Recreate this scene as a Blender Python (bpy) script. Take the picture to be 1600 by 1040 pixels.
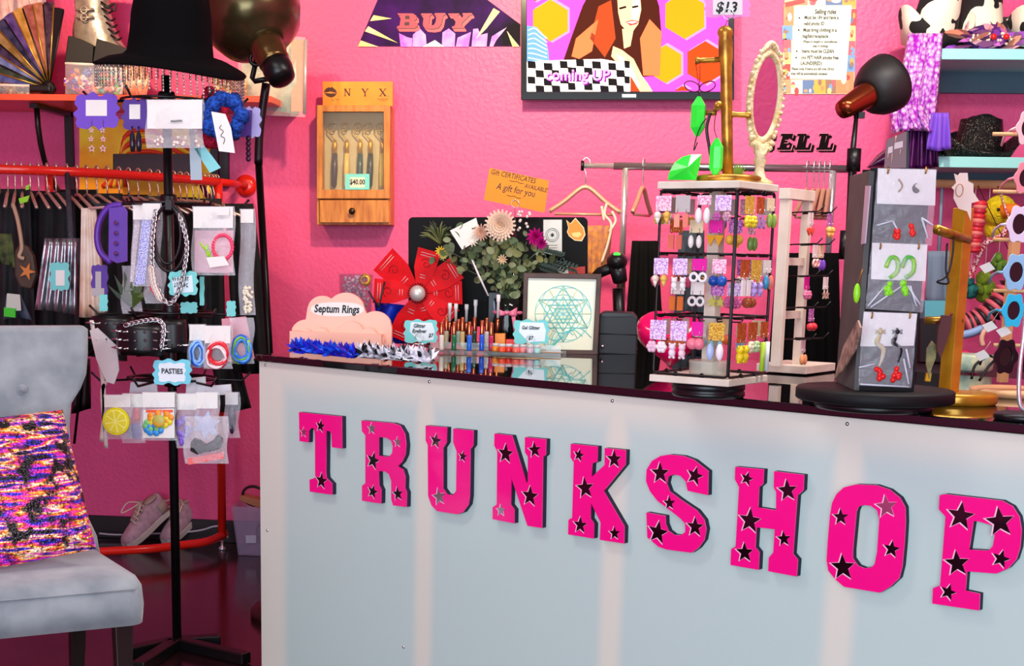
import bpy, bmesh, math, random
from mathutils import Vector, Matrix, geometry
random.seed(7)
V = Vector
PI = math.pi
for o in list(bpy.data.objects): bpy.data.objects.remove(o, do_unlink=True)
SC = bpy.context.scene
COL = SC.collection

# ------------------------------------------------------------------ camera
F, CX, CY, CAMH = 2250.0, 730.0, 830.0, 1.4
YAW, PITCH, ROLL = math.radians(6.0), math.atan((CY - 399.0) / F), 0.0195
_r0 = V((math.cos(YAW), math.sin(YAW), 0))
CF = V((-math.sin(YAW) * math.cos(PITCH), math.cos(YAW) * math.cos(PITCH), -math.sin(PITCH)))
_u0 = _r0.cross(CF)
CR = math.cos(ROLL) * _r0 + math.sin(ROLL) * _u0
CU = math.cos(ROLL) * _u0 - math.sin(ROLL) * _r0
CAM = V((0, 0, CAMH))
cd = bpy.data.cameras.new('camera')
cd.sensor_fit = 'HORIZONTAL'; cd.sensor_width = 36.0; cd.lens = F * 36.0 / 1600.0
cd.shift_x = (800.0 - CX) / 1600.0; cd.shift_y = (CY - 520.0) / 1600.0
cd.clip_start = 0.05; cd.clip_end = 60
cam = bpy.data.objects.new('camera', cd); COL.objects.link(cam)
cam.matrix_world = Matrix(((CR.x, CU.x, -CF.x, CAM.x), (CR.y, CU.y, -CF.y, CAM.y), (CR.z, CU.z, -CF.z, CAM.z), (0, 0, 0, 1)))
SC.camera = cam

# ------------------------------------------------------------------ light and exposure
vs = SC.view_settings
vs.view_transform = 'Standard'; vs.look = 'None'; vs.gamma = 1.0; vs.use_curve_mapping = False
vs.exposure = -0.12
world = bpy.data.worlds.new('room_ambient'); SC.world = world; world.use_nodes = True
world.node_tree.nodes['Background'].inputs[0].default_value = (0.9, 0.92, 1.0, 1)
world.node_tree.nodes['Background'].inputs[1].default_value = 0.12

def area(name, loc, target, size, power, col, sy=None, spread=None):
    l = bpy.data.lights.new(name, 'AREA'); l.energy = power; l.color = col
    l.shape = 'RECTANGLE'; l.size = size; l.size_y = sy or size
    if spread: l.spread = spread
    o = bpy.data.objects.new(name, l); COL.objects.link(o); o.location = loc
    o.rotation_euler = (V(target) - V(loc)).to_track_quat('-Z', 'Y').to_euler()
    return o
# daylight through the shop front behind the camera, two strip lights and two warm track spots on the ceiling
area('shopfront_daylight', (-0.8, -2.2, 1.6), (-0.4, 6.0, 1.1), 4.6, 330, (0.74, 0.87, 1.0), 2.3)
area('ceiling_strip_light', (-1.6, 3.2, 3.12), (-1.5, 3.6, 0), 1.5, 26, (1.0, 0.95, 0.9), 0.4)
area('ceiling_strip_light', (0.9, 3.6, 3.12), (0.9, 4.0, 0), 1.5, 70, (1.0, 0.94, 0.88), 0.4)
def spot(name, loc, target, power, col, ang, blend=0.8, rad=0.06):
    l = bpy.data.lights.new(name, 'SPOT'); l.energy = power; l.color = col; l.spot_size = math.radians(ang); l.spot_blend = blend
    l.shadow_soft_size = rad
    o = bpy.data.objects.new(name, l); COL.objects.link(o); o.location = loc
    o.rotation_euler = (V(target) - V(loc)).to_track_quat('-Z', 'Y').to_euler()
spot('track_spot', (-0.5, 4.6, 3.05), (-0.45, 6.75, 2.05), 400, (1.0, 0.80, 0.46), 80, 1.0)
spot('track_spot', (1.0, 4.9, 3.05), (1.15, 6.75, 2.25), 150, (1.0, 0.9, 0.75), 70, 1.0)
spot('track_spot', (-2.3, 4.6, 3.05), (-2.1, 6.7, 2.35), 200, (1.0, 0.66, 0.36), 62, 1.0)

# ------------------------------------------------------------------ pixel helpers (1600 x 1040)
def ray(px, py): return CF * F + CR * (px - CX) - CU * (py - CY)
def atY(px, py, Y): d = ray(px, py); return CAM + d * (Y / d.y)
def atZ(px, py, z): d = ray(px, py); return CAM + d * ((z - CAMH) / d.z)
def atP(px, py, p0, n): d = ray(px, py); return CAM + d * ((p0 - CAM).dot(n) / d.dot(n))
def proj(p):
    d = V(p) - CAM; k = d.dot(CF); return (CX + F * d.dot(CR) / k, CY - F * d.dot(CU) / k)
def mpp(Y): return Y / F          # metres per pixel at depth Y (near enough)

# ------------------------------------------------------------------ materials
def lin(c):
    return tuple((x / 255 / 12.92 if x / 255 <= 0.04045 else ((x / 255 + 0.055) / 1.055) ** 2.4) for x in c[:3])
_M = {}
def mat(name, col=(200, 200, 200), rough=0.5, metal=0.0, col2=None, nscale=20.0, bump=0.0, bscale=60.0, emit=0.0, alpha=1.0,
        trans=0.0, coat=0.0, sheen=0.0, spec=0.5, aniso=0.0, ncut=(0.35, 0.65), detail=4.0, ior=1.45):
    if name in _M: return _M[name]
    m = bpy.data.materials.new(name); m.use_nodes = True; nt = m.node_tree
    b = nt.nodes['Principled BSDF']; c = lin(col) + (1,)
    b.inputs['Base Color'].default_value = c; b.inputs['Roughness'].default_value = rough; b.inputs['Metallic'].default_value = metal
    b.inputs['Specular IOR Level'].default_value = spec; b.inputs['Alpha'].default_value = alpha
    b.inputs['Transmission Weight'].default_value = trans; b.inputs['Coat Weight'].default_value = coat; b.inputs['Coat Roughness'].default_value = 0.06
    b.inputs['Sheen Weight'].default_value = sheen; b.inputs['IOR'].default_value = ior
    tc = None
    if col2 or bump:
        tc = nt.nodes.new('ShaderNodeTexCoord')
    if col2:
        n = nt.nodes.new('ShaderNodeTexNoise'); n.inputs['Scale'].default_value = nscale; n.inputs['Detail'].default_value = detail
        nt.links.new(tc.outputs['Object'], n.inputs['Vector'])
        r = nt.nodes.new('ShaderNodeValToRGB'); r.color_ramp.elements[0].position = ncut[0]; r.color_ramp.elements[1].position = ncut[1]
        r.color_ramp.elements[0].color = c; r.color_ramp.elements[1].color = lin(col2) + (1,)
        nt.links.new(n.outputs['Fac'], r.inputs['Fac']); nt.links.new(r.outputs['Color'], b.inputs['Base Color'])
    if bump:
        n = nt.nodes.new('ShaderNodeTexNoise'); n.inputs['Scale'].default_value = bscale; n.inputs['Detail'].default_value = 3
        nt.links.new(tc.outputs['Object'], n.inputs['Vector'])
        bp = nt.nodes.new('ShaderNodeBump'); bp.inputs['Strength'].default_value = bump; bp.inputs['Distance'].default_value = 0.01
        nt.links.new(n.outputs['Fac'], bp.inputs['Height']); nt.links.new(bp.outputs['Normal'], b.inputs['Normal'])
    if emit:
        b.inputs['Emission Color'].default_value = c; b.inputs['Emission Strength'].default_value = emit
    _M[name] = m
    return m
def clr(r, g, b, rough=0.5, **k):
    return mat('c_%d_%d_%d_%d_' % (r, g, b, int(rough * 100)) + '_'.join('%s%s' % q for q in sorted(k.items())), (r, g, b), rough, **k)

# ------------------------------------------------------------------ mesh builder
class MB:
    def __init__(s): s.v = []; s.f = []; s.m = []; s.mi = 0; s.sm = []; s.smooth = False
    def add(s, vs, fs, smooth=None):
        b = len(s.v); s.v += [V(p) for p in vs]
        sm = s.smooth if smooth is None else smooth
        for f in fs: s.f.append(tuple(b + i for i in f)); s.m.append(s.mi); s.sm.append(sm)
        return s
    def mat(s, i): s.mi = i; return s
    def box(s, c, sz, M=None, taper=1.0):
        x, y, z = sz[0] / 2, sz[1] / 2, sz[2] / 2; c = V(c)
        P = [V((a * x * (taper if d > 0 else 1), b * y * (taper if d > 0 else 1), d * z)) for d in (-1, 1) for a, b in ((-1, -1), (1, -1), (1, 1), (-1, 1))]
        if M is not None: P = [M @ p for p in P]
        return s.add([c + p for p in P], [(3, 2, 1, 0), (4, 5, 6, 7), (0, 1, 5, 4), (1, 2, 6, 5), (2, 3, 7, 6), (3, 0, 4, 7)], False)
    def rbox(s, c, sz, r, M=None, n=3):
        """box with rounded vertical (local z) edges and soft rims"""
        x, y, z = sz[0] / 2, sz[1] / 2, sz[2] / 2
        ring = []
        for cx, cy, a0 in ((x - r, y - r, 0), (-x + r, y - r, 90), (-x + r, -y + r, 180), (x - r, -y + r, 270)):
            for i in range(n + 1):
                a = math.radians(a0 + 90 * i / n); ring.append((cx + r * math.cos(a), cy + r * math.sin(a)))
        k = min(r, z) * 0.6
        sx, sy = (x - k) / x, (y - k) / y
        L = [(-z, sx, sy), (-z + k * 0.3, (x - k * .3) / x, (y - k * .3) / y), (-z + k, 1, 1), (z - k, 1, 1), (z - k * 0.3, (x - k * .3) / x, (y - k * .3) / y), (z, sx, sy)]
        N = len(ring); P = []
        for zz, ax, ay in L: P += [V((p[0] * ax, p[1] * ay, zz)) for p in ring]
        if M is not None: P = [M @ p for p in P]
        c = V(c)
        fs = [(l * N + i, l * N + (i + 1) % N, (l + 1) * N + (i + 1) % N, (l + 1) * N + i) for l in range(len(L) - 1) for i in range(N)]
        fs += [tuple(range(N - 1, -1, -1)), tuple((len(L) - 1) * N + i for i in range(N))]
        return s.add([c + p for p in P], fs, True)
    def tube(s, pts, r, n=8, closed=False, smooth=True):
        pts = [V(p) for p in pts]; m = len(pts)
        rs = r if isinstance(r, (list, tuple)) else [r] * m
        P = []; up = V((0.123, 0.2, 0.97)); prev = None
        for i, p in enumerate(pts):
            if closed: t = pts[(i + 1) % m] - pts[i - 1]
            else: t = pts[min(i + 1, m - 1)] - pts[max(i - 1, 0)]
            if t.length < 1e-9: t = V((0, 0, 1))
            t.normalize()
            if prev is None:
                a = up.cross(t)
                if a.length < 0.1: a = V((1, 0, 0)).cross(t)
                a.normalize()
            else:
                a = prev - t * prev.dot(t)
                if a.length < 1e-6: a = up.cross(t)
                a.normalize()
            prev = a; b = t.cross(a)
            for k in range(n):
                q = 2 * PI * k / n; P.append(p + (a * math.cos(q) + b * math.sin(q)) * rs[i])
        fs = []
        for i in range(m if closed else m - 1):
            j = (i + 1) % m
            for k in range(n): fs.append((i * n + k, i * n + (k + 1) % n, j * n + (k + 1) % n, j * n + k))
        if not closed: fs += [tuple(range(n - 1, -1, -1)), tuple((m - 1) * n + k for k in range(n))]
        return s.add(P, fs, smooth)
    def lathe(s, prof, n=20, M=None, c=(0, 0, 0), smooth=True, cap=True):
        P = []; c = V(c)
        for r, z in prof:
            for k in range(n): a = 2 * PI * k / n; P.append(V((r * math.cos(a), r * math.sin(a), z)))
        if M is not None: P = [M @ p for p in P]
        fs = [(i * n + k, i * n + (k + 1) % n, (i + 1) * n + (k + 1) % n, (i + 1) * n + k) for i in range(len(prof) - 1) for k in range(n)]
        if cap: fs += [tuple(range(n - 1, -1, -1)), tuple((len(prof) - 1) * n + k for k in range(n))]
        return s.add([c + p for p in P], fs, smooth)
    def ball(s, c, r, nu=12, nv=8, M=None):
        if not isinstance(r, (list, tuple)): r = (r, r, r)
        P = []; c = V(c)
        for j in range(nv + 1):
            t = PI * j / nv
            for i in range(nu):
                a = 2 * PI * i / nu; P.append(V((r[0] * math.sin(t) * math.cos(a), r[1] * math.sin(t) * math.sin(a), -r[2] * math.cos(t))))
        if M is not None: P = [M @ p for p in P]
        fs = [(j * nu + i, j * nu + (i + 1) % nu, (j + 1) * nu + (i + 1) % nu, (j + 1) * nu + i) for j in range(nv) for i in range(nu)]
        return s.add([c + p for p in P], fs, True)
    def torus(s, c, R, r, M=None, n=20, k=6, sx=1.0, sy=1.0):
        M = M or Matrix.Identity(3)
        pts = [V(c) + M @ V((R * sx * math.cos(2 * PI * i / n), R * sy * math.sin(2 * PI * i / n), 0)) for i in range(n)]
        return s.tube(pts, r, k, True)
    def loops(s, loops, n, depth):
        """closed 3D outlines (first outer, rest holes) in one plane, extruded by n*depth; front is the given plane, back at +n*depth"""
        n = V(n).normalized() * depth
        loops = [[V(p) for p in l] for l in loops]
        tri = geometry.tessellate_polygon(loops)
        flat = [p for l in loops for p in l]; N = len(flat)
        fs = []
        for t in tri:
            a, b, c = (flat[i] for i in t)
            if (b - a).cross(c - a).dot(n) > 0: t = (t[0], t[2], t[1])
            fs.append(tuple(t))
            if depth: fs.append((t[0] + N, t[2] + N, t[1] + N))
        if depth:
            o = 0
            for li, l in enumerate(loops):
                m = len(l)
                nrm = V((0, 0, 0))
                for i in range(m): nrm += l[i].cross(l[(i + 1) % m])
                fl = (nrm.dot(n) > 0) != (li > 0)
                for i in range(m):
                    j = (i + 1) % m; q = (o + i, o + j, o + j + N, o + i + N)
                    fs.append(q if fl else q[::-1])
                o += m
            return s.add(flat + [p + n for p in flat], fs, False)
        return s.add(flat, fs, False)
    def poly(s, pts, Mf=None):
        return s.add(pts, [tuple(range(len(pts)))], False)
    def grid(s, fn, nu, nv, smooth=True, thick=0.0):
        P = [V(fn(i / nu, j / nv)) for j in range(nv + 1) for i in range(nu + 1)]
        W = nu + 1
        fs = [(j * W + i, j * W + i + 1, (j + 1) * W + i + 1, (j + 1) * W + i) for j in range(nv) for i in range(nu)]
        return s.add(P, fs, smooth)
    def text(s, txt, size, O, ux, uy, align='CENTER', depth=0.0, lift=0.0005, shear=0.0, sx=1.0, bold=0.0):
        c = bpy.data.curves.new('t', 'FONT'); c.body = txt; c.size = size; c.align_x = align; c.align_y = 'CENTER'; c.resolution_u = 2
        c.shear = shear; c.offset = bold
        o = bpy.data.objects.new('t', c); COL.objects.link(o)
        dg = bpy.context.evaluated_depsgraph_get(); me = bpy.data.meshes.new_from_object(o.evaluated_get(dg))
        ux = V(ux).normalized(); uy = V(uy).normalized(); un = ux.cross(uy)
        vs_ = [V(O) + ux * v.co.x * sx + uy * v.co.y + un * lift for v in me.vertices]
        fs = [tuple(p.vertices) for p in me.polygons]
        s.add(vs_, fs, False)
        bpy.data.objects.remove(o); bpy.data.curves.remove(c); bpy.data.meshes.remove(me)
        return s
    def build(s, name, mats, parent=None, base=None, bevel=0.0, subsurf=0, solid=0.0, kind=None, label=None):
        if not isinstance(mats, (list, tuple)): mats = [mats]
        if parent is not None: off = WL.get(parent.name, V((0, 0, 0)))
        elif base is not None: off = V(base)
        else:
            xs = [p.x for p in s.v]; ys = [p.y for p in s.v]; zs = [p.z for p in s.v]
            off = V(((min(xs) + max(xs)) / 2, (min(ys) + max(ys)) / 2, min(zs)))
        me = bpy.data.meshes.new(name); me.from_pydata([p - off for p in s.v], [], s.f)
        for m in mats: me.materials.append(m)
        me.polygons.foreach_set('material_index', [min(i, len(mats) - 1) for i in s.m]); me.polygons.foreach_set('use_smooth', s.sm)
        me.update()
        o = bpy.data.objects.new(name, me); COL.objects.link(o)
        if parent is not None: o.parent = parent
        else: o.location = off
        WL[o.name] = off
        if bevel:
            b = o.modifiers.new('bevel', 'BEVEL'); b.width = bevel; b.segments = 2; b.limit_method = 'ANGLE'
        if solid:
            b = o.modifiers.new('solid', 'SOLIDIFY'); b.thickness = solid; b.offset = 0
        if subsurf:
            b = o.modifiers.new('sub', 'SUBSURF'); b.levels = subsurf; b.render_levels = subsurf
        if kind: o['kind'] = kind
        if label: o['label'] = label
        return o
WL = {}
def thing(name, label, cat, loc=(0, 0, 0), group=None):
    o = bpy.data.objects.new(name, None); COL.objects.link(o); o.location = V(loc); o.empty_display_size = 0.05
    WL[o.name] = V(loc); o['label'] = label; o['category'] = cat
    if group: o['group'] = group
    return o
def tag(o, label, cat, group=None):
    o['label'] = label; o['category'] = cat
    if group: o['group'] = group
    return o
def struct(o): o['kind'] = 'structure'; return o
def dup(root, loc=None, rz=None, label=None, group=None, scale=None):
    r = root.copy(); COL.objects.link(r)
    if loc is not None: r.location = V(loc)
    if rz is not None: r.rotation_euler = (0, 0, rz)
    if scale is not None: r.scale = (scale,) * 3
    if label: r['label'] = label
    if group: r['group'] = group
    for ch in list(root.children):
        c = ch.copy(); COL.objects.link(c); c.parent = r
        for g in ch.children:
            d = g.copy(); COL.objects.link(d); d.parent = c
    return r
def rotM(axis, deg): return Matrix.Rotation(math.radians(deg), 3, axis)
def star2(n, R, r, a0=90): return [((R if i % 2 == 0 else r) * math.cos(math.radians(a0 + 180 * i / n)), (R if i % 2 == 0 else r) * math.sin(math.radians(a0 + 180 * i / n))) for i in range(2 * n)]
def circ2(R, n=24, sx=1, sy=1, a0=0): return [(R * sx * math.cos(2 * PI * i / n + a0), R * sy * math.sin(2 * PI * i / n + a0)) for i in range(n)]
def tr(pts, org, sc, Y): return [atY(org[0] + x / sc, org[1] + y / sc, Y) for x, y in pts]   # zoom-crop pixels -> plane Y
def pxY(pts, Y): return [atY(x, y, Y) for x, y in pts]
def frame2(O, ux, uy, pts): return [V(O) + V(ux) * a + V(uy) * b for a, b in pts]
XX, YY, ZZ = V((1, 0, 0)), V((0, 1, 0)), V((0, 0, 1))
def spline(pts, n=6):
    """Catmull-Rom through 3D points"""
    pts = [V(p) for p in pts]; out = []
    for i in range(len(pts) - 1):
        p0 = pts[max(i - 1, 0)]; p1 = pts[i]; p2 = pts[i + 1]; p3 = pts[min(i + 2, len(pts) - 1)]
        for k in range(n):
            t = k / n
            out.append(0.5 * ((2 * p1) + (p2 - p0) * t + (2 * p0 - 5 * p1 + 4 * p2 - p3) * t * t + (3 * p1 - p0 - 3 * p2 + p3) * t ** 3))
    out.append(pts[-1]); return out
# common materials
BLACK = mat('black_satin', (14, 14, 15), 0.35)
BLACKM = mat('black_matte', (10, 10, 11), 0.7)
INK = mat('ink', (20, 18, 20), 0.6)
WHITE = mat('white_card', (238, 236, 230), 0.6)
CHROME = mat('chrome', (225, 225, 230), 0.22, 0.75)
GOLD = mat('aged_gold', (206, 152, 50), 0.3, 0.5, col2=(140, 96, 28), nscale=25)
SILVER = mat('silver', (205, 205, 205), 0.2, 1.0)
TURQ = mat('turquoise_card', (120, 212, 208), 0.6)
PURPLEC = mat('purple_card', (112, 72, 196), 0.6)
CLEAR = mat('clear_plastic', (235, 240, 245), 0.08, alpha=0.16, spec=0.9)
CLEARB = mat('clear_bag', (245, 247, 252), 0.10, alpha=0.24, spec=1.0, bump=0.6, bscale=70)
COPPER = mat('copper', (205, 130, 85), 0.25, 1.0)
# ------------------------------------------------------------------ the room
YW = 6.75
wallm = mat('hot_pink_wall', (226, 82, 138), 0.42, bump=0.25, bscale=55, spec=0.4)
X0, X1, YB, ZC = -3.5, 2.6, -2.4, 3.2
def wall(name, c, sz, m): return struct(MB().box(c, sz).build(name, m))
wall('wall_back', ((X0 + X1) / 2, YW + 0.06, ZC / 2), (X1 - X0 + 0.24, 0.12, ZC), wallm)
wall('wall_left', (X0 - 0.06, (YW + YB) / 2, ZC / 2), (0.12, YW - YB, ZC), wallm)
wall('wall_right', (X1 + 0.06, (YW + YB) / 2, ZC / 2), (0.12, YW - YB, ZC), wallm)
fl = mat('stained_concrete_floor', (52, 26, 30), 0.16, col2=(30, 15, 18), nscale=3, bump=0.06, bscale=9)
wall('floor', ((X0 + X1) / 2, (YW + YB) / 2, -0.05), (X1 - X0 + 0.24, YW - YB + 0.24, 0.1), fl)
wall('ceiling', ((X0 + X1) / 2, (YW + YB) / 2, ZC + 0.05), (X1 - X0 + 0.24, YW - YB + 0.24, 0.1), mat('ceiling_paint', (205, 195, 195), 0.8))
gm = mat('shopfront_grey', (70, 66, 70), 0.6)
b = MB(); yf = YB - 0.06
b.box(((X0 + X1) / 2, yf, 0.2), (X1 - X0, 0.12, 0.4)); b.box(((X0 + X1) / 2, yf, 2.98), (X1 - X0, 0.12, 0.44))
b.box((X0 + 0.2, yf, 1.58), (0.4, 0.12, 2.36)); b.box((X1 - 0.35, yf, 1.58), (0.7, 0.12, 2.36))
struct(b.build('wall_front', gm))
w = MB(); wx0, wx1 = X0 + 0.4, X1 - 0.7
for i in range(4): w.box((wx0 + (wx1 - wx0) * i / 3, yf, 1.58), (0.06, 0.08, 2.36))
w.box(((wx0 + wx1) / 2, yf, 0.43), (wx1 - wx0, 0.08, 0.06)); w.box(((wx0 + wx1) / 2, yf, 2.73), (wx1 - wx0, 0.08, 0.06))
win = struct(w.build('window_1', BLACK))
for i in range(3):
    xa = wx0 + (wx1 - wx0) * (i + 0.5) / 3
    MB().box((xa, yf, 1.58), ((wx1 - wx0) / 3 - 0.06, 0.01, 2.24)).build('pane', CLEAR, win)
MB().box(((X0 + X1) / 2, YW - 0.008, 0.055), (X1 - X0, 0.016, 0.11)).build('baseboard_back', mat('baseboard_dark', (22, 18, 22), 0.4), bevel=0.003)
struct(bpy.data.objects['baseboard_back'])
# white cable along the baseboard
cb = MB(); pts = spline([atY(155, 833, YW - 0.05), atY(195, 835, YW - 0.05), atY(300, 830, YW - 0.05), atY(335, 822, YW - 0.05), atY(350, 825, YW - 0.06), atY(356, 840, YW - 0.08)], 6)
tag(cb.tube(pts, 0.005, 6).build('power_cable', clr(190, 190, 200)), 'thin white cable running along the dark baseboard behind the sneakers', 'cable')

# ------------------------------------------------------------------ counter
HC = 1.07
CA = atZ(405, 553, HC); CB0 = atZ(1600, 661.5, HC)
CD = (CB0 - CA).normalized(); CN = V((-CD.y, CD.x, 0))          # along the front, into the counter
CLEN = 3.1; CDEP = 1.22
def cw(u, w, z): return CA + CD * u + CN * w + V((0, 0, z - HC))
CM = Matrix((CD, CN, ZZ)).transposed()                       # local (u,w,z) -> world rotation
counter = thing('shop_counter', 'long white fronted sales counter with glossy black top and pink letters', 'counter', cw(0, 0, 0))
pm = bpy.data.materials.new('frosted_acrylic'); pm.use_nodes = True
nt = pm.node_tree; bs = nt.nodes['Principled BSDF']; bs.inputs['Roughness'].default_value = 0.22; bs.inputs['Coat Weight'].default_value = 0.4; bs.inputs['Coat Roughness'].default_value = 0.12
tc = nt.nodes.new('ShaderNodeTexCoord'); sp = nt.nodes.new('ShaderNodeSeparateXYZ'); nt.links.new(tc.outputs['Generated'], sp.inputs[0])
# pale studs and rails of the frame behind show through the acrylic
def band(sock, c, hw, soft):
    a = nt.nodes.new('ShaderNodeMath'); a.operation = 'SUBTRACT'; nt.links.new(sock, a.inputs[0]); a.inputs[1].default_value = c
    d = nt.nodes.new('ShaderNodeMath'); d.operation = 'ABSOLUTE'; nt.links.new(a.outputs[0], d.inputs[0])
    m = nt.nodes.new('ShaderNodeMapRange'); m.interpolation_type = 'SMOOTHSTEP'; nt.links.new(d.outputs[0], m.inputs['Value'])
    m.inputs['From Min'].default_value = hw; m.inputs['From Max'].default_value = hw + soft; m.inputs['To Min'].default_value = 1; m.inputs['To Max'].default_value = 0
    return m.outputs[0]
def upx(px, py): return (atP(px, py, CA, CN) - CA).dot(CD) / CLEN
acc = None
stu = [upx(663, 800), upx(960, 800), upx(1318, 850)]
for c, hw, so in [(0.0, 0.03, 0.02), (stu[0], 0.004, 0.014), (stu[1], 0.004, 0.014), (stu[2], 0.005, 0.014)]:
    o_ = band(sp.outputs['X'], c, hw, so)
    if acc is None: acc = o_
    else:
        mx = nt.nodes.new('ShaderNodeMath'); mx.operation = 'MAXIMUM'; nt.links.new(acc, mx.inputs[0]); nt.links.new(o_, mx.inputs[1]); acc = mx.outputs[0]
o_ = band(sp.outputs['Z'], 1.0, 0.02, 0.10)
mx = nt.nodes.new('ShaderNodeMath'); mx.operation = 'MAXIMUM'; nt.links.new(acc, mx.inputs[0]); nt.links.new(o_, mx.inputs[1]); acc = mx.outputs[0]
mixc = nt.nodes.new('ShaderNodeMix'); mixc.data_type = 'RGBA'; mixc.inputs['A'].default_value = lin((196, 220, 212)) + (1,); mixc.inputs['B'].default_value = lin((226, 228, 212)) + (1,)
nt.links.new(acc, mixc.inputs['Factor']); nt.links.new(mixc.outputs['Result'], bs.inputs['Base Color'])
# front panel built in local axes so that the stud pattern follows it
me = MB().box((CLEN / 2, 0.006, (HC - 0.022) / 2), (CLEN, 0.012, HC - 0.022))
fp = me.build('front_panel', pm, base=(0, 0, 0)); fp.parent = counter; fp.matrix_local = CM.to_4x4()
WL[fp.name] = V((0, 0, 0))
for px, py in [(415, 570), (671, 596), (957, 626), (1324, 662), (418, 828), (631, 1010)]:
    p = atP(px, py, CA, CN); u = (p - CA).dot(CD)
    s_ = MB(); s_.lathe([(0.0, 0.004), (0.004, 0.003), (0.005, 0.0)], 10, rotM('X', 90), (u, 0, p.z), cap=False)
    o = s_.build('screw', SILVER, base=(0, 0, 0)); o.parent = fp
cx = MB(); cx.box(cw(CLEN / 2, CDEP / 2 + 0.01, (HC - 0.03) / 2), (CLEN - 0.03, CDEP - 0.06, HC - 0.03), CM)
cx.build('body', mat('counter_body', (30, 26, 30), 0.6), counter)
topm = mat('black_gloss_top', (10, 8, 10), 0.03, spec=0.8)
MB().box(cw(CLEN / 2, CDEP / 2 - 0.005, HC - 0.011), (CLEN + 0.01, CDEP + 0.02, 0.022), CM).build('countertop', topm, counter, bevel=0.003)

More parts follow.
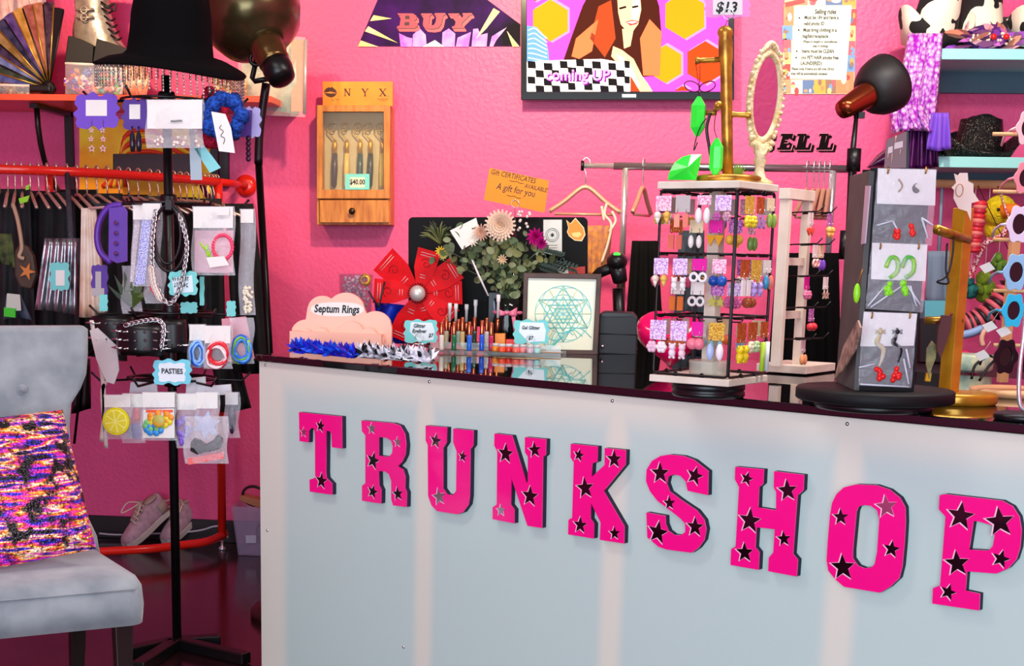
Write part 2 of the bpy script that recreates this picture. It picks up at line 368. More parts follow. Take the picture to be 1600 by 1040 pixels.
# ------------------------------------------------------------------ letters on the counter front
PINK = mat('hot_pink_acrylic', (255, 14, 138), 0.12, coat=0.6, emit=0.0)
FELT = mat('letter_side', (44, 36, 62), 0.75)
MIRR = mat('mirror_dark_reflection', (70, 68, 72), 0.04, 1.0)  # mirror tinted dark to stand in for the dim room it reflects
MIRS = mat('mirror_pale_reflection', (205, 205, 210), 0.1, 1.0)  # same mirror tinted pale for stars that reflect light grey
EDGE = mat('star_edge_highlight', (255, 205, 225), 0.4)  # pale outline paints the bevel highlight around each mirror star
LT = 0.0195
L_ = {
 'T': ((440, 620), 5.2, [[(140,122),(487,158),(489,418),(408,408),(404,300),(390,278),(362,272),(358,612),(362,655),(408,705),(408,793),(228,768),(226,672),(272,655),(270,300),(262,255),(240,250),(220,275),(218,368),(145,358)]],
       [(318,235,52,0),(182,285,42,1),(325,680,68,0)]),
 'R': ((440, 620), 5.2, [[(648,190),(905,212),(960,232),(1000,300),(1010,390),(1003,470),(975,530),(945,562),(985,590),(1003,650),(1000,740),(1015,775),(1013,893),(905,880),(890,830),(890,680),(870,625),(840,605),(787,600),(790,715),(808,755),(806,865),(652,842),(653,720),(680,700),(680,310),(652,278)],
       [(788,325),(850,330),(890,355),(903,400),(897,455),(870,488),(788,475)]], [(735,255,48,1),(945,365,44,1),(745,515,72,0),(742,768,58,0),(945,785,58,0)]),
 'U': ((650, 640), 5.2, [[(78,128),(250,142),(247,265),(218,310),(218,640),(250,685),(295,695),(325,660),(330,340),(302,265),(302,152),(465,168),(462,290),(440,320),(435,700),(425,770),(380,832),(335,848),(170,822),(125,775),(98,700),(95,285),(78,250)]],
       [(162,250,62,0),(382,378,46,0),(190,705,72,1)]),
 'N': ((650, 640), 5.2, [[(637,192),(778,208),(895,590),(908,590),(908,380),(884,345),(884,222),(1056,238),(1053,365),(1030,385),(1022,960),(905,942),(775,555),(768,770),(798,810),(797,922),(622,888),(622,792),(655,768),(660,340),(635,290)]],
       [(730,355,82,0),(965,325,66,0),(928,700,86,0),(692,815,50,1)]),
 'K': ((860, 670), 4.726, [[(150,108),(348,128),(345,240),(308,255),(303,355),(400,265),(400,140),(556,155),(553,262),(392,458),(545,720),(542,845),(365,818),(370,690),(300,545),(295,660),(322,700),(318,808),(130,778),(133,670),(160,655),(172,245),(148,210)]],
       [(212,192,48,0),(472,222,68,0),(258,435,80,0),(222,708,64,0),(475,768,50,0)]),
 'S': ((860, 670), 4.726, [[(880,188),(980,198),(1060,228),(1165,310),(1162,488),(1012,455),(1000,390),(960,345),(910,335),(870,350),(858,400),(880,460),(960,520),(1080,600),(1135,670),(1150,740),(1135,820),(1090,880),(1040,913),(860,890),(800,870),(715,800),(708,615),(848,640),(850,700),(870,750),(910,780),(960,785),(995,760),(995,700),(960,660),(890,605),(790,530),(735,460),(705,385),(710,300),(750,235),(810,200)]],
       [(812,325,80,0),(1068,345,70,0),(880,545,52,0),(1070,722,74,0),(795,762,88,0)]),
 'H': ((1120, 700), 4.334, [[(125,125),(318,143),(313,240),(285,265),(280,400),(400,420),(402,295),(385,268),(388,155),(590,180),(585,285),(545,320),(515,715),(548,755),(540,868),(347,832),(352,740),(382,705),(392,548),(268,535),(260,670),(287,705),(282,823),(92,790),(97,682),(127,665),(150,262),(122,210)]],
       [(205,205,48,0),(480,285,74,0),(225,490,85,0),(190,705,68,0),(455,612,52,0)]),
 'O': ((1120, 700), 4.334, [[(940,245),(1080,250),(1170,280),(1240,335),(1275,400),(1278,500),(1270,640),(1255,800),(1235,880),(1170,940),(1105,978),(862,938),(800,885),(755,830),(743,760),(750,640),(765,460),(780,370),(810,310),(860,265)],
       [(985,385),(1040,388),(1085,420),(1100,480),(1085,700),(1068,785),(1045,808),(1000,812),(955,795),(920,745),(920,690),(945,430),(958,398)]],
       [(840,465,56,0),(1150,395,76,1),(1185,682,58,0),(855,805,88,0)]),
 'P': ((1400, 740), 4.335, [[(295,145),(330,137),(720,182),(790,220),(835,290),(850,380),(840,500),(815,580),(760,640),(680,675),(480,660),(470,790),(568,812),(563,925),(245,878),(250,775),(298,755),(335,290),(290,240)],
       [(525,318),(570,325),(655,350),(668,420),(655,490),(625,520),(495,512)]], [(440,285,92,0),(705,325,95,0),(415,605,84,0),(355,800,55,0),(712,575,60,0)]),
}
PF = CA - CN * LT                      # plane of the letter faces
rot_s = random.Random(3)
for ch, (org, sc, lps, stars) in L_.items():
    W = [[atP(org[0] + x / sc, org[1] + y / sc, PF, CN) for x, y in l] for l in lps]
    zmin = min(p.z for p in W[0]); base = sum(W[0], V((0, 0, 0))) / len(W[0]); base.z = zmin
    t = thing('sign_letter', 'hot pink block letter %s with mirror stars on the white counter front' % ch, 'letter', base, 'pink letters on the counter front')
    b = MB(); b.loops([[p + CN * 0.003 for p in l] for l in W], CN, LT - 0.0032); b.build('letter_body', FELT, t)
    b = MB(); b.loops(W, CN, 0.0032); face = b.build('letter_face', PINK, t)
    for sx_, sy_, r, pale_refl in stars:
        c = atP(org[0] + sx_ / sc, org[1] + sy_ / sc, PF, CN); R = r / sc * (c - CAM).length / F * 1.02
        a0 = 90 + rot_s.uniform(-14, 14)
        st = MB()
        st.mat(0).loops([[c + CD * x + ZZ * y - CN * 0.0012 for x, y in star2(5, R, R * 0.42, a0)]], CN, 0.001)
        st.mat(1).loops([[c - CD * 0.0022 + CD * x + ZZ * y - CN * 0.0006 - ZZ * 0.001 for x, y in star2(5, R * 1.1, R * 0.48, a0)]], CN, 0.0006)
        st.build('mirror_star', [MIRS if pale_refl else MIRR, EDGE], t)
# ================================================================== left side of the shop
def card(b, px0, py0, px1, py1, Y, t=0.002, dx=0.0):
    """rectangle given in pixels, upright at depth Y, as a thin slab"""
    return b.loops([pxY([(px0, py0), (px1, py0), (px1 + dx, py1), (px0 + dx, py1)], Y)], YY, t)
def scallop(px0, py0, px1, py1, k=0.12, n=5):
    """pixel outline of a bracket-edged (scalloped) card"""
    w, h = px1 - px0, py1 - py0; o = []
    r = min(w, h) * k
    def edge(a, b, nx, ny):
        L = math.hypot(b[0] - a[0], b[1] - a[1])
        for i in range(1, 12):
            t = i / 12
            d = r * 0.5 * math.sin(t * PI * 4) * math.sin(t * PI) * -1
            o.append((a[0] + (b[0] - a[0]) * t + nx * d, a[1] + (b[1] - a[1]) * t + ny * d))
    cs = [(px0, py0), (px1, py0), (px1, py1), (px0, py1)]; ns = [(0, -1), (1, 0), (0, 1), (-1, 0)]
    for i in range(4):
        a, b_ = cs[i], cs[(i + 1) % 4]; dx, dy = b_[0] - a[0], b_[1] - a[1]; L = math.hypot(dx, dy)
        a2 = (a[0] + dx / L * r, a[1] + dy / L * r); b2 = (b_[0] - dx / L * r, b_[1] - dy / L * r)
        o.append(a2); edge(a2, b2, *ns[i]); o.append(b2)
        c = b_; nx = ns[i]; nn = ns[(i + 1) % 4]
        o.append((b_[0] - (nx[0] + nn[0]) * r * 0.25, b_[1] - (nx[1] + nn[1]) * r * 0.25))
    return o
def pxtext(b, txt, px, py, hpx, Y, lift=0.0008, **k):
    O = atY(px, py, Y); k.setdefault('bold', hpx * mpp(Y) * 0.035); return b.text(txt, hpx * mpp(Y) * 1.35, O - YY * lift, XX, ZZ, lift=0.0, **k)
def drape(xt0, xt1, yt, xb0, xb1, yb, Y, folds=4, amp=0.02, nu=24, nv=10, Yb=None, seed=0):
    R_ = random.Random(seed); ph = [R_.uniform(0, 6) for _ in range(3)]
    b = MB()
    def fn(u, v):
        x = (xt0 + (xt1 - xt0) * u) * (1 - v) + (xb0 + (xb1 - xb0) * u) * v; y = yt + (yb - yt) * v + 4 * math.sin(3 * u + ph[2]) * v
        a = amp * (0.25 + 0.75 * v) * (math.sin(u * folds * 2 * PI + ph[0] + v) + 0.4 * math.sin(u * folds * 3.7 * PI + ph[1]))
        return atY(x, y, (Y if Yb is None else Y + (Yb - Y) * v) + a)
    b.grid(fn, nu, nv); return b
def bag(name, label, cat, px0, py0, px1, py1, Y, header=None, hcol=None, puff=0.012, group='packets on the black spinner stand', tx=None):
    """clear zip bag hanging at depth Y, with an optional white header card"""
    base = atY((px0 + px1) / 2, py1, Y); t = thing(name, label, cat, base, group)
    b = MB()
    def fn(u, v):
        p = atY(px0 + (px1 - px0) * u + 2 * math.sin(v * 7), py0 + (py1 - py0) * v, Y); p.y -= puff * math.sin(PI * u) * math.sin(PI * min(1, v * 1.1)) + 0.002 * math.sin(u * 17 + v * 9); return p
    b.grid(fn, 8, 8)
    def fn2(u, v):
        p = fn(1 - u, v); p.y = 2 * Y + 0.004 - p.y; return p
    b.grid(fn2, 8, 8)
    b.build('bag_film', CLEARB, t)
    if header:
        hb = MB(); card(hb, px0 + 2, py0 + 1, px1 - 2, py0 + header, Y - puff * 0.5, 0.0015); hb.build('header_card', hcol or WHITE, t)
        if tx:
            tb = MB()
            for i, s_ in enumerate(tx): pxtext(tb, s_, (px0 + px1) / 2, py0 + header * (i + 0.6) / (len(tx) + 0.2), header * 0.5 / len(tx), Y - puff * 0.5)
            tb.build('printing', INK, t)
    return t

# ---------------------------------------------------------------- chair
VEL = mat('grey_velvet', (154, 163, 166), 0.75, col2=(122, 132, 138), nscale=9, sheen=0.6, bump=0.15, bscale=14)
WOODD = mat('dark_leg_wood', (34, 24, 22), 0.35)
P1 = atZ(230, 972, 0.35); P2 = atZ(0, 995, 0.35)
cu = (P1 - P2).normalized(); cv = V((-cu.y, cu.x, 0)); CW = 0.58; CDp = 0.50
cm = Matrix((cu, cv, ZZ)).transposed(); co = P1 - cu * CW / 2; co.z = 0
def ch(u, v, z): return co + cu * u + cv * v + ZZ * z
chair = thing('accent_chair', 'grey velvet high back chair with dark legs and buttoned back', 'chair', ch(0, 0.25, 0))
b = MB()
def seatring(z, g, r=0.05):
    o = []; x, y = CW / 2 - g, CDp / 2 - g
    for cx_, cy_, a0 in ((x - r, y - r, 0), (-x + r, y - r, 90), (-x + r, -y + r, 180), (x - r, -y + r, 270)):
        for i in range(5):
            a = math.radians(a0 + 90 * i / 4); px_ = cx_ + r * math.cos(a); py_ = cy_ + r * math.sin(a)
            k = 1 - 0.10 * (py_ + CDp / 2) / CDp
            o.append(ch(px_ * k, py_ + CDp / 2, z))
    return o
rings = [(0.345, 0.03), (0.345, 0.0), (0.40, -0.004), (0.455, 0.0), (0.478, 0.012), (0.492, 0.04), (0.500, 0.12), (0.503, 0.2)]
P = []; N = 20
for z, g in rings: P += seatring(z, g, 0.05 if g < 0.1 else 0.02)
fs = [(l * N + i, l * N + (i + 1) % N, (l + 1) * N + (i + 1) % N, (l + 1) * N + i) for l in range(len(rings) - 1) for i in range(N)]
fs += [tuple(range(N - 1, -1, -1)), tuple((len(rings) - 1) * N + i for i in range(N))]
b.add(P, fs, True); b.build('seat', VEL, chair)
b = MB(); b.tube([ch(-CW / 2 + .03, -0.002, 0.452), ch(CW / 2 - 0.03, -0.002, 0.452)], 0.003, 6); b.build('seat_piping', VEL, chair)
# back: outline in the plane at the rear of the seat
hb = [(0.272, 0.44), (0.262, 0.52), (0.222, 0.62), (0.196, 0.74), (0.196, 0.86), (0.205, 0.93), (0.236, 0.975), (0.256, 1.02), (0.264, 1.08), (0.268, 1.155), (0.255, 1.165)]
ol = hb + [(-a, z) for a, z in reversed(hb)]
b = MB(); tb_ = 0.12
def bp(a, z, off): return ch(a, 0.44 + off + (z - 0.44) * 0.10, z)
nl = len(ol)
lay = [(0.0, 0.9), (-0.0, 0.965), (0.02, 1.0), (0.07, 1.0), (0.09, 0.95)]
P = []
for off, k in lay: P += [bp(a * k, 0.8 + (z - 0.8) * (k * 0.5 + 0.5), off) for a, z in ol]
fs = [(l * nl + i, l * nl + (i + 1) % nl, (l + 1) * nl + (i + 1) % nl, (l + 1) * nl + i) for l in range(len(lay) - 1) for i in range(nl)]
b.add(P, fs, True)
b.loops([[bp(a * 0.9, 0.8 + (z - 0.8) * 0.95, 0.0) for a, z in ol]], cv, 0.0); b.loops([[bp(a * 0.95, 0.8 + (z - 0.8) * 0.975, 0.09) for a, z in ol]], cv, 0.0)
back = b.build('backrest', VEL, chair)
for a, z in ((0.06, 0.98), (0.0, 0.86), (-0.06, 0.98), (0.1, 0.86), (-0.1, 0.86)):
    bb = MB(); bb.ball(bp(a, z, -0.002), (0.014, 0.014, 0.014), 10, 6); bb.build('tuft_button', VEL, back)
for u, v, du, dv in ((CW / 2 - 0.06, 0.05, 0.0, 0.0), (-CW / 2 + 0.06, 0.05, 0, 0), (CW / 2 - 0.10, CDp - 0.06, 0.0, 0.06), (-CW / 2 + 0.10, CDp - 0.06, 0, 0.06)):
    lb = MB(); a, c_ = 0.026, 0.018
    top = [ch(u + x * a, v + y * a, 0.35) for x, y in ((-1, -1), (1, -1), (1, 1), (-1, 1))]; bot = [ch(u + du + x * c_, v + dv + y * c_, 0.0) for x, y in ((-1, -1), (1, -1), (1, 1), (-1, 1))]
    lb.add(bot + top, [(3, 2, 1, 0), (4, 5, 6, 7), (0, 1, 5, 4), (1, 2, 6, 5), (2, 3, 7, 6), (3, 0, 4, 7)], False); lb.build('leg', WOODD, chair, bevel=0.003)

# sequin pillow
sq = bpy.data.materials.new('rainbow_sequins'); sq.use_nodes = True; nt = sq.node_tree; bs = nt.nodes['Principled BSDF']
bs.inputs['Metallic'].default_value = 0.35; bs.inputs['Roughness'].default_value = 0.25
tc = nt.nodes.new('ShaderNodeTexCoord'); mp = nt.nodes.new('ShaderNodeMapping'); mp.inputs['Scale'].default_value = (7, 7, 52); nt.links.new(tc.outputs['Object'], mp.inputs[0])
nz = nt.nodes.new('ShaderNodeTexNoise'); nz.inputs['Scale'].default_value = 1.0; nz.inputs['Detail'].default_value = 2.5; nt.links.new(mp.outputs[0], nz.inputs['Vector'])
cr = nt.nodes.new('ShaderNodeValToRGB'); cr.color_ramp.interpolation = 'LINEAR'
cols = [(0.30, (14, 10, 18)), (0.38, (40, 40, 190)), (0.43, (200, 40, 170)), (0.475, (230, 60, 50)), (0.51, (250, 170, 40)), (0.54, (255, 235, 200)), (0.575, (225, 60, 140)), (0.62, (50, 50, 180)), (0.67, (16, 10, 18))]
el = cr.color_ramp.elements
while len(el) < len(cols): el.new(0.5)
for e, (p, c) in zip(el, cols): e.position = p; e.color = lin(c) + (1,)
nt.links.new(nz.outputs['Fac'], cr.inputs['Fac'])
vo = nt.nodes.new('ShaderNodeTexVoronoi'); vo.inputs['Scale'].default_value = 130; nt.links.new(tc.outputs['Object'], vo.inputs['Vector'])
hv = nt.nodes.new('ShaderNodeHueSaturation'); nt.links.new(cr.outputs[0], hv.inputs['Color'])
sep = nt.nodes.new('ShaderNodeSeparateColor'); nt.links.new(vo.outputs['Color'], sep.inputs[0])
mr = nt.nodes.new('ShaderNodeMapRange'); nt.links.new(sep.outputs[0], mr.inputs['Value']); mr.inputs['To Min'].default_value = 0.15; mr.inputs['To Max'].default_value = 1.9; nt.links.new(mr.outputs[0], hv.inputs['Value'])
n2 = nt.nodes.new('ShaderNodeTexNoise'); n2.inputs['Scale'].default_value = 16; n2.inputs['Detail'].default_value = 5; nt.links.new(tc.outputs['Object'], n2.inputs['Vector'])
m2 = nt.nodes.new('ShaderNodeMapRange'); m2.inputs['From Min'].default_value = 0.40; m2.inputs['From Max'].default_value = 0.47; nt.links.new(n2.outputs['Fac'], m2.inputs['Value'])
mu = nt.nodes.new('ShaderNodeMix'); mu.data_type = 'RGBA'; mu.inputs['A'].default_value = lin((16, 12, 18)) + (1,); nt.links.new(m2.outputs[0], mu.inputs['Factor']); nt.links.new(hv.outputs[0], mu.inputs['B'])
nt.links.new(mu.outputs['Result'], bs.inputs['Base Color'])
bpn = nt.nodes.new('ShaderNodeBump'); bpn.inputs['Strength'].default_value = 0.9; bpn.inputs['Distance'].default_value = 0.004; nt.links.new(vo.outputs['Distance'], bpn.inputs['Height']); nt.links.new(bpn.outputs[0], bs.inputs['Normal'])
pc = {}
pq = [(-118, 672), (96, 646), (148, 862), (-72, 905)]
# pillow leans on the backrest: bottom edge on the seat, top edge against the back
def ppt(px, py, s): return atP(px, py, ch(0, 0.14 + 0.22 * s, 0.5), cv)
c0 = [ppt(*pq[3], 0), ppt(*pq[2], 0), ppt(*pq[1], 1), ppt(*pq[0], 1)]
b = MB(); nrm = (c0[1] - c0[0]).cross(c0[3] - c0[0]).normalized()
if nrm.dot(CAM - c0[0]) < 0: nrm = -nrm
def pil(sgn):
    def fn(u, v):
        p = c0[0].lerp(c0[1], u).lerp(c0[3].lerp(c0[2], u), v); e = (4 * u * (1 - u)) ** 0.5 * (4 * v * (1 - v)) ** 0.5
        pin = 0.03 * (math.sin(PI * u) * (1 if v > 0.5 else -1) * 0)
        return p + nrm * (sgn * 0.065 * e ** 0.8 + 0.03)
    return fn
b.grid(pil(1), 16, 16); f2 = pil(-0.6); b.grid(lambda u, v: f2(1 - u, v), 16, 16)
tag(b.build('throw_pillow', sq), 'rainbow flip sequin throw pillow leaning on the grey velvet chair', 'pillow')

# ---------------------------------------------------------------- shelf on the wall
SHO = mat('red_orange_shelf', (236, 92, 58), 0.3)
YS = 6.22
s0 = atY(467, 172, YW); zt = atY(200, 148, YS).z; zb = atY(200, 158, YS).z
shelf = thing('wall_shelf', 'orange red wall shelf on black brackets above the clothes rail', 'shelf', (s0.x - 0.95, YW - 0.25, zb))
MB().box((s0.x - 0.97, (YS + YW) / 2 - 0.002, (zt + zb) / 2), (1.94, YW - YS - 0.004, zt - zb)).build('board', SHO, shelf, bevel=0.002)
for pxb in (118, 345):
    xb = atY(pxb - 8, 200, YW).x; k = MB()
    k.box((xb, YW - 0.015, zb - 0.24), (0.035, 0.03, 0.48)); k.box((xb, YW - 0.22, zb - 0.012), (0.035, 0.42, 0.02))
    k.tube([(xb, YW - 0.03 - 0.36 * math.sin(t), zb - 0.40 + 0.38 * (1 - math.cos(t))) for t in [i * PI / 2 / 8 for i in range(9)]], 0.014, 6)
    k.build('bracket', BLACK, shelf)
# fan with holographic ribs
fan = thing('folding_fan', 'large open black and holographic folding fan standing on the orange shelf', 'fan', atY(80, 148, 6.35))
fc = atY(82, 140, 6.35); cols_ = [(70, 90, 150), (40, 60, 40), (110, 140, 190), (50, 40, 70), (150, 130, 60), (40, 45, 80), (80, 60, 130), (200, 160, 60), (160, 90, 70), (180, 120, 80), (60, 40, 60), (12, 12, 14)]
for i in range(12):
    a = math.radians(172 - i * 8.0); a2 = a - math.radians(7.6); R0, R1 = 0.07, 0.36 if i < 11 else 0.34
    k = MB(); y0 = 6.35 - 0.0035 * i
    pts = [V((fc.x + r * math.cos(q), y0, fc.z + r * math.sin(q))) for r, q in ((R0, a), (R1, a), (R1 * 1.005, (a + a2) / 2), (R1, a2), (R0, a2))]
    k.loops([pts], YY, 0.003); k.build('fan_leaf', mat('foil_%d' % i, cols_[i], 0.22, 0.7 if i < 11 else 0.0, col2=tuple(min(255, c + 50) for c in cols_[i]) if i < 11 else None, nscale=30), fan)
    k = MB(); k.tube([V((fc.x + r * math.cos(a2), y0 - 0.003, fc.z + r * math.sin(a2))) for r in (0.0, R1 * 0.98)], 0.004, 6); k.build('rib', BLACK if i % 2 or i == 11 else clr(190, 150, 60, 0.3, metal=0.8), fan)
k = MB(); k.lathe([(0.03, -0.02), (0.035, 0), (0.03, 0.012)], 14, rotM('X', 90), (fc.x, 6.30, fc.z)); k.build('pivot', BLACK, fan)
k = MB(); k.box((fc.x - 0.06, 6.3, fc.z - 0.002), (0.16, 0.05, 0.03)); k.build('handle', BLACK, fan, bevel=0.008)
# wig in clear bag
t = thing('wig_packet', 'pale pink wig packed in a clear bag on the orange shelf', 'packet', atY(15, 148, 6.55))
k = MB()
Rr = random.Random(1)
for i in range(26):
    x0 = Rr.uniform(-45, 66); pts = [atY(x0 + 10 * math.sin(j * 1.3 + i) * j / 4, -60 + j * 42 + Rr.uniform(-6, 6), 6.55 + Rr.uniform(-0.05, 0.05)) for j in range(6)]
    k.tube(spline(pts, 3), 0.02, 5)
k.build('wig_hair', mat('wig_pale', (250, 170, 150), 0.35, col2=(255, 215, 190), nscale=30), t)
k = MB(); k.grid(lambda u, v: atY(-50 + 122 * u, -70 + 215 * v, 6.47) - YY * 0.03 * math.sin(PI * u), 8, 6); k.build('bag_film', CLEARB, t)
# silver boot
t = thing('ankle_boot', 'silver lace up platform boot standing on the orange shelf', 'boot', atY(155, 148, 6.5))
SB = mat('silver_leather', (206, 196, 176), 0.28, 0.5, col2=(150, 140, 120), nscale=14, bump=0.3, bscale=20)
k = MB(); pts = [(118, -30, 184), (116, 0, 172), (118, 22, 174), (113, 45, 181), (112, 62, 189), (112, 85, 205), (112, 110, 218), (112, 135, 222)]
P = []
for x0, y, x1 in pts:
    cpt = atY((x0 + x1) / 2, y, 6.5); r = (x1 - x0) / 2 * mpp(6.5)
    P += [cpt + V((r * math.cos(q), min(0.055, r) * math.sin(q), 0)) for q in [2 * PI * i / 16 for i in range(16)]]
n_ = len(pts); k.add(P, [(l * 16 + i, (l + 1) * 16 + i, (l + 1) * 16 + (i + 1) % 16, l * 16 + (i + 1) % 16) for l in range(n_ - 1) for i in range(16)], True)
k.build('boot_upper', SB, t)
k = MB(); k.box(atY(167, 143, 6.5), (0.33, 0.10, 0.035)); k.build('sole', BLACKM, t, bevel=0.01)
for i, (x, y) in enumerate([(172, 8), (173, 18), (177, 30), (180, 40), (183, 50), (187, 60)]):
    k = MB(); k.tube(spline([atY(x - 14, y - 5, 6.44), atY(x - 4, y + 2, 6.43), atY(x + 3, y - 1, 6.45)], 4), 0.005, 5); k.build('lace', BLACK, t)
k = MB(); k.tube(spline([atY(158, 5, 6.43), atY(168, 12, 6.43), atY(178, 6, 6.43), atY(180, 16, 6.43), atY(170, 12, 6.43)], 5), 0.005, 5); k.build('lace_bow', BLACK, t)
for y in (15, 27):
    k = MB(); k.tube([atY(119, y, 6.44), atY(132, y + 1, 6.43), atY(146, y - 1, 6.43)], 0.006, 5); k.torus(atY(131, y, 6.425), 0.015, 0.003, rotM('X', 90), 10, 5); k.build('buckle_strap', SB, t)
# black clutches
for x0, x1, y0, y1, lab in ((100, 146, 55, 99, 'black flap clutch beside the open fan'), (145, 200, 60, 99, 'black flap clutch under the silver boot')):
    k = MB(); k.loops([pxY([(x0 + 6, y0), (x0 + 26, y0 + 6), (x1, y0 + 16), (x1 - 2, y1), (x0, y1)], 6.38)], YY, 0.05); tag(k.build('clutch_bag', clr(28, 24, 20, 0.55), bevel=0.006), lab + ' on the orange shelf', 'bag')
# packets of colourful trinkets
def trinket_packet(px0, py0, px1, py1, Y, label, pal, n, seed, grp):
    t = thing('trinket_packet', label, 'packet', atY((px0 + px1) / 2, py1, Y), grp); R_ = random.Random(seed)
    for ci, c in enumerate(pal):
        k = MB()
        for i in range(n):
            x, y = R_.uniform(px0 + 4, px1 - 4), R_.uniform(py0 + (py1 - py0) * 0.25, py1 - 3)
            a = R_.uniform(0, 6); L = R_.uniform(4, 9)
            k.tube(spline([atY(x, y, Y + R_.uniform(-.02, .01)), atY(x + L * math.cos(a), y + L * math.sin(a), Y + R_.uniform(-.02, .01)), atY(x + L * math.cos(a + 1.4), y + L * math.sin(a + 1.4), Y)], 3), R_.uniform(0.004, 0.009), 5)
        k.build('trinket', clr(*c, 0.35), t)
    k = MB(); k.grid(lambda u, v: atY(px0 + (px1 - px0) * u, py0 + (py1 - py0) * v, Y - 0.03) - YY * 0.02 * math.sin(PI * u) * math.sin(PI * v), 8, 8); k.build('bag_film', CLEARB, t)
    k = MB(); k.tube([atY(px0, py0, Y - 0.03), atY(px1, py0 + 2, Y - 0.03)], 0.006, 6); k.build('zip_edge', clr(235, 230, 215, 0.3), t)
    return t
trinket_packet(102, 99, 148, 147, 6.32, 'clear packet of purple and orange trinkets beside the fan', [(120, 50, 190), (60, 90, 190), (240, 130, 50), (230, 230, 220), (190, 40, 120)], 9, 2, 'trinket packets on the shelf')
trinket_packet(148, 106, 192, 147, 6.32, 'clear packet of white and green trinkets next to the tinsel', [(235, 225, 215), (230, 120, 60), (40, 190, 190), (60, 190, 70), (240, 160, 150)], 9, 3, 'trinket packets on the shelf')
trinket_packet(-30, 132, 46, 150, 6.3, 'flat packet of gold chains lying under the open fan', [(200, 160, 60), (60, 50, 20), (230, 210, 150)], 9, 4, 'trinket packets on the shelf')
# tinsel bundle
k = MB(); Rr = random.Random(5)
for i in range(60):
    x = Rr.uniform(193, 229); k.tube([atY(x, 104, 6.36 + Rr.uniform(-.03, .03)), atY(x + Rr.uniform(-4, 4), 128, 6.35), atY(x + Rr.uniform(-6, 6), 148, 6.36)], 0.0035, 4)
tag(k.build('tinsel_bundle', mat('peach_tinsel', (238, 165, 120), 0.3, 0.3, col2=(255, 225, 190), nscale=40)), 'bundle of peach metallic tinsel strands behind the black hat', 'tinsel')
# gold bead heap and foil packet
k = MB(); Rr = random.Random(6)
for i in range(130):
    x = Rr.uniform(333, 384); h = 46 * (1 - abs(x - 350) / 60); k.ball(atY(x, 149 - Rr.uniform(0, h), 6.36 + Rr.uniform(-.04, .06)), Rr.uniform(0.007, 0.012), 6, 4)
o = k.build('bead_garland', clr(225, 205, 160, 0.3, metal=0.3)); tag(o, 'heap of champagne coloured bead garland on the shelf behind the crochet scrunchies', 'beads')
t = thing('foil_packet', 'large clear packet with silvery green fabric at the shelf end by the lamp', 'packet', atY(435, 180, 6.5))
k = MB(); k.grid(lambda u, v: atY(378 + 88 * u, 62 + 116 * v - 10 * (1 - u), 6.45) + YY * (0.02 * math.sin(u * 9 + v * 5) - 0.02 * math.sin(PI * v)), 12, 10); k.build('folded_fabric', mat('silver_green_fabric', (200, 205, 180), 0.35, col2=(110, 150, 125), nscale=9, metal=0.2), t)
k = MB(); k.grid(lambda u, v: atY(372 + 105 * u, 58 + 125 * v - 4 * (1 - u), 6.40) - YY * 0.015 * math.sin(PI * u), 8, 8); k.build('bag_film', CLEARB, t)
k = MB(); k.tube([atY(478, 62, 6.4), atY(476, 178, 6.4)], 0.008, 6); k.build('zip_edge', clr(200, 195, 200, 0.2, metal=0.4), t)
k = MB(); k.grid(lambda u, v: atY(455 + 20 * u, 62 + 112 * v, 6.42), 2, 2); k.build('orange_insert', clr(240, 130, 80), t)

# painting behind the rail
pt = thing('canvas_print', 'orange and yellow swirl canvas on the wall behind the clothes rail', 'picture', atY(230, 320, YW - 0.02))
k = MB(); card(k, 124, 186, 328, 330, YW - 0.03, 0.025); k.build('canvas', mat('orange_swirl', (255, 170, 10), 0.45, col2=(255, 220, 40), nscale=3.5, ncut=(0.42, 0.56)), pt)
k = MB()
for i in range(7):
    y0 = 262 - i * 8; k.mat(i % 2).tube(spline([atY(160 + i * 6, 292, YW - 0.034), atY(195, y0, YW - 0.034), atY(245, y0 - 8, YW - 0.034), atY(310, y0 + 26, YW - 0.034)], 6), 0.011, 5)
k.build('painted_swirl', [clr(232, 60, 30), clr(250, 200, 40)], pt)
k = MB(); card(k, 176, 240, 300, 276, YW - 0.17, 0.12); o = tag(k.build('display_box', mat('dark_glossy', (26, 24, 26), 0.12), bevel=0.004), 'low black glossy box in front of the orange canvas', 'box')
k = MB(); k.loops([pxY([(344, 186), (356, 186), (356, 292), (344, 292)], YW - 0.03)], YY, 0.028); tag(k.build('wall_upright', BLACK), 'black wall upright strip beside the orange canvas', 'bracket')

# ---------------------------------------------------------------- red clothes rack
RED = mat('red_tube', (232, 38, 26), 0.22, coat=0.3)
rack = thing('garment_rack', 'curved red tubular clothes rack along the left wall', 'clothes rack', atZ(347, 840, 0))
zr = atY(340, 283, 6.45).z
def atzr(px, py): return atZ(px, py, zr)
e0 = atY(341, 284, 6.42); zr = e0.z
rp = [atZ(-60, 262.5, zr), atZ(0, 264, zr), atZ(70, 266.5, zr), atZ(160, 271, zr), atZ(250, 277, zr), atZ(310, 281.5, zr)]
RL = spline(rp + [e0], 5)
k = MB(); k.tube(RL, 0.019, 10); k.build('top_rail', RED, rack)
k = MB(); wpt = V((e0.x + 0.04, YW, zr)); k.tube([e0, V((e0.x + 0.03, 6.6, zr)), wpt - YY * 0.01], 0.017, 10); k.lathe([(0.05, 0), (0.05, 0.012), (0.025, 0.02)], 18, rotM('X', 90), wpt); k.build('wall_flange', RED, rack)
ub = atZ(347, 836, 0.07)
k = MB(); k.tube([V((e0.x, e0.y, zr)), V((e0.x, e0.y, zr - 0.1)), V((ub.x, ub.y, 0.07))], 0.020, 10); k.build('upright', RED, rack)
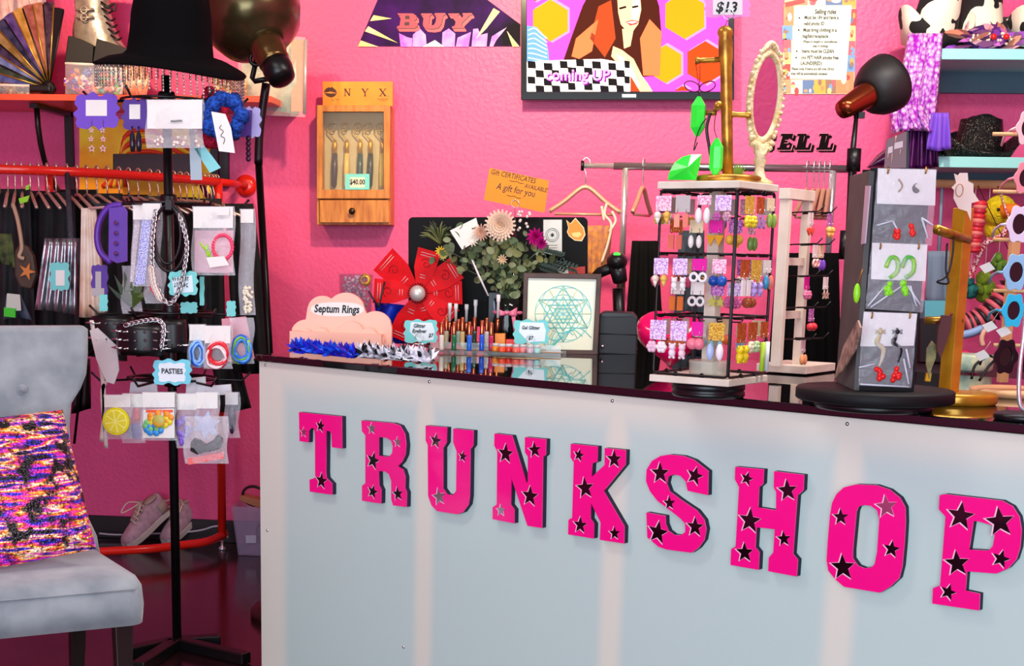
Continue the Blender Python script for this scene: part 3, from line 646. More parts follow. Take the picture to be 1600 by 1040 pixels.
k = MB(); k.tube(spline([atZ(350, 832, 0.08), ub, atZ(322, 846, 0.07), atZ(285, 851, 0.07), atZ(235, 857, 0.07), atZ(165, 861, 0.07), atZ(60, 866, 0.07), atZ(-60, 872, 0.07)], 5), 0.020, 10); k.build('base_rail', RED, rack)
k = MB(); k.lathe([(0.018, 0), (0.018, 0.01), (0.006, 0.02), (0.006, 0.07)], 12, None, (ub.x, ub.y, 0)); k.build('levelling_foot', CHROME, rack)
k = MB(); q = atzr(76, 268); k.tube([q, q - ZZ * 0.16], 0.017, 8); k.build('hanging_arm', RED, rack)
# hangers on the rail, each its own thing
def rail_at(t): i = min(len(RL) - 2, int(t * (len(RL) - 1))); f_ = t * (len(RL) - 1) - i; return RL[i].lerp(RL[i + 1], f_), (RL[i + 1] - RL[i]).normalized()
HM = clr(215, 190, 170, 0.25, metal=0.7)
hk = MB(); hk.tube([V((0, 0.017 * math.sin(a), 0.006 + 0.024 * math.cos(a))) for a in [i * PI / 6 - 1.2 for i in range(8)]] + [V((0, 0, -0.05)), V((0, 0, -0.09))], 0.0035, 5)
ha = MB(); ha.tube([V((0, -0.19, -0.15)), V((0, -0.02, -0.09)), V((0, 0.02, -0.09)), V((0, 0.19, -0.15))], 0.007, 6)
hang = thing('clothes_hanger', 'thin pale hanger on the red rail holding dark clothes', 'hanger', (0, 0, 0), 'hangers on the red rail')
h1 = hk.build('hook', HM, hang, base=(0, 0, 0)); h2 = ha.build('hanger_arm', HM, hang)
Rr = random.Random(9); first = True
for i in range(34):
    t_ = 0.02 + 0.96 * i / 33 + Rr.uniform(-.003, .003); p, d = rail_at(max(0.0, min(1.0, t_))); rz = math.atan2(d.y, d.x) + Rr.uniform(-.03, .03)
    if first: hang.location = p; hang.rotation_euler = (0, 0, rz); first = False
    else: dup(hang, p, rz)
GK = [mat('garment_%d' % i, c, 0.8, col2=tuple(int(x * 1.8) + 6 for x in c), nscale=12) for i, c in enumerate([(10, 10, 12), (16, 16, 18), (24, 26, 30), (12, 10, 14), (30, 34, 30), (8, 8, 9)])]
GL = ['black', 'jet black', 'charcoal', 'dark plum', 'dark olive', 'matte black']
pos = [(-40, 20, 310, -40, 24, 520, 0), (5, 40, 305, 0, 48, 540, 1), (35, 75, 308, 30, 80, 540, 2), (66, 110, 310, 64, 118, 560, 3), (100, 145, 306, 100, 150, 560, 5), (140, 185, 312, 140, 190, 560, 1), (180, 225, 314, 180, 228, 545, 0), (220, 262, 316, 222, 262, 560, 4), (258, 300, 318, 258, 302, 560, 5), (296, 340, 320, 296, 345, 565, 1)]
names = ['at the far left', 'with olive tag beside the wall', 'behind the silver pouch', 'behind the grey feather', 'left of the purple collar', 'behind the purple collar', 'behind the glitter strip bag', 'behind the cord necklaces', 'behind the handmade sign', 'behind the bead bracelet bag']
for i, (a0, a1, y0, b0, b1, y1, mi) in enumerate(pos):
    p = min(RL, key=lambda q_: abs(proj(q_)[0] - (a0 + a1) / 2)) + YY * (0.0 if i % 2 else 0.10)
    k = drape(a0 - 6, a1 + 6, y0 - 10, b0 - 8, b1 + 8, y1, p.y, 2.5, 0.02, 14, 8, seed=i)
    tag(k.build('hanging_garment', GK[mi], solid=0.006), '%s garment hanging on the red rail %s' % (GL[mi], names[i]), 'garment', 'dark clothes on the red rail')
k = drape(352, 395, 318, 366, 428, 580, 6.3, 3, 0.03, 16, 10, seed=40); tag(k.build('hanging_jacket', GK[0], solid=0.006), 'black jacket hanging between the red rack and the floor lamp pole', 'garment')
k = drape(330, 372, 560, 345, 392, 640, 6.35, 2, 0.02, 12, 6, seed=41); tag(k.build('hanging_skirt', GK[0], solid=0.006), 'black skirt hem hanging low beside the red upright', 'garment')
# accessories on the rack's front left
PL = mat('plaid_green', (36, 46, 30), 0.8, col2=(90, 100, 50), nscale=30)
tag(drape(-6, 18, 365, -8, 24, 416, 5.35, 2, 0.01, 10, 6, seed=50).build('plaid_bag', PL, solid=0.01), 'small green plaid pouch hanging at the left picture edge', 'bag')
t = thing('pouch_bag', 'brown leather pouch with orange star flower hanging on the red rack', 'bag', atY(36, 455, 5.35), None)
k = MB(); k.loops([pxY([(22, 392), (30, 380), (42, 384), (52, 400), (56, 430), (48, 452), (30, 448), (22, 430)], 5.33)], YY, 0.03); k.build('pouch', clr(70, 52, 40, 0.6), t, bevel=0.008)
k = MB(); k.loops([frame2(atY(42, 424, 5.32), XX, ZZ, star2(5, 0.035, 0.012, 70))], YY, 0.006); k.build('star_flower', clr(205, 120, 50, 0.4), t)
k = MB(); k.tube(spline([atY(20, 318, 5.36), atY(28, 345, 5.34), atY(34, 385, 5.33), atY(30, 400, 5.32), atY(38, 404, 5.32)], 5), 0.008, 6); k.build('strap', clr(180, 150, 120, 0.5), t)
k = drape(70, 120, 372, 54, 120, 488, 5.30, 5, 0.012, 20, 8, seed=52); tag(k.build('silver_scarf', mat('silver_lame', (188, 190, 195), 0.25, 0.8, col2=(90, 90, 96), nscale=12), solid=0.003), 'metallic silver fringe scarf hanging behind the chair', 'scarf')
t = thing('price_tag', 'turquoise scalloped price tag on the silver fringe scarf', 'tag', atY(93, 452, 5.22))
k = MB(); k.loops([pxY(scallop(78, 410, 108, 453, 0.14), 5.24)], YY, 0.002); k.build('tag_card', TURQ, t)
k = MB(); card(k, 87, 422, 101, 446, 5.238, 0.001); k.build('paper_label', WHITE, t)
_k = drape(100, 122, 372, 104, 124, 460, 5.42, 2, 0.02, 8, 8, seed=53); _q = min(RL, key=lambda q_: abs(proj(q_)[0] - 111)); _k.tube([atY(111, 374, 5.42), _q], 0.003, 5)
tag(_k.build('grey_feather', mat('smoke_grey', (70, 70, 80), 0.9, col2=(40, 40, 48), nscale=30), solid=0.02), 'smoky grey plush tail hanging beside the silver scarf', 'scarf')
tag(drape(10, 32, 460, 5, 50, 500, 5.32, 2, 0.02, 8, 5, seed=54).build('denim_scarf', clr(70, 80, 98, 0.8), solid=0.006), 'slate blue cloth hanging at the left above the chair back', 'scarf')
k = MB(); k.loops([pxY([(11, 458), (31, 460), (33, 485), (9, 486)], 5.28)], YY, 0.002); tag(k.build('paper_tag', clr(200, 205, 190)), 'pale grey paper tag hanging over the slate blue cloth', 'tag')
k = MB(); k.loops([pxY([(6, 480), (24, 482), (24, 496), (6, 494)], 5.27)], YY, 0.004); tag(k.build('green_tag', clr(60, 200, 40)), 'bright green strip hanging at the left behind the chair', 'tag')
k = MB(); k.loops([pxY([(29, 310), (46, 305), (43, 315), (31, 318)], 5.5)], YY, 0.004); k.loops([pxY([(40, 290), (46, 288), (45, 296), (40, 297)], 5.5)], YY, 0.004); tag(k.build('neon_hang_loop', clr(150, 220, 40)), 'neon green fabric loop among the hangers on the red rail', 'tag')
_k = drape(127, 150, 325, 124, 168, 492, 4.98, 3, 0.010, 14, 10, seed=55); STRAP_TOP = atY(139, 325, 4.98)
_k.tube([STRAP_TOP, atY(265, 318, atZ(277, 1012, 0).y)], 0.004, 5)
tag(_k.build('cream_strap_set', mat('cream_satin', (235, 215, 200), 0.3, col2=(200, 160, 130), nscale=10), solid=0.003), 'cream satin straps hanging at the left of the spinner stand', 'strap')

# ---------------------------------------------------------------- black spinner stand
SP = atZ(277, 1012, 0); SX, SY = SP.x, SP.y
stand = thing('spinner_stand', 'tall black four tier accessory stand on cross feet beside the grey chair', 'stand', (SX, SY, 0))
ztop = atY(264, 118, SY).z
MB().tube([(SX, SY, 0.03), (SX, SY, ztop)], 0.016, 12).build('pole', BLACK, stand)
for px_, py_ in ((405, 1034), (344, 1000), (185, 1023), (215, 1044)):
    e = atZ(px_, py_, 0.02); d = (e - V((SX, SY, 0.02))); L = min(d.length, 0.34); d.normalize()
    M_ = Matrix((d, V((-d.y, d.x, 0)), ZZ)).transposed()
    MB().box(V((SX, SY, 0.022)) + d * (L / 2), (L, 0.045, 0.04), M_).build('foot', BLACK, stand, bevel=0.004)
for ty in (158, 318, 487, 590):
    z = atY(270, ty, SY).z; k = MB(); k.lathe([(0.026, -0.03), (0.03, -0.02), (0.03, 0.02), (0.026, 0.03)], 14, None, (SX, SY, z)); hub = k.build('collar', BLACK, stand)
    k = MB(); k.torus((SX, SY, z - 0.0), 0.15, 0.0045, None, 30, 6); k.build('hook_ring', BLACK, stand)
    for j in range(6):
        a = j * PI / 3 + 0.35; k = MB(); r1 = 0.24
        k.tube([V((SX + 0.02 * math.cos(a), SY + 0.02 * math.sin(a), z)), V((SX + r1 * math.cos(a), SY + r1 * math.sin(a), z - 0.01)), V((SX + (r1 + 0.03) * math.cos(a), SY + (r1 + 0.03) * math.sin(a), z + 0.02))], 0.0045, 6); k.build('hook_arm', BLACK, stand)
# hat on top of the stand
ht = thing('fringed_hat', 'wide brim black felt hat with crystal fringe on top of the spinner stand', 'hat', (SX, SY, ztop))
HB = mat('black_felt', (6, 6, 7), 0.95, spec=0.15)
hc_ = atY(266, 95, SY); k = MB()
prof = [(0.245, -0.005), (0.25, 0.0), (0.20, 0.015), (0.155, 0.018), (0.140, 0.03), (0.132, 0.08), (0.128, 0.14), (0.118, 0.20), (0.098, 0.245), (0.06, 0.262), (0.0, 0.250)]
k.lathe(prof, 36, None, (0, 0, 0), cap=False)
tilt = rotM('Y', 6) @ rotM('X', 10)
k.v = [tilt @ V((p.x, p.y, p.z - (0.03 * (p.x / 0.25) ** 2 if p.z < 0.03 else 0) - (0.02 if p.z > 0.2 and abs(p.y) < 0.03 else 0))) + hc_ for p in k.v]
k.build('hat_body', HB, ht, solid=0.004)
fr = MB(); FRG = mat('crystal_fringe', (225, 215, 205), 0.12, 0.6, col2=(150, 130, 120), nscale=90)
for i in range(70):
    a = 2 * PI * i / 70; p = V((0.243 * math.cos(a), 0.243 * math.sin(a), -0.005 - 0.03 * math.cos(a) ** 2)); p = tilt @ p + hc_
    for j in range(7): fr.ball(p - ZZ * (0.006 + j * 0.010), (0.0032, 0.0032, 0.0052), 5, 4)
fr.build('crystal_fringe', FRG, ht, kind='stuff')
# ================================================================== goods on the spinner stand
YF = SY - 0.16
G1 = 'cards and packets on the spinner stand'
def hookline(b, px, py, Y): b.tube([atY(px, py, Y), atY(px + 1, py - 9, Y + 0.03)], 0.0015, 4)
def earring_card(label, box, lab, Y, mcol, group=G1):
    t = thing('earring_card', label, 'earring card', atY((box[0] + box[2]) / 2, box[3], Y), group)
    k = MB(); k.loops([pxY(scallop(*box, k=0.16), Y)], YY, 0.002); k.build('card', mcol, t)
    if lab: k = MB(); card(k, *lab, Y - 0.0012, 0.001); k.build('paper_label', WHITE, t)
    return t
t = earring_card('purple scalloped card with dangling silver star earrings, top left of the stand', (118, 147, 184, 200), (134, 156, 167, 181), YF, PURPLEC)
for x in (143, 161):
    k = MB()
    k.tube([atY(x, 186, YF - 0.004), atY(x, 240, YF - 0.004)], 0.0008, 4)
    for y, r in ((203, 5), (217, 5), (232, 6)):
        c = atY(x + random.uniform(-1, 1), y, YF - 0.006); R = r * mpp(YF)
        k.loops([frame2(c, XX, ZZ, star2(5, R, R * 0.5, 90)), frame2(c, XX, ZZ, star2(5, R * 0.6, R * 0.28, 90))], YY, 0.002)
    k.build('star_earring', SILVER, t)
t = earring_card('small purple card with two dark bottle earrings beside the star earrings', (192, 155, 233, 202), (202, 163, 219, 186), YF + 0.02, mat('violet_card', (86, 54, 150), 0.6))
for x in (207, 217):
    k = MB(); k.lathe([(0.003, 0.05), (0.003, 0.035), (0.009, 0.02), (0.010, -0.01), (0.007, -0.03)], 10, None, atY(x, 222, YF)); k.build('bottle_earring', clr(30, 34, 50, 0.15), t)
t = bag('earring_packet', 'bright clear packet with white header at the top of the spinner stand', 'packet', 228, 155, 318, 231, YF - 0.03, 46, puff=0.02)
k = MB(); Rr = random.Random(11)
for i in range(16): k.ball(atY(Rr.uniform(240, 312), Rr.uniform(214, 229), YF - 0.03), 0.006, 6, 4)
k.build('charm', clr(240, 225, 215, 0.3), t, kind='stuff')
k = MB(); k.loops([pxY([(266, 188), (284, 187), (285, 190), (267, 191)], YF - 0.045)], YY, 0.001); k.build('printed_line', INK, t)
def scrunchie(label, cpx, cpy, rx, ry, m, Y, wob, seed):
    R_ = random.Random(seed); k = MB(); n = 46; pts = []; rs = []
    for i in range(n):
        a = 2 * PI * i / n; q = 1 + 0.10 * math.sin(a * 7 + seed) + R_.uniform(-.05, .05)
        pts.append(atY(cpx + rx * q * math.cos(a), cpy + ry * q * math.sin(a), Y + 0.02 * math.sin(a * 9))); rs.append(wob * R_.uniform(0.75, 1.25) * mpp(Y))
    k.tube(pts, rs, 9, True)
    return tag(k.build('scrunchie', m), label, 'scrunchie', 'crochet scrunchies on the spinner stand')
CRB = mat('blue_crochet', (24, 92, 205), 0.85, col2=(8, 40, 120), nscale=110, bump=1.0, bscale=110)
CRR = mat('red_crochet', (238, 20, 78), 0.85, col2=(150, 5, 40), nscale=110, bump=1.0, bscale=110)
scrunchie('red crochet scrunchie behind the blue one at the top of the stand', 332, 186, 16, 38, CRR, YF + 0.09, 10, 1)
scrunchie('blue crochet scrunchie with white paper tag at the top of the stand', 350, 182, 25, 28, CRB, YF + 0.0, 10.5, 2)
t = thing('paper_tag', 'white handwritten paper tag pinned to the blue crochet scrunchie', 'tag', atY(350, 238, YF - 0.06))
k = MB(); k.loops([pxY([(330, 174), (352, 178), (361, 200), (367, 239), (342, 236), (336, 205)], YF - 0.06)], YY, 0.002); k.build('tag_paper', WHITE, t)
k = MB(); k.tube(spline(pxY([(346, 195), (343, 200), (349, 205), (345, 212), (351, 216), (349, 225)], YF - 0.062), 4), 0.001, 4); k.build('handwriting', INK, t)
t = earring_card('lilac card with a dark dangling earring behind the blue scrunchie', (376, 168, 407, 214), None, YF + 0.1, mat('lilac_card', (176, 168, 226), 0.6))
k = MB(); k.loops([pxY([(374, 172), (394, 172), (392, 214), (372, 214)], YF + 0.09)], YY, 0.002); k.build('purple_strip', mat('violet_card', (86, 54, 150), 0.6), t)
k = MB()
for i in range(5): k.ball(atY(388, 216 + i * 8, YF + 0.09), (0.009, 0.005, 0.010), 6, 5)
k.build('dangle', clr(60, 20, 50, 0.3), t)
for nm, pts, c, lab in (('long_tag', [(296, 231), (313, 231), (316, 281), (298, 281)], (168, 190, 200), 'grey blue long tag hanging under the bright packet'), ('long_tag', [(303, 231), (318, 226), (345, 262), (328, 270)], (130, 212, 216), 'turquoise slanted long tag hanging under the scrunchies')):
    k = MB(); k.loops([pxY(pts, YF + 0.01)], YY, 0.002); tag(k.build(nm, clr(*c)), lab, 'tag', 'long tags on the stand')

# second tier
t = thing('studded_collar', 'purple leather collar with pointed studs hanging on the stand', 'collar', atY(178, 410, YF))
PUR = mat('purple_leather', (92, 48, 160), 0.4)
k = MB(); o_ = [(172, 322), (196, 320), (201, 330), (198, 405), (190, 411), (172, 408), (166, 395), (168, 330)]
k.loops([pxY([(170, 325), (194, 322), (199, 330), (199, 408), (182, 411), (169, 404)], YF)], YY, 0.005); st_ = k.build('strap', PUR, t, bevel=0.001)
k = MB(); k.tube(spline(pxY([(190, 320), (170, 324), (156, 345), (152, 372), (158, 395), (174, 410)], YF + 0.03), 6), 0.011, 6); k.build('loop', PUR, t)
for y in (348, 364, 380, 396):
    k = MB(); k.lathe([(0.009, 0), (0.008, 0.004), (0.0005, 0.026)], 10, rotM('X', 90) @ rotM('Y', 20), atY(182, y, YF)); k.build('stud', SILVER, t)
t = bag('choker_packet', 'long clear packet with blue glitter choker next to the purple collar', 'packet', 206, 317, 252, 447, YF - 0.02, 26)
k = MB(); k.loops([pxY([(222, 342), (236, 342), (226, 444), (211, 444)], YF - 0.02)], YY, 0.004); k.build('glitter_strip', mat('blue_glitter', (70, 90, 230), 0.3, col2=(235, 235, 255), nscale=260, ncut=(0.48, 0.52)), t)
k = MB(); k.loops([pxY([(210, 342), (219, 342), (208, 440), (203, 440)], YF - 0.015)], YY, 0.004); k.build('pearl_strip', mat('pearl_strip', (230, 225, 230), 0.3, col2=(170, 150, 170), nscale=200), t)
for i, (cx_, cy_, rx, ry, r, lab) in enumerate([(265, 372, 26, 52, 0.006, 'thick black cord necklace loop in front of the stand pole'), (262, 366, 20, 46, 0.004, 'thin black cord necklace loop inside the thick one')]):
    k = MB(); k.tube([atY(cx_ + rx * math.cos(a), cy_ + ry * math.sin(a), YF - 0.05 - 0.012 * i) for a in [2 * PI * j / 36 for j in range(36)]], r, 6, True)
    k.box(atY(cx_ + 2, cy_ - ry, YF - 0.05 - 0.012 * i), (0.02, 0.015, 0.03)); tag(k.build('cord_necklace', BLACK), lab, 'necklace', 'cord necklaces on the stand')
def chain(pts, Y, r, m, name, label, n=40):
    path = spline(pxY(pts, Y), 8); k = MB(); L = [0]
    for a, b_ in zip(path, path[1:]): L.append(L[-1] + (b_ - a).length)
    for i in range(n):
        s_ = L[-1] * (i + 0.5) / n; j = max(q for q in range(len(L)) if L[q] <= s_); j = min(j, len(path) - 2)
        p = path[j].lerp(path[j + 1], (s_ - L[j]) / max(1e-6, L[j + 1] - L[j])); d = (path[j + 1] - path[j]).normalized()
        M_ = Matrix((d, YY if i % 2 else d.cross(YY), d.cross(YY) if i % 2 else YY)).transposed()
        k.torus(p, r, r * 0.32, M_, 8, 4, 1.3, 0.8)
    o = k.build(name, m); tag(o, label, 'necklace'); return o
chain([(243, 330), (238, 380), (240, 430), (252, 462), (264, 474), (276, 462), (286, 430), (292, 380), (280, 335)], YF - 0.08, 0.008, SILVER, 'chain_necklace', 'chunky silver chain necklace hanging below the black cords', 64)
chain([(236, 420), (240, 445), (250, 468)], YF - 0.1, 0.010, clr(230, 215, 205, 0.3), 'bead_chain', 'short strand of white chunky links beside the chain necklace', 16)
t = thing('handmade_sign', 'turquoise scalloped card sign with black hand lettering on the stand', 'sign', atY(288, 462, YF - 0.06))
k = MB(); k.loops([pxY(scallop(264, 424, 308, 461, 0.14), YF - 0.065)], YY, 0.002); k.build('sign_card', TURQ, t)
k = MB(); k.loops([pxY([(268, 434), (300, 430), (302, 456), (272, 458)], YF - 0.066)], YY, 0.001); k.build('white_patch', clr(215, 235, 240), t)
k = MB(); rs_ = random.Random(14)
for row, (y, n_) in enumerate(((435.5, 7), (445, 6))):
    for i in range(n_):
        x = 270 + i * 3.9 + row * 3; gl = [(x + rs_.uniform(-1.2, 1.2), y + dy_) for dy_ in (-3, -1, 1, 3)]; k.tube(pxY(gl, YF - 0.067), 0.0011, 4); q_ = y + rs_.choice((-3, 0, 3)); k.tube(pxY([(x - 1.2, q_), (x + 1.4, q_ + rs_.uniform(-1, 1))], YF - 0.067), 0.0011, 4)
k.build('hand_lettering', INK, t, kind='stuff')
for x0, y0, x1, y1, lab in ((282, 472, 308, 489, 'small turquoise scalloped tag under the hand lettered sign'), (354, 470, 368, 494, 'small turquoise tag hanging at the right of the stand'), (155, 460, 168, 486, 'small turquoise tag under the purple collar'), (312, 432, 319, 477, 'narrow turquoise tag right of the hand lettered sign')):
    k = MB(); k.loops([pxY(scallop(x0, y0, x1, y1, 0.14), YF + 0.0)], YY, 0.002); tag(k.build('price_tag', TURQ), lab, 'tag', 'turquoise tags on the stand')
t = bag('bracelet_packet', 'clear packet with white header, pink bead bracelet and green charm on the stand', 'packet', 300, 322, 366, 430, YF - 0.01, 34, puff=0.02)
k = MB(); k.loops([pxY([(304, 360), (364, 360), (364, 426), (304, 426)], YF + 0.012)], YY, 0.001); k.build('pink_backing', clr(244, 180, 195, 0.6), t)
k = MB()
for i in range(26): a = 2 * PI * i / 26; k.ball(atY(348 + 15 * math.cos(a), 386 + 19 * math.sin(a), YF - 0.025), 0.0065, 8, 6)
k.build('bead_bracelet', clr(252, 70, 110, 0.25), t)
k = MB(); Rr = random.Random(2)
for i in range(12): k.tube([atY(322, 392, YF - 0.02), atY(322 + Rr.uniform(-10, 10), 392 + Rr.uniform(-14, 12), YF - 0.025)], 0.003, 4)
k.build('green_charm', clr(170, 225, 40), t)
k = MB(); k.loops([pxY([(322, 402), (350, 400), (358, 414), (328, 418)], YF - 0.04)], YY, 0.001); k.build('price_slip', WHITE, t)
k = MB(); card(k, 338, 324, 358, 336, YF - 0.03, 0.001); k.build('price_label', WHITE, t)
t = bag('bead_packet', 'narrow clear packet with white beads at its tip, right side of the stand', 'packet', 374, 326, 398, 492, YF + 0.06, 22)
k = MB(); Rr = random.Random(4)
for i in range(46): v_ = Rr.random(); k.ball(atY(387 + Rr.uniform(-9, 9) * (1 - v_ * 0.5), 448 + 40 * v_, YF + 0.05), 0.006, 6, 4)
k.build('white_bead', clr(238, 230, 205, 0.35), t, kind='stuff')
t = bag('lip_packet', 'clear packet with red and white trim under the cord necklaces', 'packet', 226, 418, 258, 474, YF + 0.01, None)
k = MB(); k.loops([pxY([(232, 412), (240, 410), (246, 450), (256, 462), (248, 470), (234, 452)], YF)], YY, 0.004); k.build('red_ribbon', clr(226, 60, 70, 0.4), t)
t = thing('earring_card', 'dark violet card with a silver strip tag under the cream straps', 'earring card', atY(155, 462, YF + 0.05), G1)
k = MB(); k.loops([pxY(scallop(143, 414, 168, 462, 0.12), YF + 0.05)], YY, 0.002); k.build('card', mat('violet_card', (86, 54, 150), 0.6), t)
k = MB(); card(k, 149, 424, 158, 452, YF + 0.048, 0.001); card(k, 143, 450, 163, 462, YF + 0.046, 0.001); k.build('silver_label', clr(176, 170, 170, 0.4), t)
t = bag('leaf_packet', 'dark clear packet with green leaf shaped earrings below the glitter choker', 'packet', 190, 415, 222, 490, YF + 0.06, None)
for i in range(6):
    k = MB(); a = -0.9 + i * 0.35; c = atY(206, 482, YF + 0.06)
    k.loops([[c + V((0, 0, 0)), c + V((0.05 * math.sin(a) - 0.012, -0.004 * i, 0.06 * math.cos(a))), c + V((0.11 * math.sin(a), -0.004 * i, 0.13 * math.cos(a))), c + V((0.05 * math.sin(a) + 0.012, -0.004 * i, 0.06 * math.cos(a)))]], YY, 0.002); k.build('leaf', clr(30 + 10 * i, 60 + 8 * i, 36, 0.4), t)
# third tier: studded cuffs, ribbons, cord packets
LEA = mat('black_leather', (12, 11, 12), 0.35)
def cuff(label, cx_, cy_, w, h, Y, rows, seed):
    t = thing('studded_cuff', label, 'cuff', atY(cx_, cy_ + h / 2, Y), 'studded black cuffs on the stand')
    c = atY(cx_, cy_, Y); W = w / 2 * mpp(Y); Hh = h / 2 * mpp(Y); k = MB()
    k.lathe([(1, -Hh), (1.03, -Hh * 0.6), (1.03, Hh * 0.6), (1, Hh)], 24, Matrix(((W, 0, 0), (0, W * 0.7, 0), (0, 0, 1))), c, cap=False); k.build('band', LEA, t, solid=0.004)
    for r in range(rows):
        for i in range(9):
            a = PI + PI * (i + 0.5) / 9; z = Hh * (-0.55 + 1.1 * r / max(1, rows - 1)); n = V((math.cos(a), 0.7 * math.sin(a), 0)).normalized()
            p = c + V((W * 1.03 * math.cos(a), W * 0.72 * math.sin(a), z)); M_ = n.to_track_quat('Z', 'Y').to_matrix()
            k = MB(); k.lathe([(0.006, 0), (0.005, 0.004), (0.0004, 0.022)], 6, M_, p); k.build('spike', SILVER, t)
cuff('wide black leather cuff with silver spikes at the left of the stand', 176, 516, 66, 44, YF + 0.04, 2, 1)
cuff('black leather cuff with silver spikes and rings in the middle of the stand', 222, 530, 78, 48, YF - 0.04, 3, 2)
cuff('narrow glossy black cuff near the stand pole', 266, 524, 50, 52, YF + 0.0, 1, 3)
chain([(196, 508), (220, 502), (246, 500), (256, 512), (252, 545)], YF - 0.13, 0.008, SILVER, 'cuff_chain', 'small silver chain draped over the middle studded cuff', 26)
k = MB(); k.loops([pxY([(140, 516), (152, 512), (182, 540), (186, 578), (178, 600), (166, 596), (150, 560)], YF - 0.02)], YY, 0.006); tag(k.build('white_gloves', clr(225, 222, 222, 0.7)), 'white cloth glove hanging left below the studded cuffs', 'glove')
for lab, pts in (('long cream ribbon hanging at the left of the stand', [(143, 500), (150, 540), (160, 590), (163, 640), (158, 690)]), ('second cream ribbon hanging past the lemon packet', [(176, 560), (170, 590), (160, 610), (163, 660), (166, 700)])):
    k = MB(); pth = spline(pxY(pts, YF + 0.0), 5); k.add([p + XX * s_ for p in pth for s_ in (-0.007, 0.007)], [(2 * i, 2 * i + 1, 2 * i + 3, 2 * i + 2) for i in range(len(pth) - 1)], True)
    tag(k.build('ribbon', clr(235, 225, 215, 0.5), solid=0.002), lab, 'ribbon', 'cream ribbons on the stand')
k = drape(120, 140, 560, 112, 142, 642, YF + 0.25, 2, 0.02, 8, 6, seed=60); k.tube(pxY([(128, 560), (126, 600), (116, 692)], YF + 0.24), 0.003, 4); k.tube([atY(130, 561, YF + 0.25), atY(200, 500, YF + 0.2), V((SX, SY, atY(270, 487, SY).z))], 0.003, 5); tag(k.build('black_mask', LEA, solid=0.006), 'black lace mask hanging behind the chair back', 'mask')
def cord_packet(label, x0, y0, x1, y1, Y, cols, head):
    t = bag('cord_packet', label, 'packet', x0, y0, x1, y1, Y, head, puff=0.02); R_ = random.Random(x0)
    for ci, c in enumerate(cols):
        k = MB()
        for i in range(5):
            cx_, cy_ = (x0 + x1) / 2 + R_.uniform(-3, 3), y0 + (y1 - y0) * 0.68 + R_.uniform(-5, 5)
            k.tube([atY(cx_ + (x1 - x0) * 0.36 * R_.uniform(.8, 1) * math.cos(a), cy_ + (y1 - y0) * 0.24 * math.sin(a), Y - 0.012 - 0.004 * i + 0.004 * math.sin(3 * a)) for a in [2 * PI * q / 18 for q in range(18)]], 0.005, 5, True)
        k.build('coiled_cord', clr(*c, 0.3), t)
cord_packet('clear packet with coiled blue cord, right of the studded cuffs', 294, 506, 322, 574, YF - 0.0, [(30, 100, 220), (150, 200, 245)], 26)
cord_packet('clear packet with coiled red and white cord, right of the studded cuffs', 318, 508, 362, 576, YF - 0.06, [(230, 30, 50), (245, 225, 225)], 28)
cord_packet('pink clear packet with blue and green cord at the right of the stand', 358, 496, 396, 568, YF + 0.06, [(30, 110, 230), (90, 160, 240), (150, 220, 60)], None)
k = MB(); k.loops([pxY([(346, 498), (384, 494), (398, 560), (352, 566)], YF + 0.1)], YY, 0.002); tag(k.build('pink_packet', clr(245, 165, 180, 0.4)), 'flat pale pink packet behind the cord packets', 'packet')
# fourth tier: pasties
t = thing('pasties_sign', 'turquoise and white scalloped sign reading PASTIES above the lowest packets', 'sign', atY(269, 600, YF - 0.05))
k = MB(); k.loops([pxY(scallop(240, 562, 298, 600, 0.14), YF - 0.06)], YY, 0.003); k.build('sign_card', mat('sky_card', (120, 212, 230), 0.6), t)
k = MB(); k.loops([pxY(scallop(248, 567, 289, 596, 0.1), YF - 0.0612)], YY, 0.001); k.build('white_patch', clr(232, 240, 246), t)
k = MB(); pxtext(k, 'PASTIES', 269, 580, 8.5, YF - 0.062, sx=0.9); k.build('lettering', INK, t)
def pasty(label, x0, y0, x1, y1, Y, head, content, tx=None):
    t = bag('pasties_packet', label, 'packet', x0, y0, x1, y1, Y, head, puff=0.012, group='pasties packets on the lowest tier'); content(t); return t
def lemon(t):
    c = atY(181, 658, YF - 0.07); R = 22 * mpp(YF)
    k = MB(); k.loops([frame2(c, XX, ZZ, circ2(R, 30))], YY, 0.006); k.build('lemon_rind', clr(236, 226, 10, 0.4), t)
    k = MB(); k.loops([frame2(c - YY * 0.001, XX, ZZ, circ2(R * 0.84, 28))], YY, 0.001); k.build('lemon_pith', clr(250, 246, 130, 0.4), t)
    for i in range(8):
        a = i * PI / 4 + 0.2; k = MB(); k.loops([[c - YY * 0.002 + (XX * math.cos(q) + ZZ * math.sin(q)) * r for r, q in ((R * 0.12, a + PI / 8), (R * 0.76, a + 0.09), (R * 0.8, a + PI / 8), (R * 0.76, a + PI / 4 - 0.09))]], YY, 0.001); k.build('lemon_segment', clr(240, 228, 60, 0.3), t)
pasty('clear packet with a round yellow lemon slice, left of the lowest tier', 161, 616, 206, 686, YF - 0.055, 20, lemon)
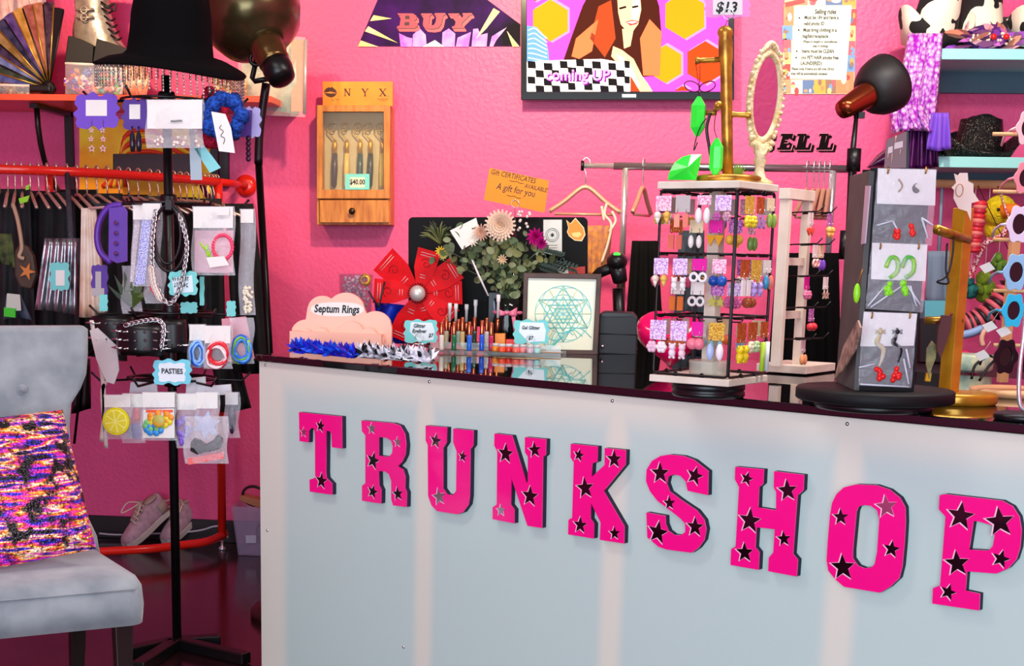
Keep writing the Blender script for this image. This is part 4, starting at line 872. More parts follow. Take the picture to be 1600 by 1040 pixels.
def rainbow(t):
    k = MB(); k.loops([pxY([(224, 640), (272, 638), (273, 684), (223, 684)], YF - 0.085)], YY, 0.001); k.build('white_backing', WHITE, t)
    cs = [(245, 150, 40), (240, 215, 40), (120, 200, 120), (60, 150, 225)]
    for i, c in enumerate(cs):
        k = MB(); 
        for j in range(7):
            a = j * 0.9 + i; k.ball(atY(246 + (18 - i * 2) * math.cos(a) * 0.9 + (4 if i < 2 else -6), 652 + i * 6 + 6 * math.sin(a), YF - 0.088), (0.012, 0.003, 0.012), 8, 5)
        k.build('petal', clr(*c, 0.4), t)
    k = MB(); k.ball(atY(248, 658, YF - 0.092), (0.022, 0.005, 0.022), 12, 6); k.build('flower_centre', mat('rainbow_centre', (235, 170, 50), 0.4, col2=(110, 190, 110), nscale=25), t)
    k = MB(); card(k, 228, 640, 270, 644, YF - 0.087, 0.001); k.build('red_strip', clr(240, 90, 50), t)
pasty('white packet with a rainbow flower print in the middle of the lowest tier', 221, 612, 275, 688, YF - 0.075, 24, rainbow)
def purp(t):
    k = MB(); Rr = random.Random(8)
    for i in range(12): k.ball(atY(288 + Rr.uniform(-9, 10), 668 + Rr.uniform(-18, 24), YF - 0.045), (Rr.uniform(.008, .016), .005, Rr.uniform(.008, .016)), 7, 5)
    k.build('purple_petal', clr(140, 100, 215, 0.35), t)
pasty('clear packet with purple petal pasties right of the rainbow print', 275, 614, 310, 700, YF - 0.045, 26, purp)
def blu(t):
    k = MB(); k.loops([frame2(atY(322, 664, YF - 0.07), XX, ZZ, star2(6, 0.05, 0.026, 80))], YY, 0.004); k.build('iridescent_star', mat('pale_iris', (205, 205, 240), 0.2, col2=(150, 170, 230), nscale=20), t)
pasty('clear packet with a pale iridescent star on the lowest tier', 305, 612, 342, 690, YF - 0.07, 26, blu)
def must(t):
    k = MB(); k.loops([pxY([(298, 690), (304, 684), (314, 688), (322, 694), (334, 686), (340, 678), (348, 684), (346, 698), (336, 704), (322, 706), (308, 710), (297, 704)], YF - 0.09)], YY, 0.006); k.build('black_shape', BLACKM, t, bevel=0.001)
    k = MB(); k.loops([pxY([(292, 716), (350, 706), (350, 716), (294, 726)], YF - 0.085)], YY, 0.002); k.build('red_strip', clr(245, 110, 110), t)
pasty('low clear packet with a black moustache shape and red strip', 288, 650, 356, 724, YF - 0.085, None, must)
def dark(t):
    k = MB(); k.ball(atY(362, 655, YF + 0.02), (0.014, 0.006, 0.05), 10, 8); k.build('dark_oval', clr(60, 30, 60, 0.4), t)
pasty('narrow clear packet with dark oval pasties, right end of the lowest tier', 350, 612, 374, 684, YF + 0.02, 20, dark)
def coin(t):
    k = MB(); k.loops([pxY([(210, 638), (216, 636), (218, 655), (209, 657)], YF - 0.035)], YY, 0.003); k.build('red_tip', clr(230, 60, 70), t)
    k = MB(); k.loops([pxY([(200, 664), (220, 660), (220, 686), (198, 684)], YF - 0.03)], YY, 0.002); k.build('lilac_shape', clr(150, 140, 190), t)
pasty('clear packet with red and lilac shapes between the lemon and the rainbow', 190, 614, 226, 692, YF - 0.03, 22, coin)
for i, (x0, y0, x1, y1, lab) in enumerate([(204, 594, 244, 612, 'row of white header cards left of the PASTIES sign'), (292, 588, 320, 614, 'white header card right of the PASTIES sign'), (322, 600, 360, 616, 'grey white header card at the right end of the lowest tier')]):
    k = MB(); k.loops([pxY([(x0, y0 + 3), (x1, y0), (x1 + 2, y1), (x0 - 2, y1 + 2)], YF + 0.06)], YY, 0.01); tag(k.build('header_card', clr(230, 230, 235)), lab, 'card')

# ---------------------------------------------------------------- big floor lamp behind the counter
YL = 5.42
LB = mat('bronze_enamel', (96, 84, 54), 0.25, 0.75)
lb_ = atZ(452, 962, 0.0); lamp = thing('floor_lamp', 'large bronze dome floor lamp on a black pole behind the counter', 'lamp', lb_)
Yl = lb_.y
k = MB(); k.lathe([(0.15, 0), (0.15, 0.03), (0.13, 0.05), (0.03, 0.06)], 26, None, lb_); k.build('base', clr(60, 30, 26, 0.4), lamp)
k = MB(); k.tube([lb_ + ZZ * 0.05, atY(421, 548, Yl), atY(404, 252, Yl)], 0.014, 10); k.build('lower_pole', mat('lamp_pole', (20, 18, 16), 0.25, 0.6), lamp)
k = MB(); k.tube(spline([atY(404, 256, Yl), atY(406, 205, Yl), atY(416, 130, Yl)], 4), [0.016] * 9, 10); k.build('upper_pole', BLACK, lamp)
k = MB(); k.tube(pxY([(401, 92), (394, 122), (398, 127), (424, 122)], Yl - 0.06), 0.010, 8); k.torus(atY(400, 92, Yl - 0.07), 0.022, 0.007, rotM('X', 90), 12, 6); k.build('yoke', BLACK, lamp)
# shade axis: from the dome (upper left) down to the socket at lower right, tipped towards the camera
dc = atY(388, 12, Yl); ax = V((0.44, -0.42, -0.72)).normalized(); M_ = (-ax).to_track_quat('Z', 'Y').to_matrix()
prof = [(0.060, -0.185), (0.075, -0.165), (0.115, -0.150), (0.155, -0.115), (0.178, -0.06), (0.183, 0.0), (0.175, 0.07), (0.165, 0.11)]
k = MB(); k.lathe(prof, 36, M_, dc, cap=False); k.build('dome_shade', LB, lamp, solid=0.003)
k = MB(); k.lathe([(0.060, -0.18), (0.064, -0.19), (0.060, -0.20), (0.062, -0.21), (0.058, -0.22), (0.061, -0.23), (0.056, -0.24), (0.057, -0.265), (0.05, -0.28)], 24, M_, dc); k.build('ribbed_neck', mat('neck_bronze', (110, 84, 48), 0.25, 0.8), lamp)
k = MB(); k.lathe([(0.053, -0.278), (0.055, -0.30), (0.048, -0.345), (0.03, -0.355)], 20, M_, dc); k.build('socket_cap', BLACK, lamp)

# ---------------------------------------------------------------- sneakers and bin on the floor
SNK = mat('sneaker_mesh', (196, 160, 176), 0.8, col2=(170, 140, 150), nscale=40, bump=0.3, bscale=120)
SNS = mat('sneaker_suede', (176, 150, 140), 0.9)
SOLE = mat('sneaker_sole', (205, 196, 190), 0.7)
LACE = clr(222, 205, 185, 0.8)
def sneaker(label, toe, heading, pitch, roll=0):
    t = thing('sneaker', label, 'shoe', (0, 0, 0), 'pair of sneakers on the floor')
    # sections along x from toe (0) to heel (0.29): (x, halfwidth, top z)
    S = [(0.0, 0.018, 0.035), (0.02, 0.038, 0.055), (0.06, 0.048, 0.070), (0.11, 0.048, 0.090), (0.16, 0.043, 0.115), (0.20, 0.038, 0.118), (0.24, 0.036, 0.112), (0.275, 0.034, 0.125), (0.292, 0.022, 0.120)]
    k = MB(); n = 12; P = []
    for x, w, z in S:
        for i in range(n):
            a = -PI * 0.05 + PI * 1.1 * i / (n - 1); P.append(V((x, w * math.cos(a), 0.022 + (z - 0.022) * max(0, math.sin(a)) ** 0.75)))
    k.add(P, [(l * n + i, l * n + i + 1, (l + 1) * n + i + 1, (l + 1) * n + i) for l in range(len(S) - 1) for i in range(n - 1)], True); up = k.build('upper', SNK, t, base=(0, 0, 0), solid=0.003); 
    k = MB(); P = []; N = 2 * len(S)
    ol = [(x, w * 1.10) for x, w, z in S] + [(x, -w * 1.10) for x, w, z in reversed(S)]
    k.loops([[V((x, y, 0)) for x, y in ol]], ZZ, 0.030); k.build('sole', SOLE, t, bevel=0.006)
    k = MB(); k.lathe([(0.9, 0.0), (1.0, 0.006), (0.9, 0.012)], 18, Matrix(((0.045, 0, 0), (0, 0.028, 0), (0, 0, 1))), (0.235, 0, 0.112)); k.build('collar', SNS, t)
    k = MB(); k.grid(lambda u, v: V((0.10 + 0.09 * v, -0.018 + 0.036 * u, 0.091 + 0.055 * v)), 4, 4); k.build('tongue', SNS, t, solid=0.006)
    k = MB(); k.grid(lambda u, v: V((0.235 + 0.05 * u, -0.039 * math.cos(0), 0.03 + 0.06 * v)), 2, 2); k.build('heel_overlay', SNS, t, solid=0.003)
    for j in range(5):
        x = 0.095 + 0.02 * j; z = 0.092 + 0.0105 * j; k = MB(); k.tube(spline([V((x, -0.030, z - 0.012)), V((x + 0.004, 0, z + 0.006)), V((x + 0.012, 0.030, z - 0.008))], 4), 0.0035, 5); k.build('lace', LACE, t)
    for s_ in (-1, 1):
        k = MB(); k.tube(spline([V((0.18, 0, 0.142)), V((0.15, 0.05 * s_, 0.155)), V((0.10, 0.06 * s_, 0.13)), V((0.14, 0.03 * s_, 0.13)), V((0.178, 0, 0.14))], 5), 0.0035, 5); k.build('lace_loop', LACE, t)
    t.location = toe; t.rotation_euler = (math.radians(roll), math.radians(-pitch), math.radians(heading)); return t
sneaker('dusty pink lace up sneaker leaning on the wall, left of the pair', atZ(197, 857, 0.0), 56, 30)
sneaker('dusty pink lace up sneaker behind the stand pole, right of the pair', atZ(258, 851, 0.0), 66, 24)
BINM = mat('clear_bin', (190, 180, 215), 0.15, alpha=0.34, spec=0.6)
p0 = atZ(368, 868, 0.0); bc = p0 + V((0.16, 0.12, 0))
bn = thing('storage_bin', 'clear plastic bin with sandals on the floor behind the counter corner', 'bin', bc)
k = MB(); w0, w1, d0, d1, hh = 0.15, 0.175, 0.11, 0.13, 0.235
P = [bc + V((x * w, y * d, z)) for w, d, z in ((w0, d0, 0.002), (w1, d1, hh), (w1 - .006, d1 - .006, hh), (w0 - .006, d0 - .006, 0.008)) for x, y in ((-1, -1), (1, -1), (1, 1), (-1, 1))]
k.add(P, [(3, 2, 1, 0)] + [(l * 4 + i, l * 4 + (i + 1) % 4, (l + 1) * 4 + (i + 1) % 4, (l + 1) * 4 + i) for l in range(3) for i in range(4)] + [(12, 13, 14, 15)], False); k.build('tub', BINM, bn)
k = MB(); k.torus(bc + ZZ * hh, 1, 0.006, Matrix(((w1, 0, 0), (0, d1, 0), (0, 0, 1))), 4, 5); 
k = MB(); card(k, 384, 836, 400, 848, bc.y - d0 - 0.014, 0.001); k.build('bin_label', clr(190, 195, 215), bn)
for lab, dx, dz, a, c in (('tan platform sandal with black heart strap lying in the clear bin', -0.05, 0.24, 12, (176, 116, 84)), ('dark teal wedge shoe inside the clear bin', 0.02, 0.12, -35, (36, 60, 72)), ('tan sandal heel standing at the back of the clear bin', 0.12, 0.28, 60, (150, 100, 80))):
    t = thing('sandal', lab, 'shoe', bc + V((dx, 0, dz)), 'shoes in the clear bin'); Ms = rotM('Y', a)
    k = MB(); k.loops([[bc + V((dx, -0.05, dz)) + Ms @ V(p) for p in ((-0.11, 0, -0.012), (0.02, 0, -0.03), (0.11, 0, -0.04), (0.12, 0, 0.02), (0.03, 0, 0.012), (-0.11, 0, 0.012))]], YY, 0.08); k.build('sole', clr(*c, 0.6), t, bevel=0.004)
    k = MB(); k.tube([bc + V((dx, -0.02, dz)) + Ms @ V((-0.05 + 0.055 * math.cos(q), 0.0 - 0.03 * math.sin(q * 2) * 0, 0.02 + 0.045 * math.sin(q))) for q in [2 * PI * i / 20 for i in range(20)]], 0.007, 6, True); k.build('strap', BLACK, t)
# ================================================================== wall in the middle
def flatmat(name, c, emit=0.0, rough=0.5): return mat(name, c, rough, emit=emit)
YT = YW - 0.09
tv = thing('wall_television', 'black framed flat television on the pink wall showing a bright show', 'television', atY(980, 155, YT))
k = MB(); bz = [(814, -42), (1147, -36), (1147, 156), (814, 156)]
sc_ = [(823, -34), (1138, -28), (1138, 143), (823, 143)]
k.loops([pxY(bz, YT - 0.004), pxY(sc_, YT - 0.004)], YY, 0.03); k.build('bezel', mat('tv_gloss', (8, 8, 9), 0.15), tv, bevel=0.002)
k = MB(); k.loops([pxY([(818, -38), (1143, -32), (1143, 152), (818, 152)], YT + 0.012)], YY, 0.05); k.build('tv_body', BLACKM, tv)
EM = 0.9
SCM = [mat('scr_%d' % i, c, 0.6, emit=EM * 0.8, spec=0.05) for i, c in enumerate([(250, 70, 225), (250, 135, 20), (240, 60, 20), (60, 22, 16), (246, 190, 150), (250, 248, 250), (20, 18, 24), (90, 140, 215), (250, 130, 225), (250, 110, 70), (255, 225, 190), (150, 60, 30), (200, 60, 70), (110, 10, 130), (255, 150, 250)])]
k = MB(); L0 = YT + 0.004
k.mat(0).loops([pxY(sc_, L0)], YY, 0.004)
def lay(i, pts, n): k.mat(i).loops([pxY(pts, L0 - 0.0004 * n)], YY, 0.0)
def hexa(cx_, cy_, r, i): 
    lay(8, [(cx_ + 2 + r * 1.08 * math.sin(a), cy_ + r * 1.12 * math.cos(a)) for a in [q * PI / 3 for q in range(6)]], 1)
    lay(i, [(cx_ + r * 0.95 * math.sin(a), cy_ + r * math.cos(a)) for a in [q * PI / 3 for q in range(6)]], 2)
for c in ((860, 32, 33, 1), (1070, 24, 37, 1), (1102, 98, 34, 2), (1040, 100, 30, 1), (1066, 150, 16, 2), (836, -12, 14, 2), (1120, -8, 22, 2)):
    cx_, cy_, r, i = c
    pts = [(cx_ + r * 0.95 * math.sin(a), min(142, max(-27, cy_ + r * math.cos(a)))) for a in [q * PI / 3 for q in range(6)]]
    lay(8, [(x + 3, min(142, max(-27, y + (2 if y > cy_ else -3)))) for x, y in pts], 1); lay(i, pts, 2)
lay(3, [(930, -28), (910, 10), (892, 60), (880, 95), (905, 100), (975, 104), (1005, 120), (1030, 118), (1034, 60), (1030, 10), (1018, -28)], 3)     # long dark hair
lay(9, [(900, 60), (893, 88), (905, 92), (925, 80), (935, 30)], 4); lay(9, [(1000, 60), (1005, 118), (1031, 118), (1034, 50), (1015, 30)], 4); lay(11, [(935, 10), (922, 60), (945, 90), (962, 60), (955, 0)], 4)
lay(4, [(964, -10), (966, 20), (970, 38), (980, 50), (988, 50), (997, 38), (1002, 15), (1000, -10)], 5)                       # face
lay(10, [(990, -5), (1000, 0), (1001, 15), (994, 36), (989, 40), (986, 15)], 6); lay(4, [(972, 45), (990, 46), (985, 72), (975, 76)], 5)
lay(12, [(977, 34), (988, 31), (998, 33), (994, 38), (985, 40)], 7); lay(5, [(979, 35), (988, 33), (996, 34), (988, 37)], 8)
lay(6, [(967, 12), (978, 9), (979, 12), (968, 15)], 7); lay(6, [(987, 10), (997, 8), (998, 11), (988, 13)], 7)
lay(4, [(955, 88), (958, 72), (972, 78), (990, 92), (1003, 118), (1012, 130), (1020, 143), (985, 143), (975, 110)], 6)            # hand and arm
lay(10, [(962, 84), (975, 90), (990, 110), (1000, 135), (990, 142), (978, 112)], 7)
lay(11, [(970, 128), (985, 118), (1000, 143), (975, 143)], 8)
lay(7, [(823, 40), (838, 42), (850, 55), (857, 80), (858, 98), (823, 98)], 3)
for i in range(7): k.mat(5).tube(spline(pxY([(825, 48 + i * 7), (835, 44 + i * 8), (845, 52 + i * 7), (855, 60 + i * 6)], L0 - 0.0016), 4), 0.0022, 4)
lay(5, [(823, 96), (870, 94), (940, 92), (985, 100), (985, 143), (823, 143)], 9)
for r in range(4):
    for q in range(13):
        if (r + q) % 2 == 0:
            x0 = 824 + q * 12.6; y0 = 95 + r * 12; y0 += 3 * math.sin(q * 0.8); x1 = x0 + 12.6 + math.sin(r * 2 + q); lay(6, [(x0, y0), (min(x1, 984), y0 + 1), (min(x1 + 1, 984), min(143, y0 + 12)), (x0 + 1, min(143, y0 + 11.5))], 10)
k.mat(13); pxtext(k, 'coming UP', 904.5, 119.5, 17, L0 - 0.0052, sx=0.95)
k.mat(14); pxtext(k, 'coming UP', 902.5, 117.5, 17, L0 - 0.0057, sx=0.95)
k.build('screen', SCM, tv)
k = MB(); k.loops([pxY([(972, 147), (994, 147), (994, 152), (972, 152)], YT - 0.005)], YY, 0.001); k.build('maker_badge', SILVER, tv)

# BUY banner
YP = YW - 0.006
bn_ = thing('wall_banner', 'purple crystal banner reading BUY on the wall left of the television', 'banner', atY(690, 72, YP))
k = MB(); k.loops([pxY([(559, 72), (596, -14), (743, -14), (813, 38), (813, 72)], YP)], YY, 0.004)
k.build('banner_sheet', mat('purple_night', (60, 6, 100), 0.6, col2=(12, 2, 20), nscale=5, spec=0.15), bn_)
k = MB()
k.mat(0)
for pts in ([(460, 285), (530, 320), (575, 330), (570, 403), (475, 403)], [(640, 245), (690, 300), (700, 403), (575, 403), (580, 300)], [(890, 245), (945, 290), (940, 403), (830, 403), (835, 280)], [(1080, 275), (1060, 403), (950, 403), (965, 325)], [(1140, 245), (1165, 300), (1225, 285), (1215, 403), (1085, 403), (1100, 250)], [(1390, 235), (1300, 345), (1270, 403), (1240, 403), (1260, 315), (1330, 270)]):
    k.loops([tr(pts, (540, 0), 5.517, YP - 0.0008)], YY, 0)
k.mat(1); k.loops([tr([(770, 345), (850, 403), (660, 403)], (540, 0), 5.517, YP - 0.0014)], YY, 0)
k.mat(2)
for pts in ([(1275, 70), (1330, 100), (1210, 250), (1120, 340)], [(1390, 265), (1440, 330), (1498, 400), (1440, 403)], [(130, 348), (285, 403), (105, 400)], [(195, 225), (450, 370), (165, 270)], [(240, 130), (398, 160), (210, 182)]):
    k.loops([tr(pts, (540, 0), 5.517, YP - 0.0018)], YY, 0)
k.build('crystal_print', [mat('crystal_lilac', (236, 170, 250), 0.25, col2=(200, 90, 240), nscale=14), clr(235, 250, 225, 0.3), mat('lime_beam', (200, 225, 70), 0.3, col2=(250, 200, 170), nscale=8)], bn_)
LET = {'B': [[(445,115),(580,115),(610,135),(612,165),(590,180),(618,200),(618,230),(595,242),(440,242),(445,225),(465,220),(478,135),(455,130)],[(515,135),(550,135),(552,165),(512,165)],[(510,190),(550,190),(548,220),(506,220)]],
 'U': [[(650,115),(745,115),(742,130),(725,135),(718,205),(728,222),(760,215),(775,190),(785,135),(765,130),(770,112),(860,112),(858,128),(840,135),(825,205),(800,240),(750,250),(690,245),(668,225),(665,200),(675,135),(650,130)]],
 'Y': [[(885,115),(980,115),(975,130),(965,132),(990,165),(1020,132),(1005,128),(1010,112),(1090,112),(1088,128),(1068,132),(1005,195),(998,225),(1020,228),(1018,242),(915,242),(918,228),(940,222),(948,190),(910,132),(885,128)]]}
for ch_, lp in LET.items():
    k = MB(); k.mat(1)
    for s_ in (30, 20, 10): k.loops([tr([(x + s_ * 0.7, y + s_) for x, y in l] , (540, 0), 5.517, YP - 0.002 - 0.0001 * (30 - s_) / 10) for l in lp[:1]], YY, 0)
    k.mat(2); k.loops([tr([(x + 5, y + 6) for x, y in lp[0]], (540, 0), 5.517, YP - 0.0026)], YY, 0)
    k.mat(0); k.loops([tr(l, (540, 0), 5.517, YP - 0.003) for l in lp], YY, 0.0)
    k.build('letter', [clr(170, 62, 84), clr(226, 84, 100), clr(60, 10, 40)], bn_, label='red shaded block letter ' + ch_)
# SELL lettering on the wall
sl = thing('wall_lettering', 'black shaded block lettering SELL painted on the pink wall behind the mirror', 'lettering', atY(1235, 240, YP))
LL = [(245,775),(300,775),(298,788),(285,790),(272,855),(305,855),(315,830),(328,830),(318,870),(225,870),(228,857),(240,855),(255,790),(243,788)]
EE = [(150,775),(222,775),(214,805),(200,805),(200,790),(178,790),(172,815),(190,815),(188,828),(168,828),(160,855),(195,855),(205,832),(218,832),(206,870),(125,870),(128,857),(140,855),(158,790),(148,788)]
SS = [(60,775),(110,775),(104,805),(90,805),(88,790),(66,790),(60,808),(98,825),(95,855),(80,870),(20,870),(26,838),(40,838),(42,855),(66,855),(70,840),(38,822),(42,790)]
for nm, pts in (('S', SS), ('E', EE), ('L', LL), ('L', [(x + 128, y) for x, y in LL])):
    k = MB()
    k.mat(0)
    for s_ in (12, 6): k.loops([tr([(x + s_ * 1.5, y + s_) for x, y in pts], (1180, 0), 3.714, YP + 0.0015 - 0.0002 * (12 - s_))], YY, 0)
    cx_ = sum(p[0] for p in pts) / len(pts); cy_ = sum(p[1] for p in pts) / len(pts)
    k.mat(1); k.loops([tr([(x + (4 if x > cx_ else -3), y + (3 if y > cy_ else -3)) for x, y in pts], (1180, 0), 3.714, YP - 0.0004)], YY, 0)
    k.mat(0); k.loops([tr(pts, (1180, 0), 3.714, YP - 0.0008)], YY, 0)
    k.build('letter', [clr(14, 6, 10, 0.8, spec=0.1), clr(225, 120, 150)], sl, label='black block letter ' + nm)
# poster collage with selling rules
po = thing('rules_poster', 'magazine collage poster with a white sheet of selling rules on the pink wall', 'poster', atY(1277, 147, YP))
k = MB(); k.loops([pxY([(1226, -12), (1338, -12), (1335, 147), (1222, 147)], YP)], YY, 0.003); k.build('backing_sheet', clr(238, 190, 160), po)
Rr = random.Random(12); pal = [(240, 140, 90), (110, 160, 210), (235, 90, 110), (250, 205, 130), (225, 60, 60), (200, 150, 110), (245, 225, 205), (90, 120, 170), (240, 170, 60), (150, 110, 90)]
k = MB(); nslot = [clr(*c) for c in pal]
cells = [(1224, 8, 1240, 40), (1222, 40, 1238, 62), (1224, 60, 1236, 82), (1223, 82, 1236, 100), (1222, 100, 1235, 124), (1222, 124, 1236, 146), (1236, 125, 1254, 146), (1254, 125, 1272, 146), (1272, 125, 1290, 146), (1290, 124, 1306, 146), (1306, 112, 1334, 146), (1322, 86, 1336, 112), (1322, 64, 1336, 86), (1324, 40, 1337, 64), (1324, 14, 1338, 40), (1240, -10, 1262, 8), (1262, -10, 1290, 8), (1290, -10, 1316, 8), (1316, -10, 1337, 12)]
for i, (x0, y0, x1, y1) in enumerate(cells):
    k.mat(i % 10); k.loops([pxY([(x0, y0), (x1, y0), (x1, y1), (x0, y1)], YP - 0.0006)], YY, 0)
    for j in range(3):
        k.mat((i * 3 + j + 4) % 10); cx_, cy_ = Rr.uniform(x0 + 3, x1 - 3), Rr.uniform(y0 + 3, y1 - 3); rx, ry = Rr.uniform(2, (x1 - x0) * 0.3), Rr.uniform(2, (y1 - y0) * 0.3)
        k.loops([pxY([(cx_ + rx * math.cos(a), cy_ + ry * math.sin(a)) for a in [q * PI / 5 for q in range(10)]], YP - 0.001 - 0.0003 * j)], YY, 0)
k.mat(4); k.loops([pxY([(1226, 4), (1256, -2), (1258, 4), (1228, 11)], YP - 0.0022)], YY, 0)
k.build('magazine_clippings', nslot, po)
k = MB(); k.loops([pxY([(1242, 9), (1331, 8), (1322, 125), (1234, 123)], YP - 0.003)], YY, 0.0005); k.build('rules_sheet', clr(232, 240, 222, 0.6), po)
k = MB()
for tx_, x, y, h, al in (('Selling rules', 1290, 18.5, 6.6, 'CENTER'), ('Must be 18+ and have a', 1257, 27.5, 5.2, 'LEFT'), ('valid photo ID', 1256, 37, 5.2, 'LEFT'), ('Must bring clothing in a', 1255, 47, 5.2, 'LEFT'), ('bag/bin/receptacle', 1254, 56.5, 5.2, 'LEFT'), ('(Please no hangers or unconditioned', 1255, 65, 3.4, 'LEFT'), ('piles of clothing)', 1270, 72, 3.4, 'LEFT'), ('Items must be CLEAN', 1253, 80, 5.2, 'LEFT'), ('(no PET HAIR smoke free', 1252, 90, 5.2, 'LEFT'), ('LAUNDERED)', 1251, 99, 5.2, 'LEFT'), ('Please note: if items are left over 24 hrs', 1237, 107.5, 3.9, 'LEFT'), ('they will be automatically donated', 1236, 115, 3.9, 'LEFT')):
    pxtext(k, tx_, x, y, h, YP - 0.0034, align=al, sx=0.72)
for y, x in ((28, 1249), (47, 1248), (80, 1245), (90, 1244)): k.loops([pxY([(x + 1.4 * math.cos(a), y + 1.4 * math.sin(a)) for a in [q * PI / 4 for q in range(8)]], YP - 0.0038)], YY, 0)
k.build('printed_rules', INK, po)

# ---------------------------------------------------------------- hair stick cabinet
YN = YW - 0.15
def nx(x, y): return (480 + x / 4.16, 110 + y / 4.16)
def nq(x0, y0, x1, y1): return [nx(x0, y0), nx(x1, y0), nx(x1, y1), nx(x0, y1)]
PINE = mat('honey_pine', (214, 142, 66), 0.45, col2=(170, 98, 40), nscale=6)
pn = PINE.node_tree; [n for n in pn.nodes if n.type == 'TEX_NOISE'][0].inputs['Scale'].default_value = 5
mpn = pn.nodes.new('ShaderNodeMapping'); mpn.inputs['Scale'].default_value = (8, 8, 1.2); tcn = [n for n in pn.nodes if n.type == 'TEX_COORD'][0]; pn.links.new(tcn.outputs['Object'], mpn.inputs[0]); pn.links.new(mpn.outputs[0], [n for n in pn.nodes if n.type == 'TEX_NOISE'][0].inputs['Vector'])
nb = thing('display_cabinet', 'honey pine wall cabinet with glass door and drawer, lettered NYX on top', 'cabinet', atY(556, 352, YW))
k = MB()
def fr_(k, o, i, Y, t): k.loops([pxY(o, Y), pxY(i, Y)], YY, t)
fr_(k, nq(62, 228, 538, 1003), nq(80, 250, 520, 985), YN + 0.02, YW - YN - 0.022); k.loops([pxY(nq(75, 820, 525, 838), YN + 0.02)], YY, 0.11)
k.build('carcass', PINE, nb, bevel=0.002)
k = MB(); k.loops([pxY(nq(80, 250, 520, 830), YW - 0.012)], YY, 0.01); k.build('back_board', clr(186, 164, 120, 0.7), nb)
k = MB(); fr_(k, nq(62, 225, 538, 832), nq(100, 268, 497, 775), YN, 0.019); dr = k.build('door', PINE, nb, bevel=0.002)
k = MB(); k.loops([pxY(nq(98, 266, 499, 777), YN + 0.008)], YY, 0.002); k.build('glass_pane', mat('cabinet_glass', (225, 235, 235), 0.03, alpha=0.05, spec=0.5), dr)
k = MB(); k.loops([pxY(nq(80, 842, 530, 988), YN + 0.002)], YY, 0.018); dw = k.build('drawer', PINE, nb, bevel=0.003)
k = MB(); k.lathe([(0.005, 0), (0.006, 0.01), (0.014, 0.016), (0.015, 0.024), (0.009, 0.030)], 16, rotM('X', 90), atY(*nx(297, 915), YN + 0.002)); k.build('knob', mat('dark_knob', (50, 36, 24), 0.25, 0.5), dw)
k = MB(); k.loops([pxY(nq(100, 72, 556, 232), YN + 0.01)], YY, 0.018); hd = k.build('header_board', mat('orange_pine', (240, 150, 40), 0.5, col2=(220, 120, 26), nscale=4), nb, bevel=0.001)
k = MB(); YH = YN + 0.0094
def bar(x0, y0, x1, y1, w): 
    dx, dy = x1 - x0, y1 - y0; L = math.hypot(dx, dy); a, b_ = -dy / L * w / 2, dx / L * w / 2
    k.loops([pxY([nx(x0 + a, y0 + b_), nx(x1 + a, y1 + b_), nx(x1 - a, y1 - b_), nx(x0 - a, y0 - b_)], YH)], YY, 0.0004)
for c in ((246, 120, 246, 165, 5), (246, 120, 276, 165, 9), (276, 120, 276, 165, 5), (238, 120, 254, 120, 4), (268, 120, 284, 120, 4), (238, 166, 254, 166, 4),
          (360, 120, 376, 146, 9), (392, 120, 376, 146, 5), (376, 144, 376, 166, 8), (352, 120, 368, 120, 4), (384, 120, 400, 120, 4), (367, 166, 385, 166, 4),
          (474, 120, 508, 166, 10), (508, 120, 474, 166, 5), (466, 120, 484, 120, 4), (500, 120, 516, 120, 4), (466, 166, 484, 166, 4), (498, 166, 518, 166, 4), (525, 168, 529, 168, 5), (455, 186, 528, 186, 3), (470, 196, 515, 196, 3), (155, 190, 175, 196, 3), (180, 186, 205, 192, 3)): bar(*c)
k.loops([pxY([nx(*p) for p in ((106, 140), (125, 115), (145, 108), (152, 114), (160, 106), (185, 125), (195, 148), (170, 142), (150, 136), (130, 142))], YH)], YY, 0.0004)
k.loops([pxY([nx(*p) for p in ((108, 145), (130, 148), (150, 150), (172, 148), (193, 150), (180, 168), (155, 176), (130, 168))], YH)], YY, 0.0004)
k.build('header_lettering', clr(70, 28, 16), hd, kind='stuff')
for i, (x, c, nm) in enumerate(((180, (58, 26, 50), 'plum'), (258, (206, 170, 80), 'gold'), (345, (36, 62, 66), 'teal'), (412, (26, 22, 24), 'black'), (490, (210, 180, 60), 'yellow'))):
    Yh = YW - 0.035; t = thing('hair_stick', '%s handled hair stick with gold spiral inside the pine cabinet' % nm, 'hair stick', atY(*nx(x, 770), Yh), 'hair sticks in the pine cabinet')
    k = MB(); sp_ = [nx(x - 4, 450), nx(x - 25, 425), nx(x - 46, 400), nx(x - 48, 370), nx(x - 30, 348), nx(x - 5, 345), nx(x + 6, 365), nx(x - 4, 392), nx(x - 22, 394), nx(x - 28, 378), nx(x - 16, 370)]
    k.tube(spline(pxY(sp_, Yh), 4), 0.0032, 6); k.build('spiral', clr(150, 110, 50, 0.3, metal=0.8), t)
    k = MB(); k.tube(pxY([nx(x, 450), nx(x, 480), nx(x, 540)], Yh), [0.006, 0.012, 0.010], 8); k.build('ferrule', clr(226, 170, 50, 0.25, metal=0.7), t)
    k = MB(); k.tube(pxY([nx(x, 540), nx(x - 2, 640), nx(x - 6, 745), nx(x - 8, 765)], Yh), [0.012, 0.015, 0.013, 0.004], 8); k.build('handle', clr(*c, 0.3), t)
t = thing('price_card', 'small turquoise price card on the glass of the pine cabinet', 'price card', atY(*nx(325, 775), YN))
k = MB(); k.loops([pxY(nq(246, 672, 405, 774), YN - 0.003)], YY, 0.002); k.build('card', TURQ, t)
k = MB(); k.loops([pxY(nq(278, 694, 374, 760), YN - 0.0036)], YY, 0.0005); k.build('paper_label', clr(225, 225, 200), t)
